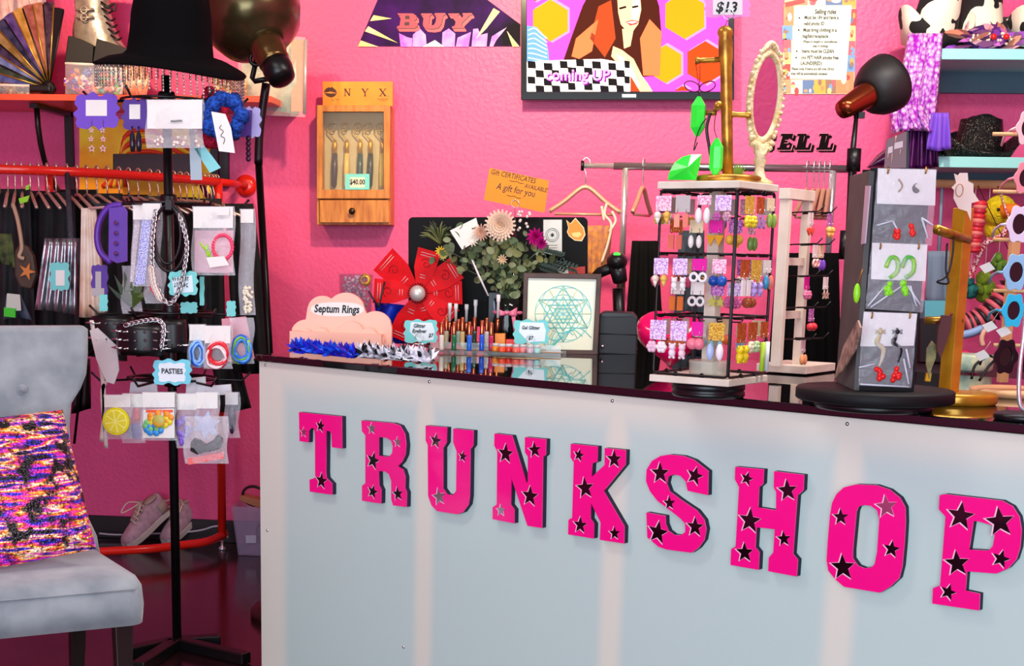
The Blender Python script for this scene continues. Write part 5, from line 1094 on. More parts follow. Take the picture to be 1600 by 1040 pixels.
k = MB(); pxtext(k, '$40.00', *nx(326, 726), 8, YN - 0.004, sx=0.8); k.build('handwriting', INK, t)

# ---------------------------------------------------------------- chrome and black garment rack by the wall
YR = 6.25
rk = thing('chrome_garment_rack', 'black and chrome garment rack behind the counter', 'clothes rack', V((atY(1130, 500, YR).x, YR, 0)))
zb_ = atY(1100, 261, YR).z; xl = atY(910, 259, YR).x; xr = atY(1336, 263, YR).x; xu1 = atY(976, 300, YR).x; xu2 = atY(1300, 300, YR).x
k = MB(); k.tube([(xl, YR, zb_), (xr, YR, zb_)], 0.012, 10); k.build('hanging_rail', CHROME, rk)
k = MB(); k.tube([(xu1 - 0.05, YR, zb_), (xu2 + 0.06, YR, zb_)], 0.016, 10); k.build('rail_sleeve', mat('dark_chrome', (150, 150, 154), 0.25, 0.8), rk)
for x in (xl, xr): k = MB(); k.tube([(x - 0.006, YR, zb_), (x + 0.006, YR, zb_)], 0.022, 12); k.build('end_cap', BLACK, rk)
for x in (xu1, xu2):
    k = MB(); k.tube([(x, YR, zb_), (x, YR, 1.35)], 0.014, 10); k.build('upright_tube', CHROME, rk)
    k = MB(); k.tube([(x, YR, 1.36), (x, YR, 0.08)], 0.019, 10); k.build('lower_upright', BLACK, rk)
    k = MB(); k.tube([(x, YR - 0.25, 0.07), (x, YR + 0.25, 0.07)], 0.018, 10); k.build('foot_bar', BLACK, rk)
    for s_ in (-1, 1): k = MB(); k.lathe([(0.02, -0.012), (0.03, -0.01), (0.03, 0.01), (0.02, 0.012)], 14, rotM('Y', 90), (x, YR + 0.22 * s_, 0.03)); k.build('caster', BLACK, rk)
ROSE = clr(206, 158, 132, 0.3, metal=0.3)
def hanger(label, cpx, cpy, wpx, Y, rz=0.0, bar_=True, group='hangers on the chrome rack'):
    p = atY(cpx, cpy, Y); p = V((p.x, Y, zb_)); t = thing('clothes_hanger', label, 'hanger', p, group); W = wpx / 2 * mpp(Y); c_, s_ = math.cos(rz), math.sin(rz)
    def q(x, z): return p + V((x * c_, x * s_, z))
    k = MB(); k.tube([q(-0.016 * math.cos(a) , 0.010 + 0.022 * math.sin(a)) for a in [i * PI / 8 - 0.3 for i in range(10)]][::-1] + [q(0.0, -0.03), q(0, -0.09)], 0.0032, 6); k.build('hook', CHROME, t)
    k = MB(); k.tube(spline([q(-W, -0.19), q(-W * 0.6, -0.15), q(-W * 0.2, -0.10), q(0, -0.088), q(W * 0.2, -0.10), q(W * 0.6, -0.15), q(W, -0.19)], 4), 0.010, 8); k.build('shoulder_arm', ROSE, t)
    if bar_: k = MB(); k.tube([q(-W * 0.85, -0.20), q(W * 0.85, -0.20)], 0.006, 6); k.build('trouser_bar', ROSE, t)
    return t
hanger('rose velvet hanger with a brown lace top, left end of the chrome rack', 916, 258, 108, YR)
hanger('rose hanger turned edge on above the black dress', 1006, 260, 90, YR, 1.25)
for i, x in enumerate((1262, 1273, 1281, 1289, 1297)):
    hanger(['first', 'second', 'third', 'fourth', 'last'][i] + ' rose hanger of the bunch at the right end of the chrome rack', x, 262, 100, YR, 1.15 + 0.06 * i)
t = thing('lace_top', 'brown floral lace top with white straps hanging behind the monitor', 'garment', atY(935, 440, YR))
k = drape(905, 958, 352, 912, 948, 430, YR, 3, 0.012, 14, 8, seed=71); k.build('bodice', mat('brown_lace', (150, 92, 88), 0.7, col2=(205, 140, 60), nscale=30), t, solid=0.004)
for pts in ([(948, 318), (945, 335), (955, 350), (950, 380), (940, 410)], [(956, 330), (962, 345), (952, 362)], [(940, 322), (944, 345)]):
    k = MB(); k.tube(spline(pxY(pts, YR - 0.02), 5), 0.006, 6); k.build('strap', clr(230, 205, 190, 0.6), t)
BK = mat('black_fabric', (7, 7, 8), 0.9, spec=0.2)
tag(drape(988, 1026, 376, 970, 1040, 600, YR - 0.08, 3, 0.025, 20, 10, seed=72).build('black_dress', BK, solid=0.008), 'black dress hanging behind the card reader and printer', 'garment')
tag(drape(1215, 1310, 395, 1196, 1316, 640, YR - 0.09, 4, 0.03, 20, 10, seed=73).build('black_coat', BK, solid=0.008), 'long black coat hanging behind the white earring towers', 'garment')
tag(drape(1062, 1100, 360, 1050, 1100, 560, YR - 0.1, 4, 0.015, 16, 8, seed=74).build('jeans', mat('blue_denim', (58, 72, 88), 0.85, col2=(30, 36, 44), nscale=18), solid=0.006), 'dark blue jeans hanging behind the front earring tower', 'garment')

# ================================================================== things on the counter, left part
def CZ(px, py, dz=0.0): return atZ(px, py, HC + dz)
# cloud display
c0_ = CZ(530, 548); YCl = c0_.y
cl = thing('cloud_display', 'peach cloud shaped stand labelled Septum Rings on the counter corner', 'display', c0_)
PEA = mat('peach_acrylic', (252, 190, 166), 0.4)
def lobes(cs, y0, y1, base):
    """outline of overlapping circles (px), closed along a base line"""
    x0, x1 = min(c[0] - c[2] for c in cs), max(c[0] + c[2] for c in cs); pts = []
    for i in range(61):
        x = x0 + (x1 - x0) * i / 60; ys = [c[1] - math.sqrt(max(0, c[2] ** 2 - (x - c[0]) ** 2)) for c in cs if abs(x - c[0]) <= c[2]]
        if ys: pts.append((x, min(min(ys), base)))
    return [(x0, base)] + pts + [(x1, base)]
k = MB(); k.loops([pxY(lobes([(478, 523, 24), (503, 485, 23), (540, 487, 30), (586, 512, 26), (530, 520, 45), (596, 518, 16)], 0, 0, 540), YCl + 0.05)], YY, 0.02); k.build('cloud_back', PEA, cl, bevel=0.003)
k = MB(); k.loops([pxY(lobes([(478, 524, 10), (500, 526, 14), (548, 522, 20), (575, 526, 14), (590, 532, 10)], 0, 0, 540), YCl + 0.022)], YY, 0.02); k.build('cloud_front', PEA, cl, bevel=0.003)
k = MB(); k.loops([pxY([(452, 517), (596, 522), (596, 547), (452, 545)], YCl)], YY, 0.06); k.build('ledge', PEA, cl, bevel=0.002)
k = MB(); k.loops([pxY([(486 + 0 * 1, 483)] + [(527 + 42 * math.cos(a) * (abs(math.cos(a)) ** -0.3 if abs(math.cos(a)) > .05 else 1), 483 + 11 * math.sin(a)) for a in [PI + 2 * PI * i / 30 for i in range(1, 30)]], YCl + 0.0495)], YY, 0.0004); k.build('name_patch', WHITE, cl)
k = MB(); pxtext(k, 'Septum Rings', 526, 483, 12.5, YCl + 0.049, shear=0.15, sx=0.78); k.build('lettering', INK, cl)
# feather garlands along the front edge
def boa(label, p0, p1, mats, n, seed, h):
    R_ = random.Random(seed); t = thing('tinsel_garland', label, 'garland', (p0 + p1) / 2, 'spiky garlands on the counter edge')
    k = MB(); k.tube([p0 + ZZ * 0.02, (p0 + p1) / 2 + ZZ * 0.02, p1 + ZZ * 0.02], 0.012, 6); k.build('core', mats[0], t)
    k = MB()
    for i in range(n):
        p = p0.lerp(p1, R_.random()) + ZZ * 0.02; a = R_.uniform(-0.3, PI + 0.3); L = R_.uniform(0.5, 1) * h
        d = CN * math.cos(a) * 0.8 + ZZ * max(-0.25, math.sin(a)) + CD * R_.uniform(-.5, .5); d.normalize(); s_ = d.cross(V((R_.random() - .5, R_.random() - .5, R_.random() - .5))).normalized() * 0.005
        q = p + d * L
        if q.z < HC + 0.002: q.z = HC + 0.003
        k.mat(R_.randrange(len(mats))); k.add([p - s_, p + s_, p + d * L * 0.6 + s_ * 1.2, q, p + d * L * 0.6 - s_ * 1.2], [(0, 1, 2, 3, 4)], False)
    k.build('foil_blades', mats, t, kind='stuff')
boa('royal blue and purple foil garland on the counter edge under the cloud', CZ(460, 554), CZ(553, 564), [clr(36, 40, 210, 0.3), clr(80, 40, 170, 0.3), clr(30, 90, 235, 0.3)], 420, 1, 0.045)
boa('white and black foil garland on the counter edge beside the blue one', CZ(560, 563), CZ(672, 572), [clr(232, 228, 240, 0.35), clr(245, 245, 250, 0.35), clr(20, 20, 24, 0.3)], 420, 2, 0.05)
# cup with beads
c1 = CZ(548, 540) + YY * 0.1; cp = thing('bead_cup', 'smoky glass cup filled with white pearls behind the cloud stand', 'cup', c1)
zt_ = atY(548, 428, c1.y).z - HC; R_ = 27 * mpp(c1.y)
k = MB(); k.lathe([(R_ * 0.8, 0.0), (R_ * 0.85, 0.02), (R_, zt_), (R_ - 0.004, zt_), (R_ * 0.82, 0.02), (R_ * 0.7, 0.012)], 24, None, c1); k.build('glass', mat('smoke_glass', (150, 100, 130), 0.08, alpha=0.22), cp)
k = MB(); rr = random.Random(3)
for i in range(130): a = rr.uniform(0, 6.28); q = R_ * 0.78 * math.sqrt(rr.random()); k.ball(c1 + V((q * math.cos(a), q * math.sin(a), rr.uniform(zt_ * 0.55, zt_ * 0.97))), 0.006, 6, 4)
k.build('pearls', clr(235, 215, 225, 0.3), cp, kind='stuff')
fl_ = atY(571, 437, c1.y - 0.03); k = MB()
for i in range(14): a = i * 2.4; d = V((math.cos(a), -0.5, math.sin(a))).normalized(); k.ball(fl_ + d * 0.018, (0.012, 0.006, 0.012), 6, 4, d.to_track_quat('Y', 'Z').to_matrix())
tag(k.build('gold_flower', clr(226, 180, 70, 0.3, metal=0.5)), 'gold metallic flower tucked into the rim of the pearl cup', 'flower')
k = MB(); k.tube(pxY([(583, 470), (592, 478), (601, 440)], c1.y - 0.02), 0.004, 5); k.tube(pxY([(576, 455), (592, 480)], c1.y), 0.004, 5); tag(k.build('makeup_pencils', clr(40, 30, 34, 0.4)), 'two thin dark pencils between the pearl cup and the red pinwheel', 'pencil')
# red gift card pinwheel
cb_ = CZ(640, 540) + YY * 0.05; YPn = cb_.y
pw = thing('gift_card_pinwheel', 'pinwheel of red gift cards around a silver ball on the counter', 'display', cb_)
hubp = atY(653, 458, YPn - 0.03)
REDC = mat('red_gift_card', (242, 4, 22), 0.55, col2=(222, 0, 14), nscale=22, spec=0.2)
s5 = mpp(YPn)
for i, (ang, r0, r1, w) in enumerate(((76, 18, 68, 36), (34, 18, 72, 38), (2, 16, 68, 36), (-36, 16, 66, 36), (-72, 16, 66, 36), (-112, 16, 78, 40), (178, 16, 70, 38), (138, 16, 76, 46))):
    a = math.radians(ang); d = V((math.cos(a), 0, math.sin(a))); n_ = V((-math.sin(a), 0, math.cos(a))); O = hubp + YY * (0.012 + 0.004 * (i % 3)); tl = 0.10 * ((i % 2) * 2 - 1)
    pts = [O + d * r * s5 + n_ * q * s5 + YY * tl * q * s5 for r, q in ((r0 * 0.5, -w * 0.16), (r1 * 0.55, -w * 0.46), (r1, -w * 0.5), (r1, w * 0.5), (r1 * 0.55, w * 0.46), (r0 * 0.5, w * 0.16))]
    k = MB(); k.loops([pts], YY, 0.0015); cdp = k.build('gift_card', REDC, pw)
    k = MB()
    for rr_ in (r1 - 6, r1 - 10, r1 * 0.42, r1 * 0.36):
        L = w * (0.32 if rr_ > r1 / 2 else 0.12); p = [O - YY * 0.002 + d * rr_ * s5 + n_ * q * s5 + YY * tl * q * s5 for q in (-L, L)]; k.tube(p, 0.0012, 4)
    k.build('printed_lines', clr(250, 215, 210), cdp, kind='stuff')
    k = MB(); c_ = O - YY * 0.0018 + d * r1 * 0.68 * s5
    k.tube([c_ + (d * math.cos(q) + n_ * math.sin(q)) * (0.004 + 0.0022 * q) + YY * 0.0 for q in [j * 0.5 for j in range(16)]], 0.0012, 4); k.build('printed_scroll', clr(150, 0, 16), cdp)
k = MB(); k.ball(hubp - YY * 0.012, 12.5 * s5, 18, 12); k.build('silver_ball', mat('brushed_silver', (225, 220, 210), 0.4, 0.4), pw)
k = MB()
for i in range(24): a = 2 * PI * i / 24; d = V((math.cos(a), 0, math.sin(a))); k.tube([hubp + d * 12 * s5, hubp + d * 16 * s5 - YY * 0.006], 0.002, 4)
k.build('hub_prongs', BLACK, pw)
k = MB(); k.tube([V((hubp.x, hubp.y + 0.05, HC)), V((hubp.x, hubp.y + 0.05, hubp.z)), hubp], 0.006, 8); k.lathe([(0.05, 0), (0.05, 0.008), (0.01, 0.014)], 20, None, V((hubp.x, hubp.y + 0.05, HC))); k.build('stem', SILVER, pw)
k = MB(); k.grid(lambda u, v: atY(586 + 54 * u - 2 * v, 470 + 66 * v + 8 * u * (1 - v), YPn + 0.02) + YY * 0.02 * math.sin(u * 9 + v * 4), 12, 8); tag(k.build('blue_pouch', mat('royal_blue_satin', (20, 60, 225), 0.35, col2=(8, 30, 150), nscale=9), solid=0.01), 'royal blue satin pouch standing behind the red pinwheel', 'pouch')
# eyeliner tray
ty = CZ(780, 554); YTr = ty.y
tr_ = thing('acrylic_tray', 'long clear acrylic tray holding glitter eyeliners', 'tray', ty)
a0_, a1_ = CZ(672, 549), CZ(876, 556); dd = (a1_ - a0_).normalized(); dn = V((-dd.y, dd.x, 0)); Mt = Matrix((dd, dn, ZZ)).transposed(); Lt = (a1_ - a0_).length
ACR = mat('clear_acrylic', (230, 245, 240), 0.05, alpha=0.3, spec=0.8)
k = MB(); k.box(a0_ + dd * Lt / 2 + dn * 0.06 + ZZ * 0.005, (Lt, 0.12, 0.01), Mt); k.build('base_plate', ACR, tr_)
k = MB(); k.box(a0_ + dd * Lt / 2 + ZZ * 0.022, (Lt, 0.003, 0.026), Mt); k.build('front_lip', ACR, tr_)
k = MB(); k.tube([a0_ + ZZ * 0.011, a1_ + ZZ * 0.011], 0.0022, 5); k.build('gold_edge', clr(225, 180, 110, 0.2, metal=0.5), tr_)
def tube_liner(x, yt, yb, c, nm, cap=True, back=0.03):
    p = atZ(x, yb, HC + 0.012); p = p + dn * back * 0; p.z = HC + 0.0105; zt__ = atY(x, yt, p.y).z
    t = thing('eyeliner_tube', '%s glitter eyeliner with copper cap standing in the acrylic tray' % nm, 'eyeliner', p, 'glitter eyeliners in the tray'); H_ = zt__ - p.z
    k = MB(); k.lathe([(0.008, 0), (0.0085, 0.003), (0.0085, H_ * 0.52), (0.006, H_ * 0.54)], 12, None, p); k.build('barrel', c, t)
    k = MB(); k.lathe([(0.0075, H_ * 0.54), (0.0078, H_ * 0.56), (0.0068, H_ - 0.003), (0.005, H_)], 12, None, p); k.build('cap', COPPER, t)
for x, yt, yb, c, nm in ((689.5, 502, 546, (225, 220, 205), 'clear silver'), (709, 502, 546, (30, 110, 70), 'green'), (722, 495, 543, (205, 180, 120), 'pale gold'), (733, 502, 547, (30, 110, 220), 'bright blue'), (741, 495, 540, (20, 70, 50), 'dark green'), (752.5, 500, 547, (30, 90, 210), 'deep blue'), (767, 503, 547, (190, 40, 90), 'ruby'), (697, 495, 541, (190, 185, 150), 'champagne'), (760, 496, 541, (200, 195, 190), 'crystal'), (716, 498, 538, (160, 190, 170), 'mint')):
    tube_liner(x, yt, yb, clr(*c, 0.15, alpha=0.9), nm)
for i, (x, yt, yb, hd_, lab) in enumerate(((702, 473, 536, (235, 235, 230), 'white tipped brush at the left of the eyeliners'), (711.5, 474, 536, (240, 235, 225), 'cream brush next to the white tipped brush'), (728, 475, 536, (215, 215, 215), 'slim silver brush behind the blue eyeliner'), (742, 468, 536, (240, 240, 240), 'square white brush behind the dark green eyeliner'), (772, 470, 538, (150, 175, 195), 'grey blue brush right of the ruby eyeliner'), (777, 460, 540, (240, 235, 230), 'tall white brush beside the vase'))):
    p = atZ(x, yb, HC + 0.012); p.z = HC + 0.0105; H_ = atY(x, yt, p.y).z - p.z; t = thing('makeup_brush', lab, 'brush', p, 'brushes in the tray')
    k = MB(); k.lathe([(0.006, 0), (0.007, H_ * 0.45), (0.005, H_ * 0.55)], 10, None, p); k.build('handle', COPPER, t)
    k = MB(); k.lathe([(0.005, H_ * 0.55), (0.0055, H_ * 0.85), (0.0075, H_ * 0.87), (0.0075, H_)], 10, None, p); k.build('brush_head', clr(*hd_, 0.4), t)
for i, (x, y, c, nm) in enumerate([(774, 548, (240, 140, 40), 'orange'), (784, 549, (240, 90, 50), 'red orange'), (795, 549, (225, 60, 50), 'scarlet'), (806, 550, (240, 110, 90), 'coral'), (817, 550, (235, 140, 140), 'rose'), (828, 551, (205, 180, 190), 'mauve'), (839, 551, (160, 215, 210), 'aqua')]):
    p = atZ(x, y, HC + 0.012); p.z = HC + 0.0105; t = thing('glitter_pot', '%s gel glitter pot in the row at the right of the tray' % nm, 'pot', p, 'gel glitter pots')
    k = MB(); k.lathe([(0.012, 0), (0.0125, 0.003), (0.0125, 0.016), (0.011, 0.018)], 14, None, p); k.build('pot', clr(*c, 0.2), t)
    k = MB(); k.lathe([(0.0115, 0.018), (0.0115, 0.026), (0.010, 0.028)], 14, None, p); k.build('lid', clr(235, 235, 235, 0.15, alpha=0.6), t)
def lil_sign(name, label, box, px, py, lines, c):
    t = thing('counter_sign', label, 'sign', atY((box[0] + box[2]) / 2, box[3], c), 'turquoise price signs on the counter')
    k = MB(); k.loops([pxY(scallop(*box, k=0.12), c)], YY, 0.002); k.build('sign_card', TURQ, t)
    k = MB(); x0, y0, x1, y1 = box; k.loops([pxY([(x0 + 10, y0 + 3), (x1 - 8, y0 + 4), (x1 - 4, y0 + 16), (x1 - 6, y1 - 4), (x0 + 22, y1 - 3), (x0 + 8, y0 + 18)], c - 0.0005)], YY, 0.0004); k.build('white_patch', clr(225, 240, 242), t)
    k = MB()
    for tx_, x, y, h in lines: pxtext(k, tx_, x, y, h, c - 0.001, shear=0.2, sx=0.85)
    k.build('lettering', INK, t)
    k = MB(); rc = atY(px, py, c - 0.006); k.torus(rc, 0.014, 0.0012, rotM('X', 90), 20, 5); k.tube([rc - ZZ * 0.014, V((rc.x, rc.y, HC + 0.012))], 0.0014, 5); k.build('wire_holder', SILVER, t)
lil_sign('', 'turquoise sign reading Glitter Eyeliner $7 left of the eyeliners', (632, 500, 683, 535), 655, 527, (('Glitter', 655, 509, 6), ('Eyeliner', 655, 517, 6), ('$7', 673, 524, 6)), YTr - 0.01)
lil_sign('', 'turquoise sign reading Gel Glitter $7 in front of the picture frame', (803, 500, 857, 537), 829, 529, (('Gel Glitter', 829, 512, 5.5), ('$7', 829, 528, 6)), YTr + 0.02)
k = MB(); k.loops([pxY([(773, 521), (789, 521), (789, 545), (773, 545)], YTr + 0.09)], YY, 0.03); tag(k.build('glitter_box', clr(245, 145, 40, 0.4), bevel=0.002), 'small orange box behind the gel glitter pots', 'box')
k = MB(); k.loops([pxY([(790, 530), (817, 531), (817, 546), (790, 546)], YTr + 0.10)], YY, 0.03); tag(k.build('glitter_box', clr(225, 55, 45, 0.4), bevel=0.002), 'small red box behind the gel glitter pots', 'box')
# framed print
pf = CZ(880, 553); YFm = pf.y + 0.02
fm = thing('framed_print', 'dark wood framed cream print with turquoise geometric star', 'picture frame', pf)
FRW = mat('walnut_frame', (84, 52, 36), 0.45, col2=(56, 34, 24), nscale=12)
k = MB(); k.loops([pxY([(818, 426), (940, 428), (934, 554), (815, 552)], YFm), pxY([(825, 434), (932, 436), (926, 547), (822, 545)], YFm)], YY, 0.022); k.build('frame', FRW, fm, bevel=0.002)
k = MB(); k.loops([pxY([(822, 431), (935, 433), (929, 550), (819, 548)], YFm + 0.008)], YY, 0.01); k.build('print_sheet', mat('cream_print', (240, 240, 205), 0.4, col2=(225, 240, 225), nscale=3), fm)
k = MB(); ce = (880, 490); Rp = 44
def ln(a, b_, i, r=0.0009): k.mat(i).tube(pxY([a, b_], YFm + 0.007), r, 4)
def pc_(r, d): return (ce[0] + r * math.cos(math.radians(d)), ce[1] - r * math.sin(math.radians(d)))
for r in (Rp, 30): k.mat(0).tube(pxY([pc_(r, i * 10) for i in range(36)], YFm + 0.007), 0.0009, 4, True)
for R0 in (Rp, Rp * 0.62, Rp * 0.36):
    for o0 in (90, 270):
        for i in range(3): ln(pc_(R0, o0 + 120 * i), pc_(R0, o0 + 120 * (i + 1)), 0, 0.0013)
for i in range(12): ln(pc_(6, 30 * i), pc_(Rp, 30 * i), 1)
for i in range(6): k.mat(0).tube(pxY([(pc_(22, 60 * i)[0] + 22 * math.cos(q), pc_(22, 60 * i)[1] + 22 * math.sin(q)) for q in [j * PI / 9 for j in range(18)]], YFm + 0.007), 0.0007, 4, True)
for i in range(7): k.mat(0).tube(spline(pxY([(858, 546), (846 + i * 9, 530 - 3 * i), (840 + i * 14, 515 + i * 2)], YFm + 0.0068), 4), 0.0012, 4)
k.build('line_drawing', [clr(96, 214, 214), clr(205, 220, 120)], fm)
# bouquet
vb = CZ(790, 545) + YY * 0.05; YV = vb.y
vz = thing('flower_vase', 'dark glass vase with a pink ribbon bow on the counter', 'vase', vb)
zt_ = atY(790, 466, YV).z - HC
k = MB(); k.lathe([(0.045, 0), (0.055, 0.02), (0.058, 0.08), (0.045, zt_ * 0.75), (0.05, zt_), (0.046, zt_), (0.04, zt_ * 0.75), (0.05, 0.08), (0.0, 0.03)], 24, None, vb); k.build('vase_body', mat('dark_green_glass', (20, 26, 22), 0.06, alpha=0.85), vz)
PKR = mat('pink_satin', (246, 130, 160), 0.35)
k = MB(); k.torus(vb + ZZ * (zt_ * 0.72), 0.049, 0.006, None, 24, 6); 
for s_ in (-1, 1):
    k.grid(lambda u, v: atY(792 + s_ * (2 + 14 * u), 490 + (v - .5) * (4 + 10 * u) - 3 * u, YV - 0.055) - YY * 0.012 * math.sin(PI * u), 6, 3)
k.grid(lambda u, v: atY(799 + 6 * u + 6 * v, 492 + 42 * v, YV - 0.06) - YY * 0.006 * math.sin(5 * v), 3, 6); k.build('ribbon_bow', PKR, vz, solid=0.0015)
bq = thing('bouquet', 'bouquet of pale chrysanthemums, magenta carnation and eucalyptus in the dark vase', 'bouquet', vb + ZZ * zt_ * 0.5)
rr = random.Random(21); LF = [mat('leaf_%d' % i, c, 0.55, col2=tuple(int(x * 0.7) for x in c), nscale=20) for i, c in enumerate([(128, 146, 96), (92, 116, 70), (160, 172, 124), (66, 86, 48), (146, 150, 88)])]
lm = MB(); pts = [(0, 0), (0.006, 0.006), (0.0085, 0.014), (0.006, 0.022), (0, 0.027), (-0.006, 0.022), (-0.0085, 0.014), (-0.006, 0.006)]
lm.add([V((x, -0.25 * abs(x) + 0.003 * math.sin(z * 90), z)) for x, z in pts] + [V((0, 0.002, 0.014))], [(i, (i + 1) % 8, 8) for i in range(8)], True)
leaf_me = []
root = lm.build('leaf', LF[0], bq, base=(0, 0, 0)); me0 = root.data
for m_ in LF:
    q = me0.copy(); q.materials.clear(); q.materials.append(m_)
    for p_ in q.vertices: pass
    leaf_me.append(q)
hub_ = vb + ZZ * zt_
for v_ in me0.vertices: pass
# local mesh coordinates were shifted by the parent's place: restore
for q in leaf_me + [me0]:
    for v_ in q.vertices: v_.co += WL[bq.name]
def stem_pts(px, py, dy): e = atY(px, py, YV + dy); return spline([vb + ZZ * 0.05 + V((rr.uniform(-.02, .02), rr.uniform(-.02, .02), 0)), hub_ + V((rr.uniform(-.03, .03), rr.uniform(-.03, .03), 0)), hub_.lerp(e, 0.55) + V((0, 0, 0.02)), e], 4)
tips = []
for i in range(15):
    px_ = 690 + 168 * i / 14 + rr.uniform(-6, 6); py_ = 352 + abs(px_ - 775) * 0.28 + rr.uniform(0, 40); dy = rr.uniform(-0.10, 0.02)
    pth = stem_pts(px_, py_, dy); k = MB(); k.tube(pth, 0.0022, 5); k.build('stem', LF[1], bq); tips.append(pth)
cnt = 0
for pth in tips:
    for j in range(5, len(pth)):
        for s_ in range(2):
            if cnt > 230: break
            o = root if cnt == 0 else root.copy()
            if cnt: COL.objects.link(o)
            o.data = leaf_me[rr.randrange(5)]; o.parent = bq; p = pth[j] + V((rr.uniform(-.034, .034), rr.uniform(-.05, .015), rr.uniform(-.022, .022)))
            o.location = p - WL[bq.name]; o.rotation_euler = (rr.uniform(-.7, .9), rr.uniform(-2.2, 2.2), rr.uniform(-.8, .8)); sc0 = rr.uniform(0.9, 1.6); o.scale = (sc0, sc0, sc0); cnt += 1
def bloom(px, py, r, layers, n, m, dy, curl=0.5, name='bloom'):
    c = atY(px, py, YV + dy); R = r * mpp(YV); k = MB()
    for L in range(layers):
        f_ = 1 - L / layers * 0.75; el = 0.15 + 1.2 * L / layers
        for i in range(n):
            a = 2 * PI * i / n + L * 0.4; d = V((math.cos(a) * math.cos(el), -math.sin(el), math.sin(a) * math.cos(el))); s_ = V((-math.sin(a), 0, math.cos(a))) * R * 0.10 * (1.2 if n < 12 else 1)
            tip = c + d * R * f_ - YY * R * curl * 0.3; mid = c + d * R * f_ * 0.6 - YY * R * 0.12
            k.add([c, mid - s_, tip - s_ * 0.5, tip + s_ * 0.5, mid + s_], [(0, 1, 2, 3, 4)], True)
    k.build(name, m, bq)
bloom(782, 352, 24, 6, 22, clr(244, 214, 184, 0.6), -0.12, name='chrysanthemum'); bloom(752, 363, 13, 5, 16, clr(236, 190, 160, 0.6), -0.10, name='chrysanthemum'); bloom(738, 375, 10, 4, 12, clr(250, 240, 215, 0.6), -0.09, name='chrysanthemum')
bloom(837, 370, 14, 6, 11, clr(205, 10, 130, 0.6), -0.10, 1.2, 'carnation'); bloom(846, 380, 10, 5, 10, clr(180, 5, 120, 0.6), -0.11, 1.2, 'carnation')
bloom(688, 392, 8, 3, 10, clr(240, 205, 50, 0.6), -0.08, name='yellow_flower'); bloom(692, 400, 6, 3, 9, clr(230, 215, 110, 0.6), -0.09, name='yellow_flower'); bloom(785, 405, 8, 3, 10, clr(236, 205, 160, 0.6), -0.1, name='small_flower'); bloom(800, 368, 8, 4, 10, clr(110, 30, 60, 0.6), -0.05, name='dark_flower'); bloom(728, 385, 7, 4, 10, clr(120, 40, 70, 0.6), -0.05, name='dark_flower')
for i in range(16):
    k = MB(); k.ball(atY(rr.uniform(795, 830), rr.uniform(330, 362), YV - 0.08 + rr.uniform(-.03, .03)), 0.0055, 8, 6); k.build('white_berry', clr(245, 235, 220, 0.5), bq)
c = atY(684, 372, YV - 0.03)
for i in range(34):
    a = rr.uniform(-1.7, 1.5); L = rr.uniform(0.04, 0.075); k = MB(); e = c + V((L * math.sin(a) * 0.9, rr.uniform(-.04, .02), L * math.cos(a) * 0.9)); k.tube([c + V((0.01, 0, -0.02)), c.lerp(e, 0.6) + ZZ * 0.006, e], [0.0035, 0.004, 0.0012], 4); k.build('spiky_leaf', LF[3 if i % 3 else 4], bq)
for (x0, y0, x1, y1) in ((850, 405, 900, 422), (840, 415, 880, 428), (848, 395, 878, 402)):
    k = MB(); a_, b_ = atY(x0, y0, YV - 0.02), atY(x1, y1, YV - 0.02); k.tube([a_, b_], 0.0015, 4)
    for j in range(9):
        p = a_.lerp(b_, j / 9)
        for s_ in (-1, 1): k.add([p, p + V((0.012, 0, 0.016 * s_)), p + V((0.02, 0, 0.018 * s_)), p + V((0.016, 0, 0.004 * s_))], [(0, 1, 2, 3)], False)
    k.build('fern_frond', clr(24, 48, 26, 0.5), bq)
k = MB(); k.loops([pxY([(703, 360), (744, 340), (752, 372), (722, 390)], YV - 0.10)], YY, 0.001); tag(k.build('gift_card_note', clr(250, 240, 225)), 'cream note card tucked into the bouquet', 'card')
k = MB(); k.tube(pxY([(736, 402), (748, 430), (763, 462)], YV - 0.11), [0.003, 0.004, 0.003], 6); tag(k.build('card_pick', clr(240, 235, 230)), 'white plastic card pick among the bouquet stems', 'pick')
# gift certificate card on wire holder
t = thing('gift_certificate_sign', 'tilted orange card reading A gift for you on a wire holder above the bouquet', 'sign', atY(808, 330, YV + 0.09)); Yg = YV + 0.09
k = MB(); k.loops([pxY([(765, 262), (858, 282), (851, 332), (756, 312)], Yg)], YY, 0.002); k.build('card', clr(246, 150, 24, 0.6), t)
k = MB(); gx = (atY(858, 282, Yg) - atY(765, 262, Yg)).normalized(); gz = V((-gx.z, 0, gx.x))
for tx_, x, y, h in (('Gift CERTIFICATES', 802, 275.5, 8.5), ('AVAILABLE!', 838, 294, 7), ('A gift for you', 806, 297, 11)): k.text(tx_, h * mpp(Yg) * 1.3, atY(x, y, Yg - 0.001), gx, gz, shear=0.15, sx=0.78, lift=0.0)
for x_, y_ in ((807, 284), (803, 307)): k.tube(spline(pxY([(x_ - 11, y_ - 2.5), (x_ - 5, y_ - 0.5), (x_, y_ - 1), (x_ + 5, y_ + 1.8), (x_ + 11, y_ + 2.5)], Yg - 0.001), 3), 0.0008, 4)
k.build('lettering', clr(50, 20, 14), t)
k = MB(); rc = atY(805, 318, Yg - 0.004); k.torus(rc, 0.014, 0.0013, rotM('X', 90), 20, 5); k.tube([rc - ZZ * 0.014, V((rc.x, Yg - 0.004, HC + 0.01)), V((rc.x, Yg - 0.004, HC))], 0.0015, 5); k.lathe([(0.03, 0), (0.03, 0.006), (0.004, 0.01)], 16, None, V((rc.x, Yg - 0.004, HC))); k.build('wire_holder', SILVER, t)
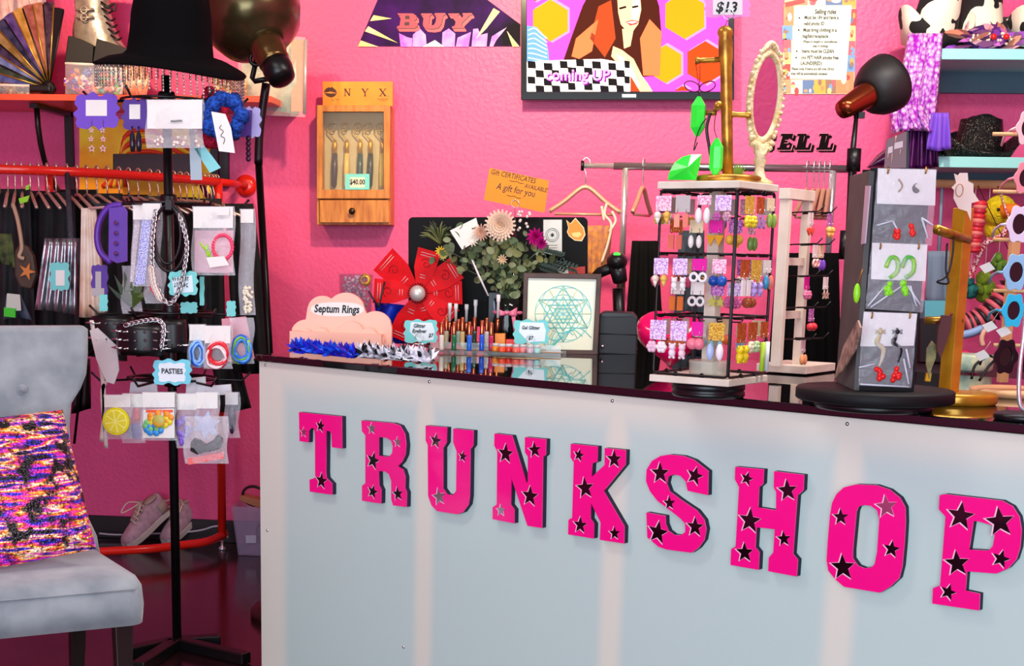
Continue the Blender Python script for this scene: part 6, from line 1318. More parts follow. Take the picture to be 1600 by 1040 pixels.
# monitor seen from behind
Ym = 5.42; mo = thing('computer_monitor', 'black computer monitor seen from behind with two stickers', 'monitor', V((atY(780, 400, Ym).x, Ym, HC)))
def rrect(x0, y0, x1, y1, r): return [(cx_ + r * math.cos(math.radians(a)), cy_ + r * math.sin(math.radians(a))) for cx_, cy_, a0 in ((x1 - r, y1 - r, 0), (x0 + r, y1 - r, 90), (x0 + r, y0 + r, 180), (x1 - r, y0 + r, 270)) for a in (a0, a0 + 30, a0 + 60, a0 + 90)]
k = MB(); k.loops([pxY(rrect(638, 339, 918, 510, 7), Ym)], YY, 0.03); k.build('housing', mat('charcoal_plastic', (17, 18, 18), 0.65, spec=0.2), mo, bevel=0.004)
k = MB(); xm = atY(780, 480, Ym).x; k.box((xm, Ym - 0.02, HC + 0.10), (0.08, 0.03, 0.2)); k.box((xm, Ym - 0.02, HC + 0.006), (0.24, 0.12, 0.012)); k.build('foot', BLACK, mo, bevel=0.004)
k = MB(); card(k, 849, 343, 878, 398, Ym - 0.001, 0.0008); s1 = k.build('sticker', clr(232, 238, 224), mo, label='white rectangular sticker with round emblem')
k = MB(); cpx = atY(863, 367, Ym - 0.0018); k.torus(cpx, 0.024, 0.001, rotM('X', 90), 24, 4); k.torus(cpx, 0.018, 0.0008, rotM('X', 90), 24, 4); k.loops([frame2(cpx, XX, ZZ, star2(6, 0.010, 0.004))], YY, 0.0003)
for y in (383, 387, 391): k.tube(pxY([(855, y), (871, y)], Ym - 0.0015), 0.0008, 4)
k.build('sticker_emblem', INK, s1)
ol = [(886, 345), (892, 350), (899, 342), (905, 349), (911, 356), (913, 366), (908, 375), (898, 374), (890, 368), (887, 362), (889, 356)]
k = MB(); k.loops([pxY([(898 + (x - 898) * 1.12, 360 + (y - 360) * 1.12) for x, y in ol], Ym - 0.001)], YY, 0.0008); s2 = k.build('sticker', clr(250, 230, 170), mo, label='orange cat head sticker')
k = MB(); k.mat(0).loops([pxY(ol, Ym - 0.0014)], YY, 0.0003); k.mat(1).loops([pxY([(893, 364), (905, 362), (909, 366), (903, 371), (895, 369)], Ym - 0.0018)], YY, 0.0002); k.build('cat_print', [clr(238, 158, 44), clr(252, 225, 130)], s2)
# receipt printer, scanner, small boxes
pb = CZ(968, 553); pr = thing('receipt_printer', 'dark grey receipt printer beside the framed print', 'printer', pb); Yp = pb.y
P0, P1_ = CZ(940, 551), CZ(997, 556)
k = MB(); k.loops([pxY([(936, 492), (944, 487), (990, 489), (997, 497), (995, 556), (934, 553)], Yp)], YY, 0.15); k.build('housing', mat('printer_grey', (34, 38, 42), 0.5), pr, bevel=0.006)
k = MB(); k.loops([pxY([(940, 489), (985, 490), (986, 494), (940, 494)], Yp - 0.003)], YY, 0.02); k.build('lid', clr(30, 32, 34, 0.4), pr); k = MB(); k.tube(pxY([(936, 521), (995, 523)], Yp - 0.001), 0.0015, 4); k.build('seam', BLACK, pr)
k = MB(); k.lathe([(0.007, 0), (0.006, 0.004)], 12, rotM('X', 90), atY(941, 541, Yp)); k.build('power_button', SILVER, pr)
Ysn = Yp + 0.235; sn = thing('barcode_scanner', 'black barcode scanner with green light on a stand behind the printer', 'scanner', V((atY(968, 500, Ysn).x, Ysn, HC)))
k = MB(); xs = atY(968, 500, Ysn).x; k.tube([V((xs, Ysn, HC)), V((xs, Ysn, HC + 0.1)), atY(966, 450, Ysn)], 0.022, 10); k.lathe([(0.07, 0), (0.07, 0.012), (0.03, 0.02)], 20, None, V((xs, Ysn, HC))); k.build('stand', BLACK, sn)
k = MB(); hc2 = atY(964, 408, Ysn - 0.03); k.ball(hc2, (0.038, 0.06, 0.034), 16, 10); k.tube([hc2 + V((0, 0, -0.01)), atY(969, 440, Ysn - 0.05)], [0.032, 0.026], 10); k.tube([hc2 + V((-0.01, 0.02, -0.02)), atY(938, 425, Ysn + 0.02), atY(922, 440, Ysn + 0.04)], [0.022, 0.020, 0.016], 8); k.build('scanner_head', mat('scanner_black', (22, 24, 24), 0.35), sn)
k = MB(); k.ball(atY(964, 397, Ysn - 0.07), (0.013, 0.006, 0.007), 10, 6); k.build('status_light', mat('green_led', (60, 240, 60), 0.3, emit=2.0), sn)
k = MB(); k.loops([pxY([(885, 418), (914, 416), (914, 432), (885, 432)], Ym - 0.06)], YY, 0.04); tag(k.build('red_box', clr(190, 60, 50, 0.5)), 'small brick red box behind the picture frame top', 'box')
k = MB(); k.loops([pxY([(872, 417), (887, 416), (888, 427), (872, 427)], Ym - 0.08)], YY, 0.01); tag(k.build('white_pad', clr(220, 230, 215)), 'small white note pad behind the picture frame top', 'note pad')
for nm_ in ('red_box', 'white_pad'): pass
# ================================================================== earring towers on the counter
def zat(P, py):
    lo, hi = 0.0, 4.0
    for _ in range(50):
        m_ = (lo + hi) / 2
        if proj((P.x, P.y, m_))[1] > py: lo = m_
        else: hi = m_
    return (lo + hi) / 2
WW = mat('white_painted_wood', (236, 228, 210), 0.55, col2=(220, 208, 186), nscale=10)
WIRE = mat('black_wire', (10, 10, 11), 0.35)
z0 = HC + 0.036
A_, B_, C_ = atZ(1015.4, 595.2, z0), atZ(1138.4, 604.5, z0), atZ(1198.6, 596.1, z0)
eA = (A_ - B_); sA = eA.length; eA.normalize(); eC = V((-eA.y, eA.x, 0))
if eC.dot(C_ - B_) < 0: eC = -eC
sT = (sA + (C_ - B_).length) / 2
TC = B_ + (eA + eC) * sT / 2
zt1 = zat(B_, 281.5); Mtw = Matrix((-eA, eC, ZZ)).transposed()
tw = thing('earring_carousel', 'square white earring carousel with black wire sides on the counter', 'display stand', V((TC.x, TC.y, HC)))
k = MB(); k.lathe([(0.085, 0), (0.09, 0.004), (0.09, 0.012), (0.086, 0.016), (0.09, 0.02), (0.09, 0.03), (0.086, 0.036)], 36, None, V((TC.x, TC.y, HC))); k.build('turntable', BLACK, tw)
k = MB(); k.box(V((TC.x, TC.y, z0 + 0.0085)), (sT, sT, 0.017), Mtw); k.build('base_board', WW, tw, bevel=0.002)
k = MB(); k.box(V((TC.x, TC.y, zt1 - 0.0085)), (sT, sT, 0.017), Mtw); k.build('top_board', WW, tw, bevel=0.002)
k = MB(); k.box(V((TC.x, TC.y, (z0 + zt1) / 2)), (0.03, 0.03, zt1 - z0 - 0.035), Mtw); k.build('centre_post', WW, tw)
zl, zh = z0 + 0.021, zt1 - 0.021
tiers = [zat(B_, 300) , zat(B_, 397), zat(B_, 497)]
faces = {}
for nm_, O, d, nrm_ in (('front', B_, eA, -eC), ('right', B_, eC, -eA), ('back', B_ + eC * sT, eA, eC), ('left', B_ + eA * sT, eC, eA)):
    i0, i1 = 0.008, sT - 0.008; q = O - nrm_ * 0.006
    def fp_(u, z, o=0.0, q=q, d=d, nrm_=nrm_): return V((q.x, q.y, 0)) + d * u + nrm_ * o + ZZ * z
    faces[nm_] = fp_
    k = MB(); r_ = 0.008; pts = []
    for (uc, zc, a0) in ((i1 - r_, zh - r_, 0), (i0 + r_, zh - r_, 90), (i0 + r_, zl + r_, 180), (i1 - r_, zl + r_, 270)):
        for a in (a0, a0 + 45, a0 + 90): pts.append(fp_(uc + r_ * math.cos(math.radians(a)), zc + r_ * math.sin(math.radians(a))))
    k.tube(pts, 0.0032, 6, True); k.build('wire_frame', WIRE, tw)
    for zz in tiers[1:]:
        k = MB(); k.tube([fp_(i0, zz), fp_(i1, zz)], 0.0028, 6); k.build('crossbar', WIRE, tw)
    for u in (0.35, 0.68):
        for zz in (zl, zh): k = MB(); k.torus(fp_(sT * u, zz), 0.005, 0.002, Mtw @ rotM('X', 90), 10, 5); k.build('clip', WIRE, tw)
def ear_mesh(k, kind, p, s, ux):
    """small earring shape hanging from p (top), size s, facing the camera side; ux = across"""
    n_ = V((ux.y, -ux.x, 0)); c = p - ZZ * s * 0.6
    if n_.dot(CAM - p) < 0: n_ = -n_
    Mx = Matrix((ux, n_, ZZ)).transposed()
    if kind == 'ball': k.ball(c, s * 0.45, 10, 7)
    elif kind == 'flower':
        for i in range(6): a = i * PI / 3; k.ball(c + (ux * math.cos(a) + ZZ * math.sin(a)) * s * 0.3, s * 0.24, 7, 5)
        k.ball(c + n_ * s * 0.12, s * 0.2, 7, 5)
    elif kind == 'cone':
        k.lathe([(0.02 * s, -s * 0.8), (s * 0.34, 0.0)], 10, None, c); k.ball(c + ZZ * s * 0.16, s * 0.4, 10, 7)
    elif kind == 'ring': k.torus(c, s * 0.36, s * 0.14, Mx @ rotM('X', 90), 14, 6)
    elif kind == 'rect': k.box(c - ZZ * s * 0.25, (s * 0.6, s * 0.15, s * 1.3), Mx)
    elif kind == 'drop': k.ball(c - ZZ * s * 0.2, (s * 0.28, s * 0.2, s * 0.6), 9, 7)
    elif kind == 'tri': k.loops([[c + ux * a * s + ZZ * b_ * s for a, b_ in ((-.5, .4), (.5, .4), (0, -.6))]], -n_, s * 0.15)
    elif kind == 'bear':
        k.ball(c, s * 0.34, 9, 7); k.ball(c - ZZ * s * 0.55, (s * 0.34, s * 0.28, s * 0.42), 9, 7)
        for a in (-1, 1): k.ball(c + ux * a * s * 0.26 + ZZ * s * 0.28, s * 0.13, 6, 5); k.ball(c + ux * a * s * 0.2 - ZZ * s * 0.95, s * 0.15, 6, 5)
    elif kind == 'heart':
        k.loops([[c + ux * s * 0.028 * 16 * math.sin(t) ** 3 / 16 * 16 + ZZ * s * 0.03 * (13 * math.cos(t) - 5 * math.cos(2 * t) - 2 * math.cos(3 * t) - math.cos(4 * t)) for t in [2 * PI * i / 22 for i in range(22)]]], -n_, s * 0.2)
    elif kind == 'stick': k.tube([c + ZZ * s * 0.3, c - ZZ * s * 1.8], s * 0.2, 6)
    elif kind == 'star': k.loops([[c + ux * a + ZZ * b_ for a, b_ in star2(5, s * 0.55, s * 0.24)]], -n_, s * 0.15)
GLI = {'lilac': mat('lilac_glitter', (205, 150, 225), 0.4, col2=(250, 235, 250), nscale=230, ncut=(0.45, 0.55)), 'pink': mat('pink_glitter', (246, 150, 195), 0.4, col2=(255, 235, 240), nscale=230, ncut=(0.45, 0.55)), 'magenta': clr(236, 30, 165, 0.5), 'gold': mat('gold_glitter', (200, 145, 30), 0.4, col2=(240, 200, 90), nscale=260, ncut=(0.48, 0.54)), 'rust': mat('rust_glitter', (165, 62, 20), 0.4, col2=(215, 110, 40), nscale=260, ncut=(0.5, 0.56)), 'white': clr(238, 230, 222, 0.5), 'cream': clr(242, 225, 180, 0.5), 'grey': clr(200, 195, 190, 0.5), 'plum': mat('plum_glitter', (150, 60, 150), 0.4, col2=(215, 150, 210), nscale=230, ncut=(0.45, 0.55)), 'turquoise': TURQ}
def hang_card(O, ux, out, w, h, cc, kind, ecols, s, label, grp, drop=0.016, sc_=1.38):
    """earring card hanging from hook point O (world): card below, two earrings below the card"""
    t = thing('earring_card', label, 'earring card', O - ZZ * (drop + h + s * 1.5), grp)
    k = MB(); k.tube([O - out * 0.018, O + out * 0.006, O + out * 0.012 + ZZ * 0.006], 0.0018, 4)
    k.build('hook', WIRE, t)
    c = O - ZZ * drop + out * 0.006; w *= sc_; h *= sc_; s *= 1.3
    k = MB(); k.loops([[c - ux * w / 2 + ZZ * 0.008, c + ux * w / 2 + ZZ * 0.008, c + ux * w / 2 - ZZ * (h - 0.008), c - ux * w / 2 - ZZ * (h - 0.008)]], -out, 0.0012); k.build('card', GLI[cc], t)
    for i, sx_ in enumerate((-1, 1)):
        k = MB(); p = c + ux * sx_ * w * 0.30 - ZZ * (h - 0.010) + out * 0.004
        k.mat(1).tube([p + ZZ * 0.008, p - ZZ * 0.004], 0.0009, 4)
        k.mat(0); ear_mesh(k, kind, p - ZZ * 0.002, s, ux); k.build('earring', [clr(*ecols[i % len(ecols)], 0.3), SILVER], t)
    return t
TN = {0: 'top', 1: 'middle', 2: 'bottom'}; GR = 'earring cards on the front carousel'
FRONT = [
 [(0.90, 'pink', .030, .026, 'cone', [(240, 190, 80), (250, 240, 225)], .018, 'ice cream'), (0.66, 'grey', .028, .028, 'rect', [(244, 140, 120), (250, 170, 140)], .018, 'coral bar'), (0.40, 'pink', .026, .016, 'drop', [(250, 246, 240)], .024, 'white leaf'), (0.17, 'lilac', .030, .026, 'flower', [(205, 150, 170), (190, 90, 160)], .017, 'mauve flower')],
 [(0.90, 'lilac', .028, .028, 'cone', [(240, 200, 90), (250, 235, 210)], .017, 'ice cream cone'), (0.66, 'lilac', .028, .028, 'bear', [(250, 246, 240)], .017, 'white shoe'), (0.42, 'magenta', .028, .020, 'ring', [(250, 248, 246)], .020, 'white ring'), (0.18, 'pink', .026, .024, 'ball', [(30, 90, 180), (20, 70, 160)], .022, 'blue ball')],
 [(0.90, 'lilac', .032, .034, 'flower', [(252, 240, 240), (245, 200, 220)], .022, 'white daisy'), (0.64, 'lilac', .032, .034, 'bear', [(250, 215, 225), (246, 230, 240)], .020, 'pink lamb'), (0.41, 'magenta', .022, .024, 'ball', [(245, 130, 150)], .024, 'pink doughnut'), (0.17, 'gold', .030, .030, 'drop', [(252, 240, 246), (180, 200, 240)], .026, 'white cloud')],
]
RIGHT = [
 [(0.25, 'gold', .036, .030, 'flower', [(250, 225, 50)], .022, 'yellow flower'), (0.52, 'rust', .030, .028, 'star', [(190, 140, 200)], .026, 'purple star'), (0.78, 'cream', .030, .022, 'drop', [(150, 180, 70)], .022, 'avocado')],
 [(0.22, 'rust', .034, .030, 'rect', [(248, 240, 235)], .022, 'white cube'), (0.50, 'gold', .040, .034, 'bear', [(190, 160, 225)], .018, 'lilac bear'), (0.78, 'white', .030, .022, 'drop', [(60, 150, 190), (240, 130, 110)], .022, 'blue fish')],
 [(0.22, 'rust', .034, .034, 'bear', [(248, 215, 30)], .022, 'yellow bear'), (0.50, 'rust', .036, .030, 'flower', [(240, 230, 190), (190, 220, 160)], .022, 'pastel flower'), (0.80, 'rust', .030, .028, 'stick', [(180, 215, 60), (235, 235, 235)], .026, 'green and white stick')],
]
for nm_, data, ux, out in (('front', FRONT, eA, -eC), ('right', RIGHT, eC, -eA)):
    for ti, row in enumerate(data):
        for (u, cc, w, h, kind, ec, s, what) in row:
            zz = (zh if ti == 0 else tiers[ti]) - 0.004
            hang_card(faces[nm_](sT * u, zz, 0.004), ux, out, w, h, cc, kind, ec, s, '%s card with %s earrings, %s tier %s side of the carousel' % ({'grey': 'grey white'}.get(cc, cc), what, TN[ti], nm_), GR)
            # a second, lower pair half way down the tier
BACK2 = [
 [(0.85, 'rust', 'rect', (240, 120, 100), 'coral panel'), (0.6, 'cream', 'drop', (250, 246, 235), 'cream drop'), (0.36, 'magenta', 'tri', (225, 160, 40), 'golden pizza'), (0.12, 'plum', 'ball', (235, 180, 60), 'bumblebee')],
 [(0.8, 'white', 'rect', (230, 120, 50), 'orange tag'), (0.55, 'white', 'ring', (240, 235, 230), 'pale hoop'), (0.3, 'plum', 'star', (190, 190, 80), 'cactus'), (0.1, 'lilac', 'flower', (200, 90, 140), 'rose')],
 [(0.78, 'white', 'flower', (230, 120, 60), 'orange daisy'), (0.5, 'white', 'heart', (120, 210, 210), 'aqua heart'), (0.28, 'turquoise', 'drop', (150, 215, 215), 'aqua drop')]]
for ti, row in enumerate(BACK2):
    for (u, cc, kind, ec, what) in row:
        zz = (zh if ti == 0 else tiers[ti]) - 0.004 - (0.055 if ti < 2 else 0.008)
        hang_card(faces['front'](sT * u, zz, -0.045), eA, -eC, .026, .022, cc, kind, [ec], .02, '%s card with %s earrings inside the carousel, %s tier' % (cc, what, TN[ti]), 'earring cards inside the front carousel')
for ti, row in enumerate([[(0.3, 'magenta', 'tri', (245, 180, 50), 'pizza slice'), (0.7, 'pink', 'drop', (110, 150, 60), 'green pear')], [(0.3, 'plum', 'ring', (190, 110, 160), 'doughnut'), (0.7, 'magenta', 'ball', (180, 90, 50), 'chestnut')], [(0.55, 'white', 'star', (150, 190, 230), 'sky star')]]):
    for (u, cc, kind, ec, what) in row:
        zz = (zh if ti == 0 else tiers[ti]) - 0.004 - (0.058 if ti < 2 else 0.01)
        hang_card(faces['right'](sT * u, zz, -0.035), eC, -eA, .028, .02, cc, kind, [ec], .022, '%s card with %s earrings inside the right half of the carousel' % (cc, what), 'earring cards inside the front carousel')
for fi, (fnm, ux_, out_) in enumerate((('back', eA, eC), ('left', eC, eA))):
    for ti in range(3):
        for j, u in enumerate((0.15, 0.38, 0.62, 0.85)):
            if (ti + j + fi) % 4 == 3: continue
            cc = ['white', 'plum', 'cream', 'pink', 'white', 'magenta'][(ti * 4 + j * 3 + fi) % 6]; kd = ['ball', 'ring', 'drop', 'flower', 'star', 'heart'][(ti * 2 + j + fi * 3) % 6]; ec = [(240, 120, 60), (235, 200, 80), (230, 90, 140), (240, 235, 230), (130, 90, 190), (200, 60, 60)][(ti + j * 2 + fi) % 6]
            zz = (zh if ti == 0 else tiers[ti]) - 0.004
            hang_card(faces[fnm](sT * u, zz, 0.004), ux_, out_, .028, .028, cc, kd, [ec], .019, '%s card with %s earrings, %s tier, %s from corner, far %s side of the carousel' % (cc, kd, TN[ti], ['first', 'second', 'third', 'fourth'][j], {'back': 'rear', 'left': 'left'}[fnm]), 'earring cards on the far sides of the carousel')
bw = B_ + eA * 0.09 + eC * 0.075; k = MB(); k.lathe([(0.048, 0), (0.05, 0.004), (0.05, 0.028), (0.051, 0.03), (0.051, 0.036), (0.045, 0.037)], 28, None, V((bw.x, bw.y, z0 + 0.018))); tag(k.build('clear_tub', mat('tub_plastic', (215, 215, 195), 0.15, alpha=0.55)), 'round clear plastic tub on the carousel base board', 'tub')

# second white tower behind
pB = CZ(1222, 584); tw2 = thing('white_earring_tower', 'white wooden earring tower with black prongs behind the square carousel', 'display stand', pB + eC * 0.08)
Y2 = pB.y
q0 = atZ(1196, 584, HC + 0.004)
k = MB(); cB = pB + eC * 0.10 - eA * 0.0 + ZZ * 0.016; k.box(cB, (0.16, 0.22, 0.024), Mtw); k.build('base_board', WW, tw2, bevel=0.002)
k = MB(); k.lathe([(0.07, -0.012), (0.07, 0.004)], 24, None, V((cB.x, cB.y, HC + 0.012))); k.build('turntable', BLACK, tw2)
pz = zat(pB, 298)
k = MB(); pA = atZ(1213, 572, HC + 0.028); k.box(V((pA.x, pA.y, (HC + 0.028 + pz) / 2)), (0.030, 0.022, pz - HC - 0.028), Mtw); k.build('front_post', WW, tw2, bevel=0.001)
pA2 = pA + eC * 0.15; k = MB(); k.box(V((pA2.x, pA2.y, (HC + 0.028 + pz) / 2)), (0.026, 0.022, pz - HC - 0.028), Mtw); k.build('rear_post', WW, tw2, bevel=0.001)
k = MB(); k.box(V((pA.x, pA.y, pz - 0.012)) + eC * 0.075, (0.034, 0.18, 0.03), Mtw); k.build('top_rail', WW, tw2, bevel=0.001)
for zz in (0.33, 0.62): k = MB(); k.box(V((pA.x, pA.y, HC + zz * (pz - HC))) + eC * 0.075, (0.014, 0.14, 0.022), Mtw); k.build('cross_slat', WW, tw2)
i = 0
for zz in (0.20, 0.37, 0.54, 0.71, 0.88):
    for v_ in (0.03, 0.12):
        p = V((pA.x, pA.y, HC + zz * (pz - HC))) + eC * v_; k = MB(); k.tube([p, p - eA * 0.09 + ZZ * 0.004, p - eA * 0.105 + ZZ * 0.02], 0.0022, 5); k.build('prong', WIRE, tw2)
kinds = [('heart', (240, 90, 70), 'red heart', 'white'), ('ring', (246, 190, 180), 'pink hoop', 'white'), ('flower', (236, 130, 170), 'pink daisy', 'magenta'), ('ball', (230, 60, 70), 'red ball', 'plum'), ('drop', (245, 165, 110), 'peach drop', 'white'), ('cone', (240, 180, 90), 'candy corn', 'plum'), ('drop', (120, 70, 190), 'purple drop', 'cream'), ('star', (190, 160, 140), 'bronze star', 'white')]
for j, (kd, c, what, cc) in enumerate(kinds):
    zz = (0.20, 0.37, 0.54, 0.71, 0.88)[4 - (j % 5)] ; v_ = 0.03 if j < 5 else 0.12
    p = V((pA.x, pA.y, HC + zz * (pz - HC))) + eC * v_ - eA * (0.06 + 0.02 * (j % 2))
    hang_card(p, eC, -eA, .026, .026, cc, kd, [c], .02, '%s card with %s earrings on the white tower prongs' % (cc, what), 'earring cards on the white tower', 0.008)

# on top of the carousel: gold stand, crystals, mirror, price card
gp = V((TC.x, TC.y, zt1)); gd = atP(1138, 277, V((0, TC.y - 0.01, 0)), YY); g0 = V((gd.x, TC.y - 0.01, zt1))
gs = thing('gold_jewelry_tree', 'aged gold jewelry tree with turned pegs on top of the earring carousel', 'jewelry stand', g0)
k = MB(); k.lathe([(0.074, 0), (0.078, 0.004), (0.078, 0.014), (0.07, 0.018), (0.0, 0.019)], 32, None, g0); k.build('round_base', GOLD, gs)
gtop = atY(1133, 40, g0.y); zg = gtop.z; k = MB(); Hg = zg - zt1; gdir = (gtop - g0).normalized(); Mgt = Matrix((gdir.cross(YY).cross(gdir).cross(gdir).normalized() if False else XX, YY, gdir)).transposed(); k.lathe([(0.013, 0.015), (0.0135, Hg * 0.3), (0.014, Hg * 0.75), (0.017, Hg * 0.80), (0.017, Hg * 0.9), (0.015, Hg * 0.93), (0.019, Hg * 0.95), (0.017, Hg * 0.98), (0.008, Hg)], 18, Mgt, g0); k.build('post', GOLD, gs)
def peg(px0, py0, px1, py1): 
    a, b_ = atY(px0, py0, g0.y), atY(px1, py1, g0.y); k = MB(); k.tube([a.lerp(b_, t_) for t_ in (0, .25, .4, .6, .8, .9, 1)], [0.006, 0.0075, 0.006, 0.007, 0.006, 0.009, 0.008], 10); return k
peg(1124, 93, 1086, 95).build('peg', GOLD, gs); peg(1136, 178, 1173, 180).build('peg', GOLD, gs); peg(1120, 176, 1098, 176).build('peg', GOLD, gs)
pgc = atY(1119, 170, g0.y); k = MB(); k.tube([pgc + YY * 0.0, pgc - YY * 0.09], [0.007, 0.009], 10); k.build('peg', GOLD, gs)
NG = mat('neon_green', (40, 242, 60), 0.3, coat=0.4); NG2 = NG
def crystal(label, px, py, wpx, hpx, Y, rot=0):
    c = atY(px, py, Y); W, Hh = wpx / 2 * mpp(Y), hpx / 2 * mpp(Y); k = MB(); n = 6
    rings_ = [(-1, 0.25), (-0.55, 1), (0.55, 1), (1, 0.25)]; P = []
    for z, r in rings_: P += [c + V((W * r * math.cos(rot + 2 * PI * i / n), W * 0.8 * r * math.sin(rot + 2 * PI * i / n), Hh * z)) for i in range(n)]
    k.add(P, [(l * n + i, l * n + (i + 1) % n, (l + 1) * n + (i + 1) % n, (l + 1) * n + i) for l in range(3) for i in range(n)] + [tuple(range(n - 1, -1, -1)), tuple(3 * n + i for i in range(n))], False)
    t = thing('crystal_ornament', label, 'ornament', c - ZZ * Hh, 'neon green ornaments'); k.build('crystal', NG, t)
    return t, c + ZZ * Hh
t, top = crystal('neon green faceted crystal hanging from the left gold peg', 1091, 182, 23, 58, g0.y - 0.01, 0.3)
k = MB(); a = atY(1090, 95, g0.y - 0.003); k.tube([top, top.lerp(a, 0.3), a + V((-0.006, 0, 0.006))], 0.0012, 4); k.tube([top + ZZ * 0.02, a + V((0.006, 0, 0.006))], 0.0012, 4); k.build('cord', clr(60, 26, 20, 0.7), t)
k = MB()
for s_ in (-1, 1): k.torus(top + V((s_ * 0.018, -0.004, 0.022)), 0.016, 0.0016, rotM('X', 90) @ rotM('Z', 20 * s_), 14, 4, 1.2, 0.7)
k.build('bow_knot', clr(60, 26, 20, 0.7), t)
t, top = crystal('neon green faceted crystal leaning on the gold post base', 1119, 246, 20, 56, g0.y - 0.06, 0.1)
k = MB(); k.tube(spline([top, atY(1116, 200, g0.y - 0.07), atY(1119, 172, g0.y - 0.085)], 4), 0.0012, 4); k.build('cord', clr(40, 24, 20, 0.7), t)
t, top = crystal('neon green faceted crystal half hidden behind the gold post', 1138, 240, 14, 46, g0.y + 0.05, 0.4)
k = MB(); k.tube(spline([top, atY(1139, 200, g0.y + 0.04), atY(1136, 180, g0.y + 0.02)], 4), 0.0012, 4); k.build('cord', clr(40, 24, 20, 0.7), t)
Yd = g0.y - 0.04; k = MB(); cen = atY(1074, 262, Yd)
ol = pxY([(1043, 281), (1046, 268), (1054, 254), (1066, 245), (1080, 241), (1096, 241), (1094, 256), (1088, 281)], Yd)
n = len(ol); ap = cen - YY * 0.03; P = ol + [p + YY * 0.02 for p in ol] + [ap]
k.add(P, [(i, (i + 1) % n, 2 * n) for i in range(n)] + [(i, n + i, n + (i + 1) % n, (i + 1) % n) for i in range(n)] + [tuple(range(2 * n - 1, n - 1, -1))], False)
tag(k.build('diamond_ornament', NG), 'big neon green faceted diamond lying on the carousel top', 'ornament', 'neon green ornaments')
# black loop and price card
k = MB(); k.tube(spline(pxY([(1110, 176), (1104, 200), (1108, 230), (1113, 260)], g0.y - 0.03), 5), 0.004, 5); k.tube(spline(pxY([(1104, 185), (1096, 195), (1088, 215), (1084, 235), (1090, 222)], g0.y - 0.03), 5), 0.0015, 4); tag(k.build('cord_tangle', BLACK), 'tangle of black cords hanging at the gold post', 'cord')
t = thing('price_card', 'pink scalloped price card reading $13 on top of the gold tree', 'price card', gtop)
k = MB(); k.loops([pxY(scallop(1102, -6, 1172, 27, 0.14), g0.y - 0.012)], YY, 0.002); k.build('card', clr(246, 150, 215, 0.6), t)
k = MB(); card(k, 1114, 0, 1160, 23, g0.y - 0.0132, 0.001); k.build('paper_label', WHITE, t)
k = MB(); pxtext(k, '$13', 1135, 12, 15, g0.y - 0.0142, shear=0.15); k.build('lettering', INK, t)
k = MB(); rc = atY(1138, 22, g0.y - 0.018); k.torus(rc, 0.012, 0.0012, rotM('X', 90), 18, 5); k.tube([rc - ZZ * 0.012, gtop], 0.0014, 5); k.build('wire_clip', SILVER, t)
# vanity mirror
Yv = g0.y + 0.06; mb = atY(1186, 279, Yv - 0.02); mb = V((mb.x, Yv - 0.02, zt1)); CRM = mat('antique_cream', (240, 226, 180), 0.55, col2=(205, 180, 120), nscale=40, bump=0.6, bscale=80)
mz = thing('vanity_mirror', 'oval cream ornate vanity mirror on top of the earring carousel', 'mirror', mb)
mc = atY(1195, 152, Yv); ax_u = V((math.cos(1.0), -math.sin(1.0), 0)); ax_u = V((0.62, 0.60, 0)).normalized(); ax_v = (ZZ + V((0.05, 0, 0))).normalized()
nrm_ = ax_u.cross(ax_v).normalized(); ry = 62 * mpp(Yv); rx = ry * 0.52
def el(t_, k_=1.0, off=0): return mc + ax_u * rx * k_ * math.cos(t_) + ax_v * ry * k_ * math.sin(t_) + nrm_ * off
k = MB(); k.tube([el(2 * PI * i / 40) for i in range(40)], 0.009, 8, True); k.tube([el(2 * PI * i / 40, 1.08) for i in range(40)], 0.006, 6, True); k.build('oval_frame', CRM, mz)
k = MB()
for i in range(44): k.ball(el(2 * PI * i / 44, 1.16 + 0.04 * (i % 2), 0.004), 0.006, 7, 5)
for i in range(30): a = -PI / 2 + rr.uniform(-.75, .75); k.ball(el(a, rr.uniform(1.1, 1.36), 0.006), rr.uniform(0.004, 0.008), 6, 5)
for i in range(10): a = PI / 2 + (i - 4.5) * 0.07; k.ball(el(a, 1.16 + 0.07 * math.cos((i - 4.5) * 0.33), 0.004), 0.007, 7, 5)
k.build('scrollwork', CRM, mz, kind='stuff')
k = MB(); k.add([el(2 * PI * i / 40, 0.97, 0.002) for i in range(40)], [tuple(range(40))], False); k.build('mirror_glass', mat('mirror_glass', (215, 215, 215), 0.02, 1.0), mz)
k = MB(); k.add([el(2 * PI * i / 40, 1.0, -0.004) for i in range(40)], [tuple(range(39, -1, -1))], False); k.build('backing', CRM, mz)
lowp = el(-PI / 2, 1.1); k = MB(); hh = lowp.z - zt1; k.lathe([(0.034, 0), (0.034, 0.006), (0.016, 0.016), (0.010, 0.04), (0.016, 0.055), (0.012, hh * 0.7), (0.02, hh)], 18, None, mb); k.build('stem_foot', CRM, mz)
k = MB()
for i in range(9): a = -1.2 + i * 0.3; c = atY(1151, 277, g0.y + 0.075); k.loops([[c + V((-0.006, 0, 0)), c + V((0.028 * math.sin(a), -0.002 * i, 0.034 * math.cos(a) + 0.004)), c + V((0.006, 0, 0))]], YY, 0.002)
tag(k.build('green_rosette', clr(150, 200, 60, 0.4)), 'small spiky lime green rosette behind the gold base', 'ornament')

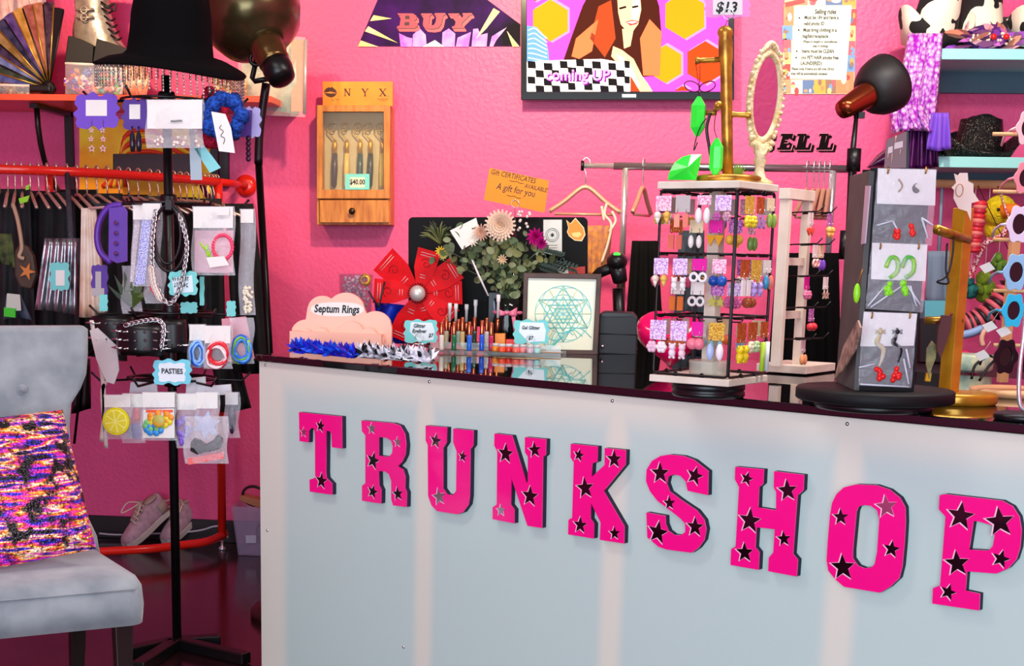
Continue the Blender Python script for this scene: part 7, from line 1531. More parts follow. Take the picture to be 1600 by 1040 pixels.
# red heart box
hp = CZ(1048, 580) + YY * 0.10; k = MB(); sH = 0.0066; cH = hp + ZZ * 0.105
pts = [(16 * math.sin(t) ** 3, 13 * math.cos(t) - 5 * math.cos(2 * t) - 2 * math.cos(3 * t) - math.cos(4 * t)) for t in [2 * PI * i / 40 for i in range(40)]]
lays = [(-0.045, 0.55), (-0.04, 0.85), (-0.02, 1.0), (0.02, 1.0), (0.04, 0.85), (0.045, 0.55)]; P = []
for y, s_ in lays: P += [cH + V((x * sH * s_, y, (z - 1) * sH * s_)) for x, z in pts]
k.add(P, [(l * 40 + i, l * 40 + (i + 1) % 40, (l + 1) * 40 + (i + 1) % 40, (l + 1) * 40 + i) for l in range(5) for i in range(40)] + [tuple(range(39, -1, -1)), tuple(200 + i for i in range(40))], True)
Mh = rotM('X', -42); k.v = [cH + Mh @ (p - cH) for p in k.v]
mn = min(p.z for p in k.v); k.v = [p + ZZ * (HC + 0.001 - mn) for p in k.v]
tag(k.build('heart_box', mat('magenta_gloss', (226, 10, 90), 0.12, coat=0.6)), 'glossy magenta heart shaped box behind the earring carousel', 'box')

# ================================================================== black card display
zd = HC + 0.048; dcn = atZ(1367, 606, zd); RD = 0.178
bd = thing('black_display_tower', 'black three sided earring display on a round turntable', 'display stand', V((dcn.x, dcn.y, HC)))
SLA = mat('charcoal_board', (34, 35, 37), 0.8, col2=(26, 27, 29), nscale=12, spec=0.2)
k = MB(); k.lathe([(RD * 0.72, 0), (RD * 0.75, 0.004), (RD * 0.75, 0.018), (RD * 0.7, 0.020)], 40, None, V((dcn.x, dcn.y, HC))); k.build('turntable', BLACK, bd)
k = MB(); k.lathe([(RD - 0.004, 0.020), (RD, 0.023), (RD, 0.044), (RD - 0.004, 0.048), (0, 0.048)], 48, None, V((dcn.x, dcn.y, HC))); k.build('round_base', mat('black_painted', (14, 15, 16), 0.6, spec=0.3), bd)
F0, F1, F2 = atZ(1337, 610, zd), atZ(1428, 612, zd), atZ(1306, 597, zd)
zt_ = zat(F0, 262); fu = (F1 - F0).normalized(); fn_ = V((fu.y, -fu.x, 0))
if fn_.dot(CAM - F0) < 0: fn_ = -fn_
up = ZZ
def slab(a, b_, zlo, zhi, th, name, m):
    d = (b_ - a).normalized(); n_ = V((d.y, -d.x, 0))
    if n_.dot(CAM - a) < 0: n_ = -n_
    k = MB(); P = [a + ZZ * (zlo - a.z), b_ + ZZ * (zlo - b_.z), b_ + ZZ * (zhi - b_.z), a + ZZ * (zhi - a.z)]; k.loops([P], -n_, th); return k.build(name, m, bd, bevel=0.0015)
slab(F0, F1, zd, zt_, 0.012, 'front_board', SLA)
F2t = zat(F2, 275); slab(F2, F0 - fu * 0.004, zd, F2t, 0.012, 'left_board', mat('lit_black_board', (84, 86, 84), 0.6, col2=(70, 72, 70), nscale=10))  # lit face of the black display, its brightness put into a grey colour
k = MB(); k.box((F0 + F1) / 2 * 1.0 + ZZ * (zt_ * 0 + (zd + (zt_ - zd) / 2) - zd) - fn_ * 0.075, ((F1 - F0).length, 0.012, (zt_ - zd)), Matrix((fu, -fn_, ZZ)).transposed()); k.build('rear_board', SLA, bd)
def onface(px, py, off): return atP(px, py, F0 + fn_ * off, fn_)
def fcard(k, pts, off, th=0.001): k.loops([[onface(x, y, off) for x, y in pts]], -fn_, th); return k
def disp_packet(label, top, cardpts, bagpts, build):
    t = thing('earring_packet', label, 'packet', onface((bagpts[2][0] + bagpts[3][0]) / 2, bagpts[2][1], 0.003), 'earring packets on the black display')
    k = MB(); fcard(k, cardpts, 0.004); k.build('backing_card', clr(245, 243, 238, 0.5), t)
    k = MB(); p4 = [onface(x, y, 0.006) for x, y in bagpts]
    k.grid(lambda u, v: p4[0].lerp(p4[1], u).lerp(p4[3].lerp(p4[2], u), v) + fn_ * (0.008 * math.sin(PI * u) * math.sin(PI * v) + 0.002 * math.sin(u * 15 + v * 21)), 10, 14); k.build('bag_film', CLEARB, t)
    k = MB()
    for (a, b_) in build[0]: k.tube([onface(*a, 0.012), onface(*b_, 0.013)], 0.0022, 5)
    if build[0]: k.build('crease_glint', mat('film_glint', (235, 240, 250), 0.2, alpha=0.75), t, kind='stuff')  # pale strips painted as glints along the creases of the film
    for (x, y) in top: k = MB(); k.tube([onface(x, y - 5, 0.002), onface(x, y, 0.014), onface(x - 1, y + 5, 0.008)], 0.002, 5); k.build('brass_hook', GOLD, t)
    build[1](t)
def yin(t):
    for cx_, fill in ((1433, True), (1405, False)):
        if fill:
            c = onface(cx_, 294, 0.006); R = 0.011; k = MB(); k.mat(1).loops([[c + fu * R * math.cos(a) + ZZ * R * math.sin(a) for a in [2 * PI * i / 24 for i in range(24)]]], -fn_, 0.001)
            k.mat(0).loops([[c + fn_ * 0.0008 + fu * x * R + ZZ * z * R for x, z in [(math.cos(a), math.sin(a)) for a in [PI / 2 + PI * i / 14 for i in range(15)]] + [(0.5 * math.cos(a), -0.5 + 0.5 * math.sin(a)) for a in [-PI / 2 + PI * i / 8 for i in range(1, 8)]][0:0] + [(0.5 * math.sin(PI * i / 8) * (1), -1 + i / 8) for i in range(1, 8)] + [(-0.5 * math.sin(PI * i / 8), i / 8) for i in range(0, 8)]]], -fn_, 0.0004)
            k.build('yin_yang_charm', [clr(15, 15, 15, 0.3), clr(240, 235, 225, 0.4)], t)
        else:
            k = MB(); k.tube(spline([onface(1404, 280, 0.006), onface(1410, 290, 0.006), onface(1404, 300, 0.006)], 4), 0.0022, 5); k.build('charm_edge', clr(160, 120, 60, 0.3), t)
    for x, y in ((1401, 364), (1425, 359)):
        k = MB()
        for i in range(7): k.ball(onface(x + rr.uniform(-2.5, 2.5), y + rr.uniform(-8, 8), 0.010), 0.006, 7, 5)
        k.build('red_drop', clr(240, 40, 30, 0.35), t)
disp_packet('top packet with yin yang charms and red drops on the black display', [(1388, 266), (1447, 266)], [(1372, 263), (1463, 265), (1461, 321), (1370, 318)], [(1371, 262), (1464, 264), (1456, 384), (1362, 378)], ([((1370, 352), (1395, 345)), ((1395, 345), (1404, 362)), ((1440, 340), (1458, 352)), ((1440, 340), (1450, 372))], yin))
def grn(t):
    for x in (1392, 1417):
        k = MB(); k.tube(spline([onface(x - 8, 418, 0.008), onface(x, 402, 0.008), onface(x + 10, 406, 0.008), onface(x + 10, 424, 0.008), onface(x - 2, 434, 0.009)], 4), 0.005, 6)
        k.build('green_loop', mat('green_glass', (70, 190, 60), 0.2, col2=(170, 225, 80), nscale=60), t)
        k = MB()
        for i in range(8): k.ball(onface(x - 4 + rr.uniform(-4, 4), 448 + rr.uniform(-9, 12), 0.010), 0.007, 7, 5)
        k.build('lime_drop', clr(140, 235, 40, 0.3), t)
disp_packet('middle packet with green glass loop earrings on the black display', [(1376, 384), (1436, 384)], [(1363, 379), (1449, 382), (1446, 439), (1361, 436)], [(1362, 378), (1450, 381), (1442, 488), (1352, 482)], ([((1382, 448), (1356, 478)), ((1410, 446), (1360, 480)), ((1418, 446), (1438, 476)), ((1422, 446), (1432, 478))], grn))
def cat_(t):
    for x, c in ((1376, (205, 190, 150)), (1402, (20, 20, 24))):
        k = MB(); k.tube(spline([onface(x, 512, 0.008), onface(x - 2, 525, 0.008), onface(x - 6, 535, 0.008), onface(x + 4, 545, 0.008), onface(x + 2, 560, 0.008), onface(x - 3, 572, 0.008)], 4), [0.003, 0.003, 0.003, 0.003, 0.004, 0.005, 0.006, 0.006, 0.006, 0.006, 0.006, 0.006, 0.006, 0.006, 0.005, 0.005, 0.004, 0.004, 0.003, 0.003, 0.002], 6)
        for dx in (-1, 1):
            for dy in (-3, 0, 3): k.tube([onface(x, 518, 0.009), onface(x + dx * 8, 518 + dy, 0.009)], 0.0012, 4)
        k.ball(onface(x, 518, 0.009), 0.006, 8, 6); k.build('cat_charm', clr(*c, 0.3), t)
        k = MB()
        for i in range(9): k.ball(onface(x - 1 + rr.uniform(-6, 6), 584 + rr.uniform(-9, 10), 0.010), 0.0065, 7, 5)
        k.build('red_cluster', clr(238, 32, 30, 0.35), t)
disp_packet('bottom packet with long black cat earrings and red beads on the black display', [(1363, 492), (1422, 492)], [(1350, 487), (1433, 490), (1428, 540), (1344, 541)], [(1349, 486), (1434, 489), (1424, 606), (1341, 602)], ([((1342, 574), (1368, 568)), ((1412, 560), (1420, 600)), ((1344, 600), (1420, 604)), ((1416, 545), (1422, 575))], cat_))
tp = F0.lerp(F1, 0.3); Yc_ = tp.y
t = thing('display_board', 'tilted mauve board with two small packets standing on the black display', 'display board', V((tp.x, tp.y, zt_)))
k = MB(); k.loops([pxY([(1386, 218), (1417, 205), (1416, 262), (1382, 262)], Yc_)], YY, 0.008); k.build('board', mat('mauve_board', (128, 100, 104), 0.5), t)
k = MB(); k.loops([pxY([(1417, 205), (1420, 206), (1420, 262), (1416, 262)], Yc_ - 0.001)], YY, 0.02); k.build('edge', clr(40, 38, 40), t)
for (x0, y0, x1, y1, dy_) in ((1388, 230, 1395, 240, -2), (1398, 223, 1411, 233, -3)):
    k = MB(); k.loops([pxY([(x0, y0), (x1, y0 + dy_), (x1 - 0.5, y1 + dy_), (x0 - 1, y1)], Yc_ - 0.002)], YY, 0.001); k.build('small_packet', clr(214, 190, 190, 0.3), t)
for x0, y0, y1 in ((1400, 212, 223), (1388, 240, 248), (1394, 240, 256), (1407, 233, 243)): k = MB(); k.tube(pxY([(x0, y0), (x0 - 1, y1)], Yc_ - 0.003), 0.0012, 4); k.build('dangling_chain', clr(220, 170, 150, 0.3), t)
# left face hangings
ln_ = (F0 - F2).normalized(); lno = V((ln_.y, -ln_.x, 0)); lno = lno if lno.dot(CAM - F0) > 0 else -lno
def onl(px, py, off): return atP(px, py, F2 + lno * off, lno)
t = thing('earring_packet', 'lime green drop earring hanging on the lit left side of the black display', 'packet', onl(1338, 475, 0.005), 'earring packets on the black display')
k = MB(); k.ball(onl(1339, 458, 0.012), (0.008, 0.008, 0.022), 10, 8); k.build('lime_drop', clr(150, 240, 40, 0.3), t); k = MB(); k.tube([onl(1348, 420, 0.006), onl(1340, 445, 0.01)], 0.0014, 4); k.build('hook_wire', GOLD, t)
k = MB(); k.loops([[onl(x, y, 0.006) for x, y in ((1352, 290), (1359, 290), (1351, 380), (1345, 382))]], -lno, 0.003); tag(k.build('paper_strip', clr(190, 180, 195, 0.4)), 'narrow lilac packet edge on the lit left side of the black display', 'packet')
k = MB(); k.loops([[onl(x, y, 0.02) for x, y in ((1340, 500), (1344, 512), (1336, 545), (1318, 575), (1303, 593), (1308, 572), (1318, 540))]], -lno, 0.004); tag(k.build('feather_earring', mat('brown_feather', (120, 92, 80), 0.7, col2=(190, 160, 140), nscale=40)), 'long brown feather earring hanging off the left of the black display', 'earring')

# gold post stand
gb = CZ(1494, 618, 0.0); gb = atZ(1494, 612, HC + 0.028); g2 = thing('gold_post_stand', 'gold square post necklace stand on an oval base', 'jewelry stand', V((gb.x, gb.y, HC)))
GB = mat('gold_paint', (214, 156, 40), 0.25, 0.35, col2=(186, 126, 24), nscale=12)
k = MB(); k.lathe([(0.093, 0), (0.098, 0.006), (0.098, 0.022), (0.092, 0.028), (0, 0.028)], 36, Matrix(((1, 0, 0), (0, 0.8, 0), (0, 0, 1))), V((gb.x, gb.y, HC))); k.build('oval_base', GB, g2, bevel=0.002)
gz = zat(gb, 325); rz = 0.75; Mg = Matrix.Rotation(rz, 3, 'Z'); k = MB(); k.box(V((gb.x - 0.018, gb.y, (HC + 0.028 + gz) / 2)), (0.035, 0.035, gz - HC - 0.028), Mg); k.build('post', GB, g2, bevel=0.002)
k = MB(); k.tube([V((gb.x, gb.y, 0)) + ZZ * zat(gb, 375), atY(1463, 358, gb.y - 0.10)], 0.011, 10); k.build('peg', GOLD, g2); k = MB(); k.tube([V((gb.x, gb.y, 0)) + ZZ * zat(gb, 500), atY(1446, 500, gb.y - 0.02)], 0.009, 10); k.build('peg', GOLD, g2)
k = MB(); k.tube(spline(pxY([(1490, 370), (1488, 400), (1480, 430), (1464, 440), (1482, 442), (1478, 422), (1480, 380)], gb.y - 0.06), 5), 0.0025, 5); tag(k.build('cord_loop', BLACK), 'black cord loop hanging from the upper gold peg', 'cord')
k = MB(); k.loops([pxY([(1472, 492), (1488, 494), (1484, 520), (1470, 560), (1464, 545), (1466, 515)], gb.y - 0.05)], YY, 0.01); k.tube(pxY([(1488, 490), (1472, 500), (1462, 505)], gb.y - 0.04), 0.003, 5); tag(k.build('red_pendant', clr(90, 16, 18, 0.5)), 'dark red tassel pendant tied to the gold post', 'pendant')
k = MB(); k.loops([pxY([(1456, 532), (1464, 540), (1462, 560), (1456, 575), (1452, 592), (1447, 570), (1448, 545)], gb.y - 0.02)], YY, 0.006); tag(k.build('shell_pendant', mat('gold_shell', (170, 160, 90), 0.35, col2=(90, 90, 50), nscale=30)), 'mottled gold leaf pendant hanging left of the gold post', 'pendant')
st = pxY([(1491, 271), (1497, 274), (1500, 270), (1512, 270), (1513, 283), (1521, 287), (1521, 300), (1530, 314), (1518, 317), (1517, 345), (1511, 330), (1498, 326), (1490, 310), (1491, 297), (1487, 293), (1494, 286)], gb.y - 0.03)
t = thing('star_tag', 'white star shaped paper tag on top of the gold post', 'tag', V((gb.x, gb.y, gz))); k = MB(); k.loops([st], YY, 0.003); k.build('star', clr(248, 225, 210, 0.5), t); k = MB(); k.torus(atY(1499, 297, gb.y - 0.032), 0.012, 0.0014, rotM('X', 90), 16, 4, 0.7, 1.2); k.build('ring', clr(190, 140, 110), t)

# sunglasses stand at the right edge
sb = atZ(1585, 606, HC + 0.02); ss = thing('sunglasses_stand', 'pale wooden sunglasses stand at the right edge of the counter', 'display stand', V((sb.x, sb.y, HC)))
OAK = mat('pale_pine', (226, 178, 128), 0.5, col2=(205, 150, 100), nscale=8)
k = MB(); k.lathe([(0.105, 0), (0.11, 0.005), (0.11, 0.018), (0.10, 0.02), (0, 0.02)], 36, None, V((sb.x, sb.y, HC))); k.build('round_base', OAK, ss)
for px_, yt in ((1566, 345), (1604, 250)):
    pb_ = atZ(px_, 597, HC + 0.02); zz = zat(pb_, yt); k = MB(); k.box(V((pb_.x, pb_.y + (0.0 if px_ < 1600 else -0.06), (HC + 0.02 + zz) / 2)), (0.024, 0.02, zz - HC - 0.02), Matrix.Rotation(0.3, 3, 'Z')); k.build('post', OAK, ss, bevel=0.001)
for py_ in (210, 300, 375, 455, 540): k = MB(); a = atY(1610, py_, sb.y - 0.07); k.tube([a + V((-0.09, 0, 0)), a + V((0.1, 0, 0))], 0.005, 6); k.build('rest_bar', OAK, ss)
def flower_glasses(label, px, py, R, c, Y, lens=(40, 26, 30), alpha=1.0):
    t = thing('flower_sunglasses', label, 'sunglasses', atY(px + 30, py + R, Y), 'flower shaped sunglasses on the stand'); m = clr(*c, 0.25)
    for i, dx in enumerate((0, 2.15 * R)):
        ctr = atY(px + dx * 0.72, py + dx * 0.02, Y + 0.02 * i); Rw = R * mpp(Y); ux_ = V((0.72, 0.25, 0)).normalized() * 0.75
        def ring(k_, wob): return [ctr + ux_ * Rw * k_ * (1 + wob * math.cos(6 * a)) * math.cos(a) + ZZ * Rw * k_ * (1 + wob * math.cos(6 * a)) * math.sin(a) for a in [2 * PI * j / 48 for j in range(48)]]
        k = MB(); k.loops([ring(1.0, 0.10), ring(0.55, 0.0)], YY, 0.006); k.build('petal_rim', m, t, bevel=0.001)
        k = MB(); k.loops([[p + YY * 0.003 for p in ring(0.56, 0.0)]], YY, 0.001); k.build('lens', clr(*lens, 0.08), t)
    k = MB(); a = atY(px - R * 0.8, py, Y); k.tube([a, a + V((0.004, 0.06, 0.0)), a + V((0.006, 0.13, -0.01)), a + V((0.006, 0.15, -0.03))], 0.0035, 6); k.build('temple', m, t)
Ysg = sb.y - 0.09
flower_glasses('blush pink flower shaped sunglasses at the top of the wooden stand', 1602, 278, 23, (240, 150, 160), Ysg)
flower_glasses('lilac white flower shaped sunglasses on the wooden stand', 1593, 350, 27, (236, 225, 246), Ysg)
flower_glasses('pale blue flower shaped sunglasses on the wooden stand', 1588, 425, 27, (150, 205, 240), Ysg)
flower_glasses('bright cyan flower shaped sunglasses on the wooden stand', 1584, 485, 25, (40, 200, 240), Ysg)
flower_glasses('black flower shaped sunglasses at the bottom of the wooden stand', 1572, 557, 26, (14, 14, 16), Ysg, (30, 26, 20))
flower_glasses('pale pink flower shaped sunglasses at the upper right edge', 1606, 200, 24, (246, 205, 205), Ysg)
for (x, y, lab) in ((1568, 518, 'white price tag dangling under the cyan sunglasses'), (1534, 555, 'cream price tag dangling left of the black sunglasses'), (1546, 510, 'pale grey price tag dangling beside the striped scarf'), (1542, 418, 'white price tag with black print hanging near the plush duck')):
    t = thing('price_tag', lab, 'tag', atY(x, y + 9, Ysg + 0.03), 'loose price tags by the sunglasses'); k = MB(); k.loops([pxY([(x - 12, y - 2), (x + 4, y - 9), (x + 13, y + 2), (x - 3, y + 9)], Ysg + 0.03)], YY, 0.0015); k.build('tag_paper', WHITE, t); k = MB(); k.tube(pxY([(x + 4, y - 7), (x + 14, y - 22)], Ysg + 0.03), 0.0008, 4); k.build('thread', clr(200, 190, 180), t)
k = MB()
for (a, b_, c) in (((1545, 555), (1524, 570), (1518, 592)), ((1558, 560), (1545, 572), (1530, 595))): k.tube(spline(pxY([a, b_, c], Ysg + 0.04), 4), 0.004, 6)
tag(k.build('folded_temples', BLACK), 'pair of folded black sunglasses arms resting on the wooden base', 'sunglasses')
# metal loop stand with black base at the edge
lb2 = atZ(1600, 652, HC + 0.006); t = thing('ring_stand', 'chrome loop ring stand on a round black base at the right edge', 'display stand', V((lb2.x, lb2.y, HC)))
k = MB(); k.lathe([(0.06, 0), (0.064, 0.004), (0.064, 0.014), (0.06, 0.016), (0, 0.016)], 30, None, V((lb2.x, lb2.y, HC))); k.build('round_base', BLACK, t)
k = MB(); k.tube(spline(pxY([(1600, 640), (1594, 632), (1592, 610), (1594, 570), (1600, 520), (1604, 470)], lb2.y), 5), 0.005, 8); k.build('chrome_loop', CHROME, t)

# ---------------------------------------------------------------- reading lamp
Yb = 5.0; pl0 = atY(1318, 520, Yb); dl = thing('task_lamp', 'black dome task lamp with copper neck on a slim black pole', 'lamp', V((pl0.x, Yb, 0)))
k = MB(); k.tube([V((pl0.x, Yb, 0.02)), atY(1321, 500, Yb), atY(1331, 250, Yb), atY(1338, 182, Yb)], [0.012, 0.012, 0.011, 0.007], 10); k.build('pole', BLACK, dl)
k = MB(); k.lathe([(0.13, 0), (0.13, 0.02), (0.02, 0.03)], 26, None, V((pl0.x, Yb, 0))); k.build('base', BLACK, dl)
k = MB(); a, b_ = atY(1333, 268, Yb), atY(1335, 232, Yb); k.tube([a, b_], 0.024, 8); k.build('clamp', BLACK, dl); k = MB(); k.tube([atY(1318, 405, Yb), atY(1321, 360, Yb)], 0.018, 8); k.build('clamp', BLACK, dl)
ct = atY(1322, 168, Yb - 0.02); dr_ = (atY(1372, 138, Yb + 0.06) - ct); ax = dr_.normalized(); Ml = ax.to_track_quat('Z', 'Y').to_matrix(); s_ = mpp(Yb)
k = MB(); k.lathe([(0.0, -0.022), (13 * s_, -0.02), (15 * s_, 0.0), (20.5 * s_, 0.118)], 24, Ml, ct, cap=False); k.build('copper_neck', mat('dark_copper', (150, 72, 40), 0.22, 0.9), dl)
k = MB(); k.lathe([(18 * s_, 0.100), (25 * s_, 0.104), (33 * s_, 0.120), (40 * s_, 0.150), (43 * s_, 0.185), (43 * s_, 0.205)], 32, Ml, ct, cap=False); k.build('dome_shade', mat('charcoal_enamel', (34, 33, 32), 0.5), dl, solid=0.003)
k = MB(); k.tube([atY(1338, 185, Yb), ct + ax * 0.04], 0.008, 8); k.box(atY(1346, 180, Yb), (0.02, 0.02, 0.02)); k.build('swivel', BLACK, dl)

# ---------------------------------------------------------------- turquoise shelves on the right
TQ = mat('turquoise_paint', (150, 222, 216), 0.45); TQD = mat('turquoise_dark', (66, 104, 118), 0.55)
for (py0, py1, py2, lab, xl_) in ((76, 93, 128, 'upper turquoise wall shelf holding cow print hats', 1470), (245, 262, 282, 'lower turquoise wall shelf holding black sequin caps', 1462)):
    Ysh = 6.32; xa = atY(xl_, py0, Ysh).x; xb = X1 - 0.01; z1 = atY(1540, py0, Ysh).z; z2 = atY(1540, py1, Ysh).z; z3 = atY(1540, py2, Ysh).z
    t = thing('turquoise_shelf', lab, 'shelf', V(((xa + xb) / 2, YW - 0.2, z2)))
    k = MB(); k.box(((xa + xb) / 2, (Ysh + YW) / 2 - 0.002, (z1 + z2) / 2), (xb - xa, YW - Ysh - 0.004, z1 - z2)); k.build('board', TQ, t, bevel=0.002)
    k = MB(); k.box(((xa + xb) / 2, YW - 0.02, (z2 + z3) / 2), (xb - xa, 0.036, z2 - z3)); k.build('wall_batten', TQD, t)
    if py0 > 200:
        k = MB(); zr_ = atY(1540, 288, 6.5).z; k.tube([(xa, 6.5, zr_), (xb, 6.5, zr_)], 0.018, 10); k.build('hanging_rod', OAK, t)
        for x in (xa + 0.02, xb - 0.3): k = MB(); k.box((x, 6.5, (z2 + zr_) / 2), (0.02, 0.05, z2 - zr_)); k.build('rod_hanger', OAK, t)
zU = atY(1540, 76, 6.32).z; zLo = atY(1540, 245, 6.32).z
COW = bpy.data.materials.new('cow_print'); COW.use_nodes = True; nt = COW.node_tree; bs = nt.nodes['Principled BSDF']; bs.inputs['Roughness'].default_value = 0.85
tc = nt.nodes.new('ShaderNodeTexCoord'); nz = nt.nodes.new('ShaderNodeTexNoise'); nz.inputs['Scale'].default_value = 9; nz.inputs['Detail'].default_value = 1.5; nt.links.new(tc.outputs['Object'], nz.inputs['Vector'])
cr = nt.nodes.new('ShaderNodeValToRGB'); cr.color_ramp.interpolation = 'CONSTANT'; cr.color_ramp.elements[0].color = lin((235, 228, 205)) + (1,); cr.color_ramp.elements[1].color = lin((16, 15, 14)) + (1,); cr.color_ramp.elements[1].position = 0.5
nt.links.new(nz.outputs['Fac'], cr.inputs['Fac']); nt.links.new(cr.outputs[0], bs.inputs['Base Color'])
def hat(name, label, px, Y, z, rb, rc_, h, m, lift=0.03, tilt=0, rz=0.0):
    c = atY(px, 76, Y); k = MB(); n = 36
    prof = [(rb, 1), (rc_ * 1.25, 1), (rc_, 0.02), (rc_ * 0.96, h * 0.5), (rc_ * 0.85, h * 0.9), (rc_ * 0.55, h), (0.0, h * 0.92)]; P = []
    for j, (r, zz) in enumerate(prof):
        for i in range(n):
            a = 2 * PI * i / n; x, y = r * math.cos(a), r * 0.82 * math.sin(a); z_ = zz
            if j == 0: z_ = lift + 0.09 * abs(math.cos(a)) ** 3 * (1 if lift else 0)
            elif j == 1: z_ = 0.012
            if j >= 5: z_ -= 0.03 * (1 - abs(math.sin(a)))
            P.append(V((x, y, z_)))
    M_ = Matrix.Rotation(rz, 3, 'Z') @ Matrix.Rotation(tilt, 3, 'X'); mnz = min((M_ @ p).z for p in P)
    k.add([V((c.x, Y, z)) + M_ @ p - ZZ * mnz for p in P], [(j * n + i, j * n + (i + 1) % n, (j + 1) * n + (i + 1) % n, (j + 1) * n + i) for j in range(len(prof) - 1) for i in range(n)], True)
    return tag(k.build(name, m, solid=0.006), label, 'hat', 'hats on the turquoise shelves')
hat('cowboy_hat', 'black and white cow print cowboy hat at the left of the upper shelf', 1452, 6.50, zU + 0.002, 0.165, 0.10, 0.24, COW, 0.08, 0.25, 0.5)
hat('cowboy_hat', 'black and white cow print cowboy hat in the middle of the upper shelf', 1525, 6.58, zU + 0.002, 0.15, 0.10, 0.26, COW, 0.08, -0.1, -0.4)
hat('cowboy_hat', 'black and white cow print cowboy hat cut by the right picture edge', 1622, 6.50, zU + 0.002, 0.17, 0.10, 0.24, COW, 0.08, 0.2, 0.8)
SEQB = mat('black_sequin', (12, 12, 13), 0.2, 0.5, col2=(150, 145, 125), nscale=160, ncut=(0.58, 0.72), bump=0.8, bscale=160)
hat('sequin_cap', 'black sequin cowboy hat on the lower turquoise shelf', 1543, 6.48, zLo + 0.002, 0.17, 0.10, 0.19, SEQB, 0.03, 0.0, 0.2)
hat('sequin_cap', 'black shiny cap tucked behind the sequin hat on the lower shelf', 1505, 6.6, zLo + 0.002, 0.10, 0.08, 0.13, mat('black_vinyl', (10, 10, 11), 0.18), 0.02, 0.0, 0.0)
k = MB(); card(k, 1535, -30, 1588, 32, 6.62, 0.1); tag(k.build('storage_box', mat('smoke_box', (40, 40, 36), 0.3)), 'dark storage box behind the cow print hats', 'box')
for p_ in (bpy.data.objects['storage_box'],): p_.location.z = zU + 0.01
# purple feather headpiece on upper shelf
t = thing('feather_headpiece', 'purple and pink feather headpiece with beads lying on the upper turquoise shelf', 'headpiece', V((atY(1540, 80, 6.4).x, 6.4, zU)))
FE = [clr(150, 70, 190, 0.6), clr(240, 175, 190, 0.6), clr(110, 60, 110, 0.6), clr(225, 150, 120, 0.6), clr(200, 110, 200, 0.6)]
rr = random.Random(33)
for i in range(60):
    a = rr.uniform(-0.4, PI + 0.4); c = V((atY(rr.uniform(1500, 1590), 80, 6.38).x, 6.36 + rr.uniform(-.02, .06), zU + rr.uniform(0.01, 0.07))); L = rr.uniform(0.05, 0.12); d = V((math.cos(a), -0.35, 0.45 * math.sin(a) - 0.1)).normalized(); s_ = d.cross(V((rr.uniform(-1, 1), rr.uniform(-1, 1), rr.uniform(-1, 1)))).normalized() * 0.014
    e = c + d * L
    k = MB(); k.add([c, c + d * L * 0.4 - s_, c + d * L * 0.75 - s_ * 0.8, e, c + d * L * 0.75 + s_ * 0.8, c + d * L * 0.4 + s_], [(0, 1, 2, 3, 4, 5)], True); k.build('feather', FE[i % 5], t)
k = MB(); k.ball(V((atY(1548, 56, 6.38).x, 6.42, zU + 0.055)), (0.10, 0.07, 0.055), 18, 10); k.build('cap_base', mat('purple_velvet', (92, 40, 130), 0.8, col2=(60, 24, 90), nscale=20), t)
k = MB()
for i in range(26): k.ball(V((atY(rr.uniform(1515, 1580), 60, 6.34).x, 6.33 + rr.uniform(-.01, .01), zU + rr.uniform(0.02, 0.06))), 0.006, 6, 5)
k.build('bead_trim', clr(235, 215, 190, 0.3), t, kind='stuff')
k = MB()
for dx in (0, 0.05): k.ball(V((atY(1552, 55, 6.32).x + dx, 6.31, zU + 0.045)), 0.013, 10, 7)
k.build('red_gem', clr(215, 30, 30, 0.2), t)
# purple metallic garment hanging at the shelf end
PM = bpy.data.materials.new('purple_metallic'); PM.use_nodes = True; nt = PM.node_tree; bs = nt.nodes['Principled BSDF']; bs.inputs['Metallic'].default_value = 0.15; bs.inputs['Roughness'].default_value = 0.28
tc = nt.nodes.new('ShaderNodeTexCoord'); vo = nt.nodes.new('ShaderNodeTexVoronoi'); vo.inputs['Scale'].default_value = 55; nt.links.new(tc.outputs['Object'], vo.inputs['Vector'])
cr = nt.nodes.new('ShaderNodeValToRGB'); cr.color_ramp.elements[0].color = lin((252, 225, 250)) + (1,); cr.color_ramp.elements[1].color = lin((170, 30, 190)) + (1,); cr.color_ramp.elements[1].position = 0.75; nt.links.new(vo.outputs['Distance'], cr.inputs['Fac']); nt.links.new(cr.outputs[0], bs.inputs['Base Color'])
bpn = nt.nodes.new('ShaderNodeBump'); bpn.inputs['Strength'].default_value = 0.7; bpn.inputs['Distance'].default_value = 0.01; nt.links.new(vo.outputs['Distance'], bpn.inputs['Height']); nt.links.new(bpn.outputs[0], bs.inputs['Normal'])
t = thing('metallic_garment', 'shiny purple and pink scaled garment hanging at the left end of the upper shelf', 'garment', atY(1430, 262, 6.28))
b = drape(1420, 1473, 52, 1392, 1462, 205, 6.28, 2.5, 0.035, 24, 14, seed=81); b.build('bodice', PM, t, solid=0.006)
b = drape(1390, 1440, 165, 1392, 1460, 208, 6.24, 4, 0.03, 20, 6, seed=82); b.build('ruffle', PM, t, solid=0.006)
b = drape(1415, 1462, 195, 1408, 1466, 262, 6.3, 4, 0.03, 20, 8, seed=83); b.build('skirt', mat('dark_purple_foil', (88, 20, 96), 0.3, 0.4, col2=(40, 8, 46), nscale=14), t, solid=0.006)
b = drape(1456, 1482, 176, 1448, 1486, 232, 6.25, 2, 0.02, 10, 8, seed=84); tag(b.build('violet_scarf', clr(120, 72, 200, 0.6), solid=0.006), 'plain violet scarf hanging beside the metallic garment', 'scarf')
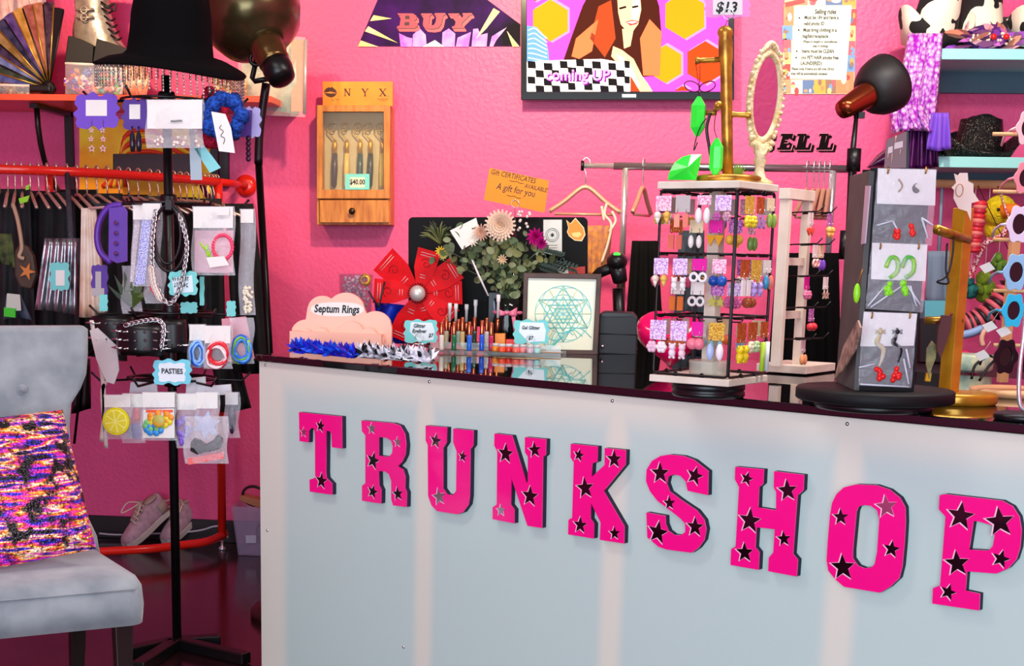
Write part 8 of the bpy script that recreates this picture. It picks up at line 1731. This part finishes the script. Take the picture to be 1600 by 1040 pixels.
k = MB(); k.grid(lambda u, v: atY(1355 + 36 * u, 262 - 30 * math.sin(u * 1.5) * (1 - v), 6.2) - YY * 0.05 * math.sin(PI * v), 10, 6); tag(k.build('plum_cap', mat('plum_vinyl', (60, 12, 56), 0.2), solid=0.006), 'glossy plum cap brim poking out left of the mauve board', 'hat')

# ---------------------------------------------------------------- plush and accessories hanging on the rod, right
YH_ = 6.46
dk = thing('plush_duck', 'yellow plush duck with orange beak hanging under the turquoise shelf', 'plush', atY(1562, 372, YH_)); DUK = mat('yellow_plush', (238, 214, 20), 0.95, col2=(205, 175, 10), nscale=60, bump=0.8, bscale=120)
k = MB(); k.ball(atY(1562, 330, YH_), 24 * mpp(YH_), 16, 12); k.ball(atY(1557, 358, YH_ + 0.03), (18 * mpp(YH_), 0.06, 20 * mpp(YH_)), 14, 10); k.build('duck_body', DUK, dk)
k = MB(); k.lathe([(0.0, 0.075), (0.016, 0.06), (0.026, 0.03), (0.03, 0.0)], 14, rotM('Y', 70) @ rotM('X', 25) , atY(1566, 331, YH_ - 0.06)); k.build('beak', clr(246, 120, 20, 0.7), dk)
k = MB(); k.ball(atY(1560, 327, YH_ - 0.068), 0.007, 8, 6); k.build('eye', BLACK, dk)
k = MB(); k.tube([atY(1562, 310, YH_), atY(1562, 290, YH_)], 0.002, 4); k.build('hang_loop', clr(230, 210, 60), dk)
def ribbon_stack(label, pts, Y, cols, r, name='ruffled_scarf'):
    t = thing(name, label, 'scarf', atY(*pts[-1], Y)); path = spline(pxY(pts, Y), 4)
    if True: k = MB(); k.tube([path[0], V((path[0].x, 6.5, atY(1540, 288, 6.5).z))], 0.002, 5); k.build('hang_cord', clr(60, 20, 24), t)
    for ci, c in enumerate(cols):
        k = MB()
        for i, p in enumerate(path):
            if i % len(cols) == ci: d = (path[min(i + 1, len(path) - 1)] - path[max(0, i - 1)]).normalized(); M_ = d.to_track_quat('Z', 'Y').to_matrix(); k.lathe([(r * 0.6, -0.012), (r, 0.0), (r * 0.6, 0.012)], 14, M_, p)
        k.build('ruffle', clr(*c, 0.4), t)
ribbon_stack('pink and black ruffled coil scarf lying diagonal behind the gold post', [(1592, 425), (1575, 455), (1555, 480), (1530, 500), (1512, 508)], YH_ - 0.75, [(236, 110, 120), (20, 14, 18), (225, 90, 105), (40, 20, 26)], 0.05)
ribbon_stack('red foil ruffle strip hanging right of the star tag', [(1532, 318), (1528, 345), (1524, 370), (1522, 390)], YH_ - 0.3, [(220, 50, 60), (236, 130, 120), (190, 40, 60)], 0.03, 'foil_ruffle')
k = MB(); k.tube([atY(1578, 345, YH_ - 0.22), V((atY(1578, 345, YH_ - 0.22).x, 6.5, atY(1540, 288, 6.5).z))], 0.004, 5); k.tube(spline(pxY([(1578, 345), (1565, 368), (1540, 380), (1525, 410), (1516, 435)], YH_ - 0.22), 6), 0.012, 6); tag(k.build('red_gingham_ribbon', mat('gingham', (190, 30, 50), 0.7, col2=(245, 225, 225), nscale=120, ncut=(0.48, 0.52))), 'red and white gingham ribbon draped below the plush duck', 'ribbon')
for lab, box, c in (('teal plush toy hanging behind the gold post', (1505, 432, 1528, 466), (60, 170, 160)), ('lime green plush toy next to the teal one', (1522, 428, 1556, 470), (150, 195, 50)), ('olive green patch pouch under the gingham ribbon', (1550, 396, 1572, 424), (120, 170, 60))):
    t = thing('plush_toy', lab, 'plush', atY((box[0] + box[2]) / 2, box[3], YH_), 'small plush toys on the right'); m = mat('plush_%d' % c[0], c, 0.9, col2=tuple(int(x * .7) for x in c), nscale=50)
    cx_, cy_ = (box[0] + box[2]) / 2, (box[1] + box[3]) / 2; r = (box[2] - box[0]) / 2 * mpp(6.4); k = MB(); k.ball(atY(cx_, cy_ + 5, YH_), (r, 0.05, r * 1.1), 14, 10); k.build('body', m, t)
    k = MB(); k.ball(atY(cx_ - 2, box[1] + 6, YH_ - 0.03), r * 0.7, 12, 8); k.build('head', m, t)
    for s_ in (-1, 1): k = MB(); k.ball(atY(cx_ + s_ * 8, cy_ + 2, YH_ - 0.04), (r * 0.35, 0.03, r * 0.6), 8, 6, rotM('Y', 30 * s_)); k.build('arm', m, t)
    k = MB(); hp_ = atY(cx_, box[1] + 2, YH_); k.tube([hp_, V((hp_.x, 6.5, atY(1540, 288, 6.5).z))], 0.002, 4); k.build('hang_loop', clr(220, 210, 200), t)
b = drape(1450, 1484, 392, 1446, 1490, 476, YH_, 1.5, 0.02, 10, 8, seed=91); hp_ = atY(1467, 393, YH_); b.tube([hp_, V((hp_.x, 6.5, atY(1540, 288, 6.5).z))], 0.003, 5); tag(b.build('denim_pouch', clr(120, 140, 160, 0.7), solid=0.012), 'grey blue denim pouch hanging between the black display and the gold post', 'bag')
b = MB(); card(b, 1445, 470, 1482, 498, 5.6, 0.1); tag(b.build('teal_box', clr(96, 186, 196, 0.5)), 'teal box below the denim pouch', 'box')
k = MB(); k.grid(lambda u, v: atY(1494 + 26 * u, 545 + 34 * v + 6 * u, 5.0) + YY * 0.03 * math.sin(u * 8 + v * 5), 10, 8); tag(k.build('pink_pouch', clr(214, 20, 80, 0.5), solid=0.02), 'hot pink cloth pouch lying right of the gold post', 'pouch')
k = MB(); k.tube(spline(pxY([(1500, 524), (1518, 520), (1535, 513)], 5.0), 4), 0.014, 8); tag(k.build('blue_strap', clr(130, 165, 205, 0.5)), 'light blue rolled strap under the ruffled coil scarf', 'strap')
k = MB(); k.tube(spline(pxY([(1552, 508), (1540, 515), (1534, 528), (1536, 540)], 4.95), 4), 0.008, 8); tag(k.build('tan_strap', clr(226, 180, 150, 0.6)), 'tan leather strap hanging near the sunglasses', 'strap')
k = MB(); k.lathe([(0.07, 0), (0.075, 0.01), (0.075, 0.05), (0.07, 0.055)], 24, None, atZ(1512, 580, HC)); tag(k.build('patterned_tin', mat('tin_pattern', (130, 170, 160), 0.4, col2=(205, 215, 170), nscale=30)), 'round pale green patterned tin on the counter behind the gold post', 'tin')
k = MB(); k.loops([pxY([(1450, 543), (1458, 543), (1458, 556), (1450, 556)], 5.0)], YY, 0.02); tag(k.build('yellow_tag', clr(236, 190, 30)), 'small yellow tag beside the shell pendant', 'tag')
kb = MB(); card(kb, 1438, 498, 1490, 565, 5.58, 0.16); kb.v = [V((p.x, p.y, max(p.z, 1.036))) for p in kb.v]; tag(kb.build('black_crate', clr(22, 20, 24, 0.6)), 'black crate under the teal box behind the counter', 'crate')
# dark work table behind the counter that carries the loose goods
wt = thing('back_table', 'dark low work table behind the counter carrying pouches and boxes', 'table', V((1.55, 5.45, 0)))
k = MB(); k.box((1.75, 5.5, 1.02), (1.5, 1.25, 0.03)); k.build('table_top', clr(24, 20, 24, 0.4), wt)
for x in (1.05, 2.45):
    for y in (4.95, 6.05): k = MB(); k.box((x, y, 0.5025), (0.05, 0.05, 1.005)); k.build('leg', clr(24, 20, 24, 0.4), wt)
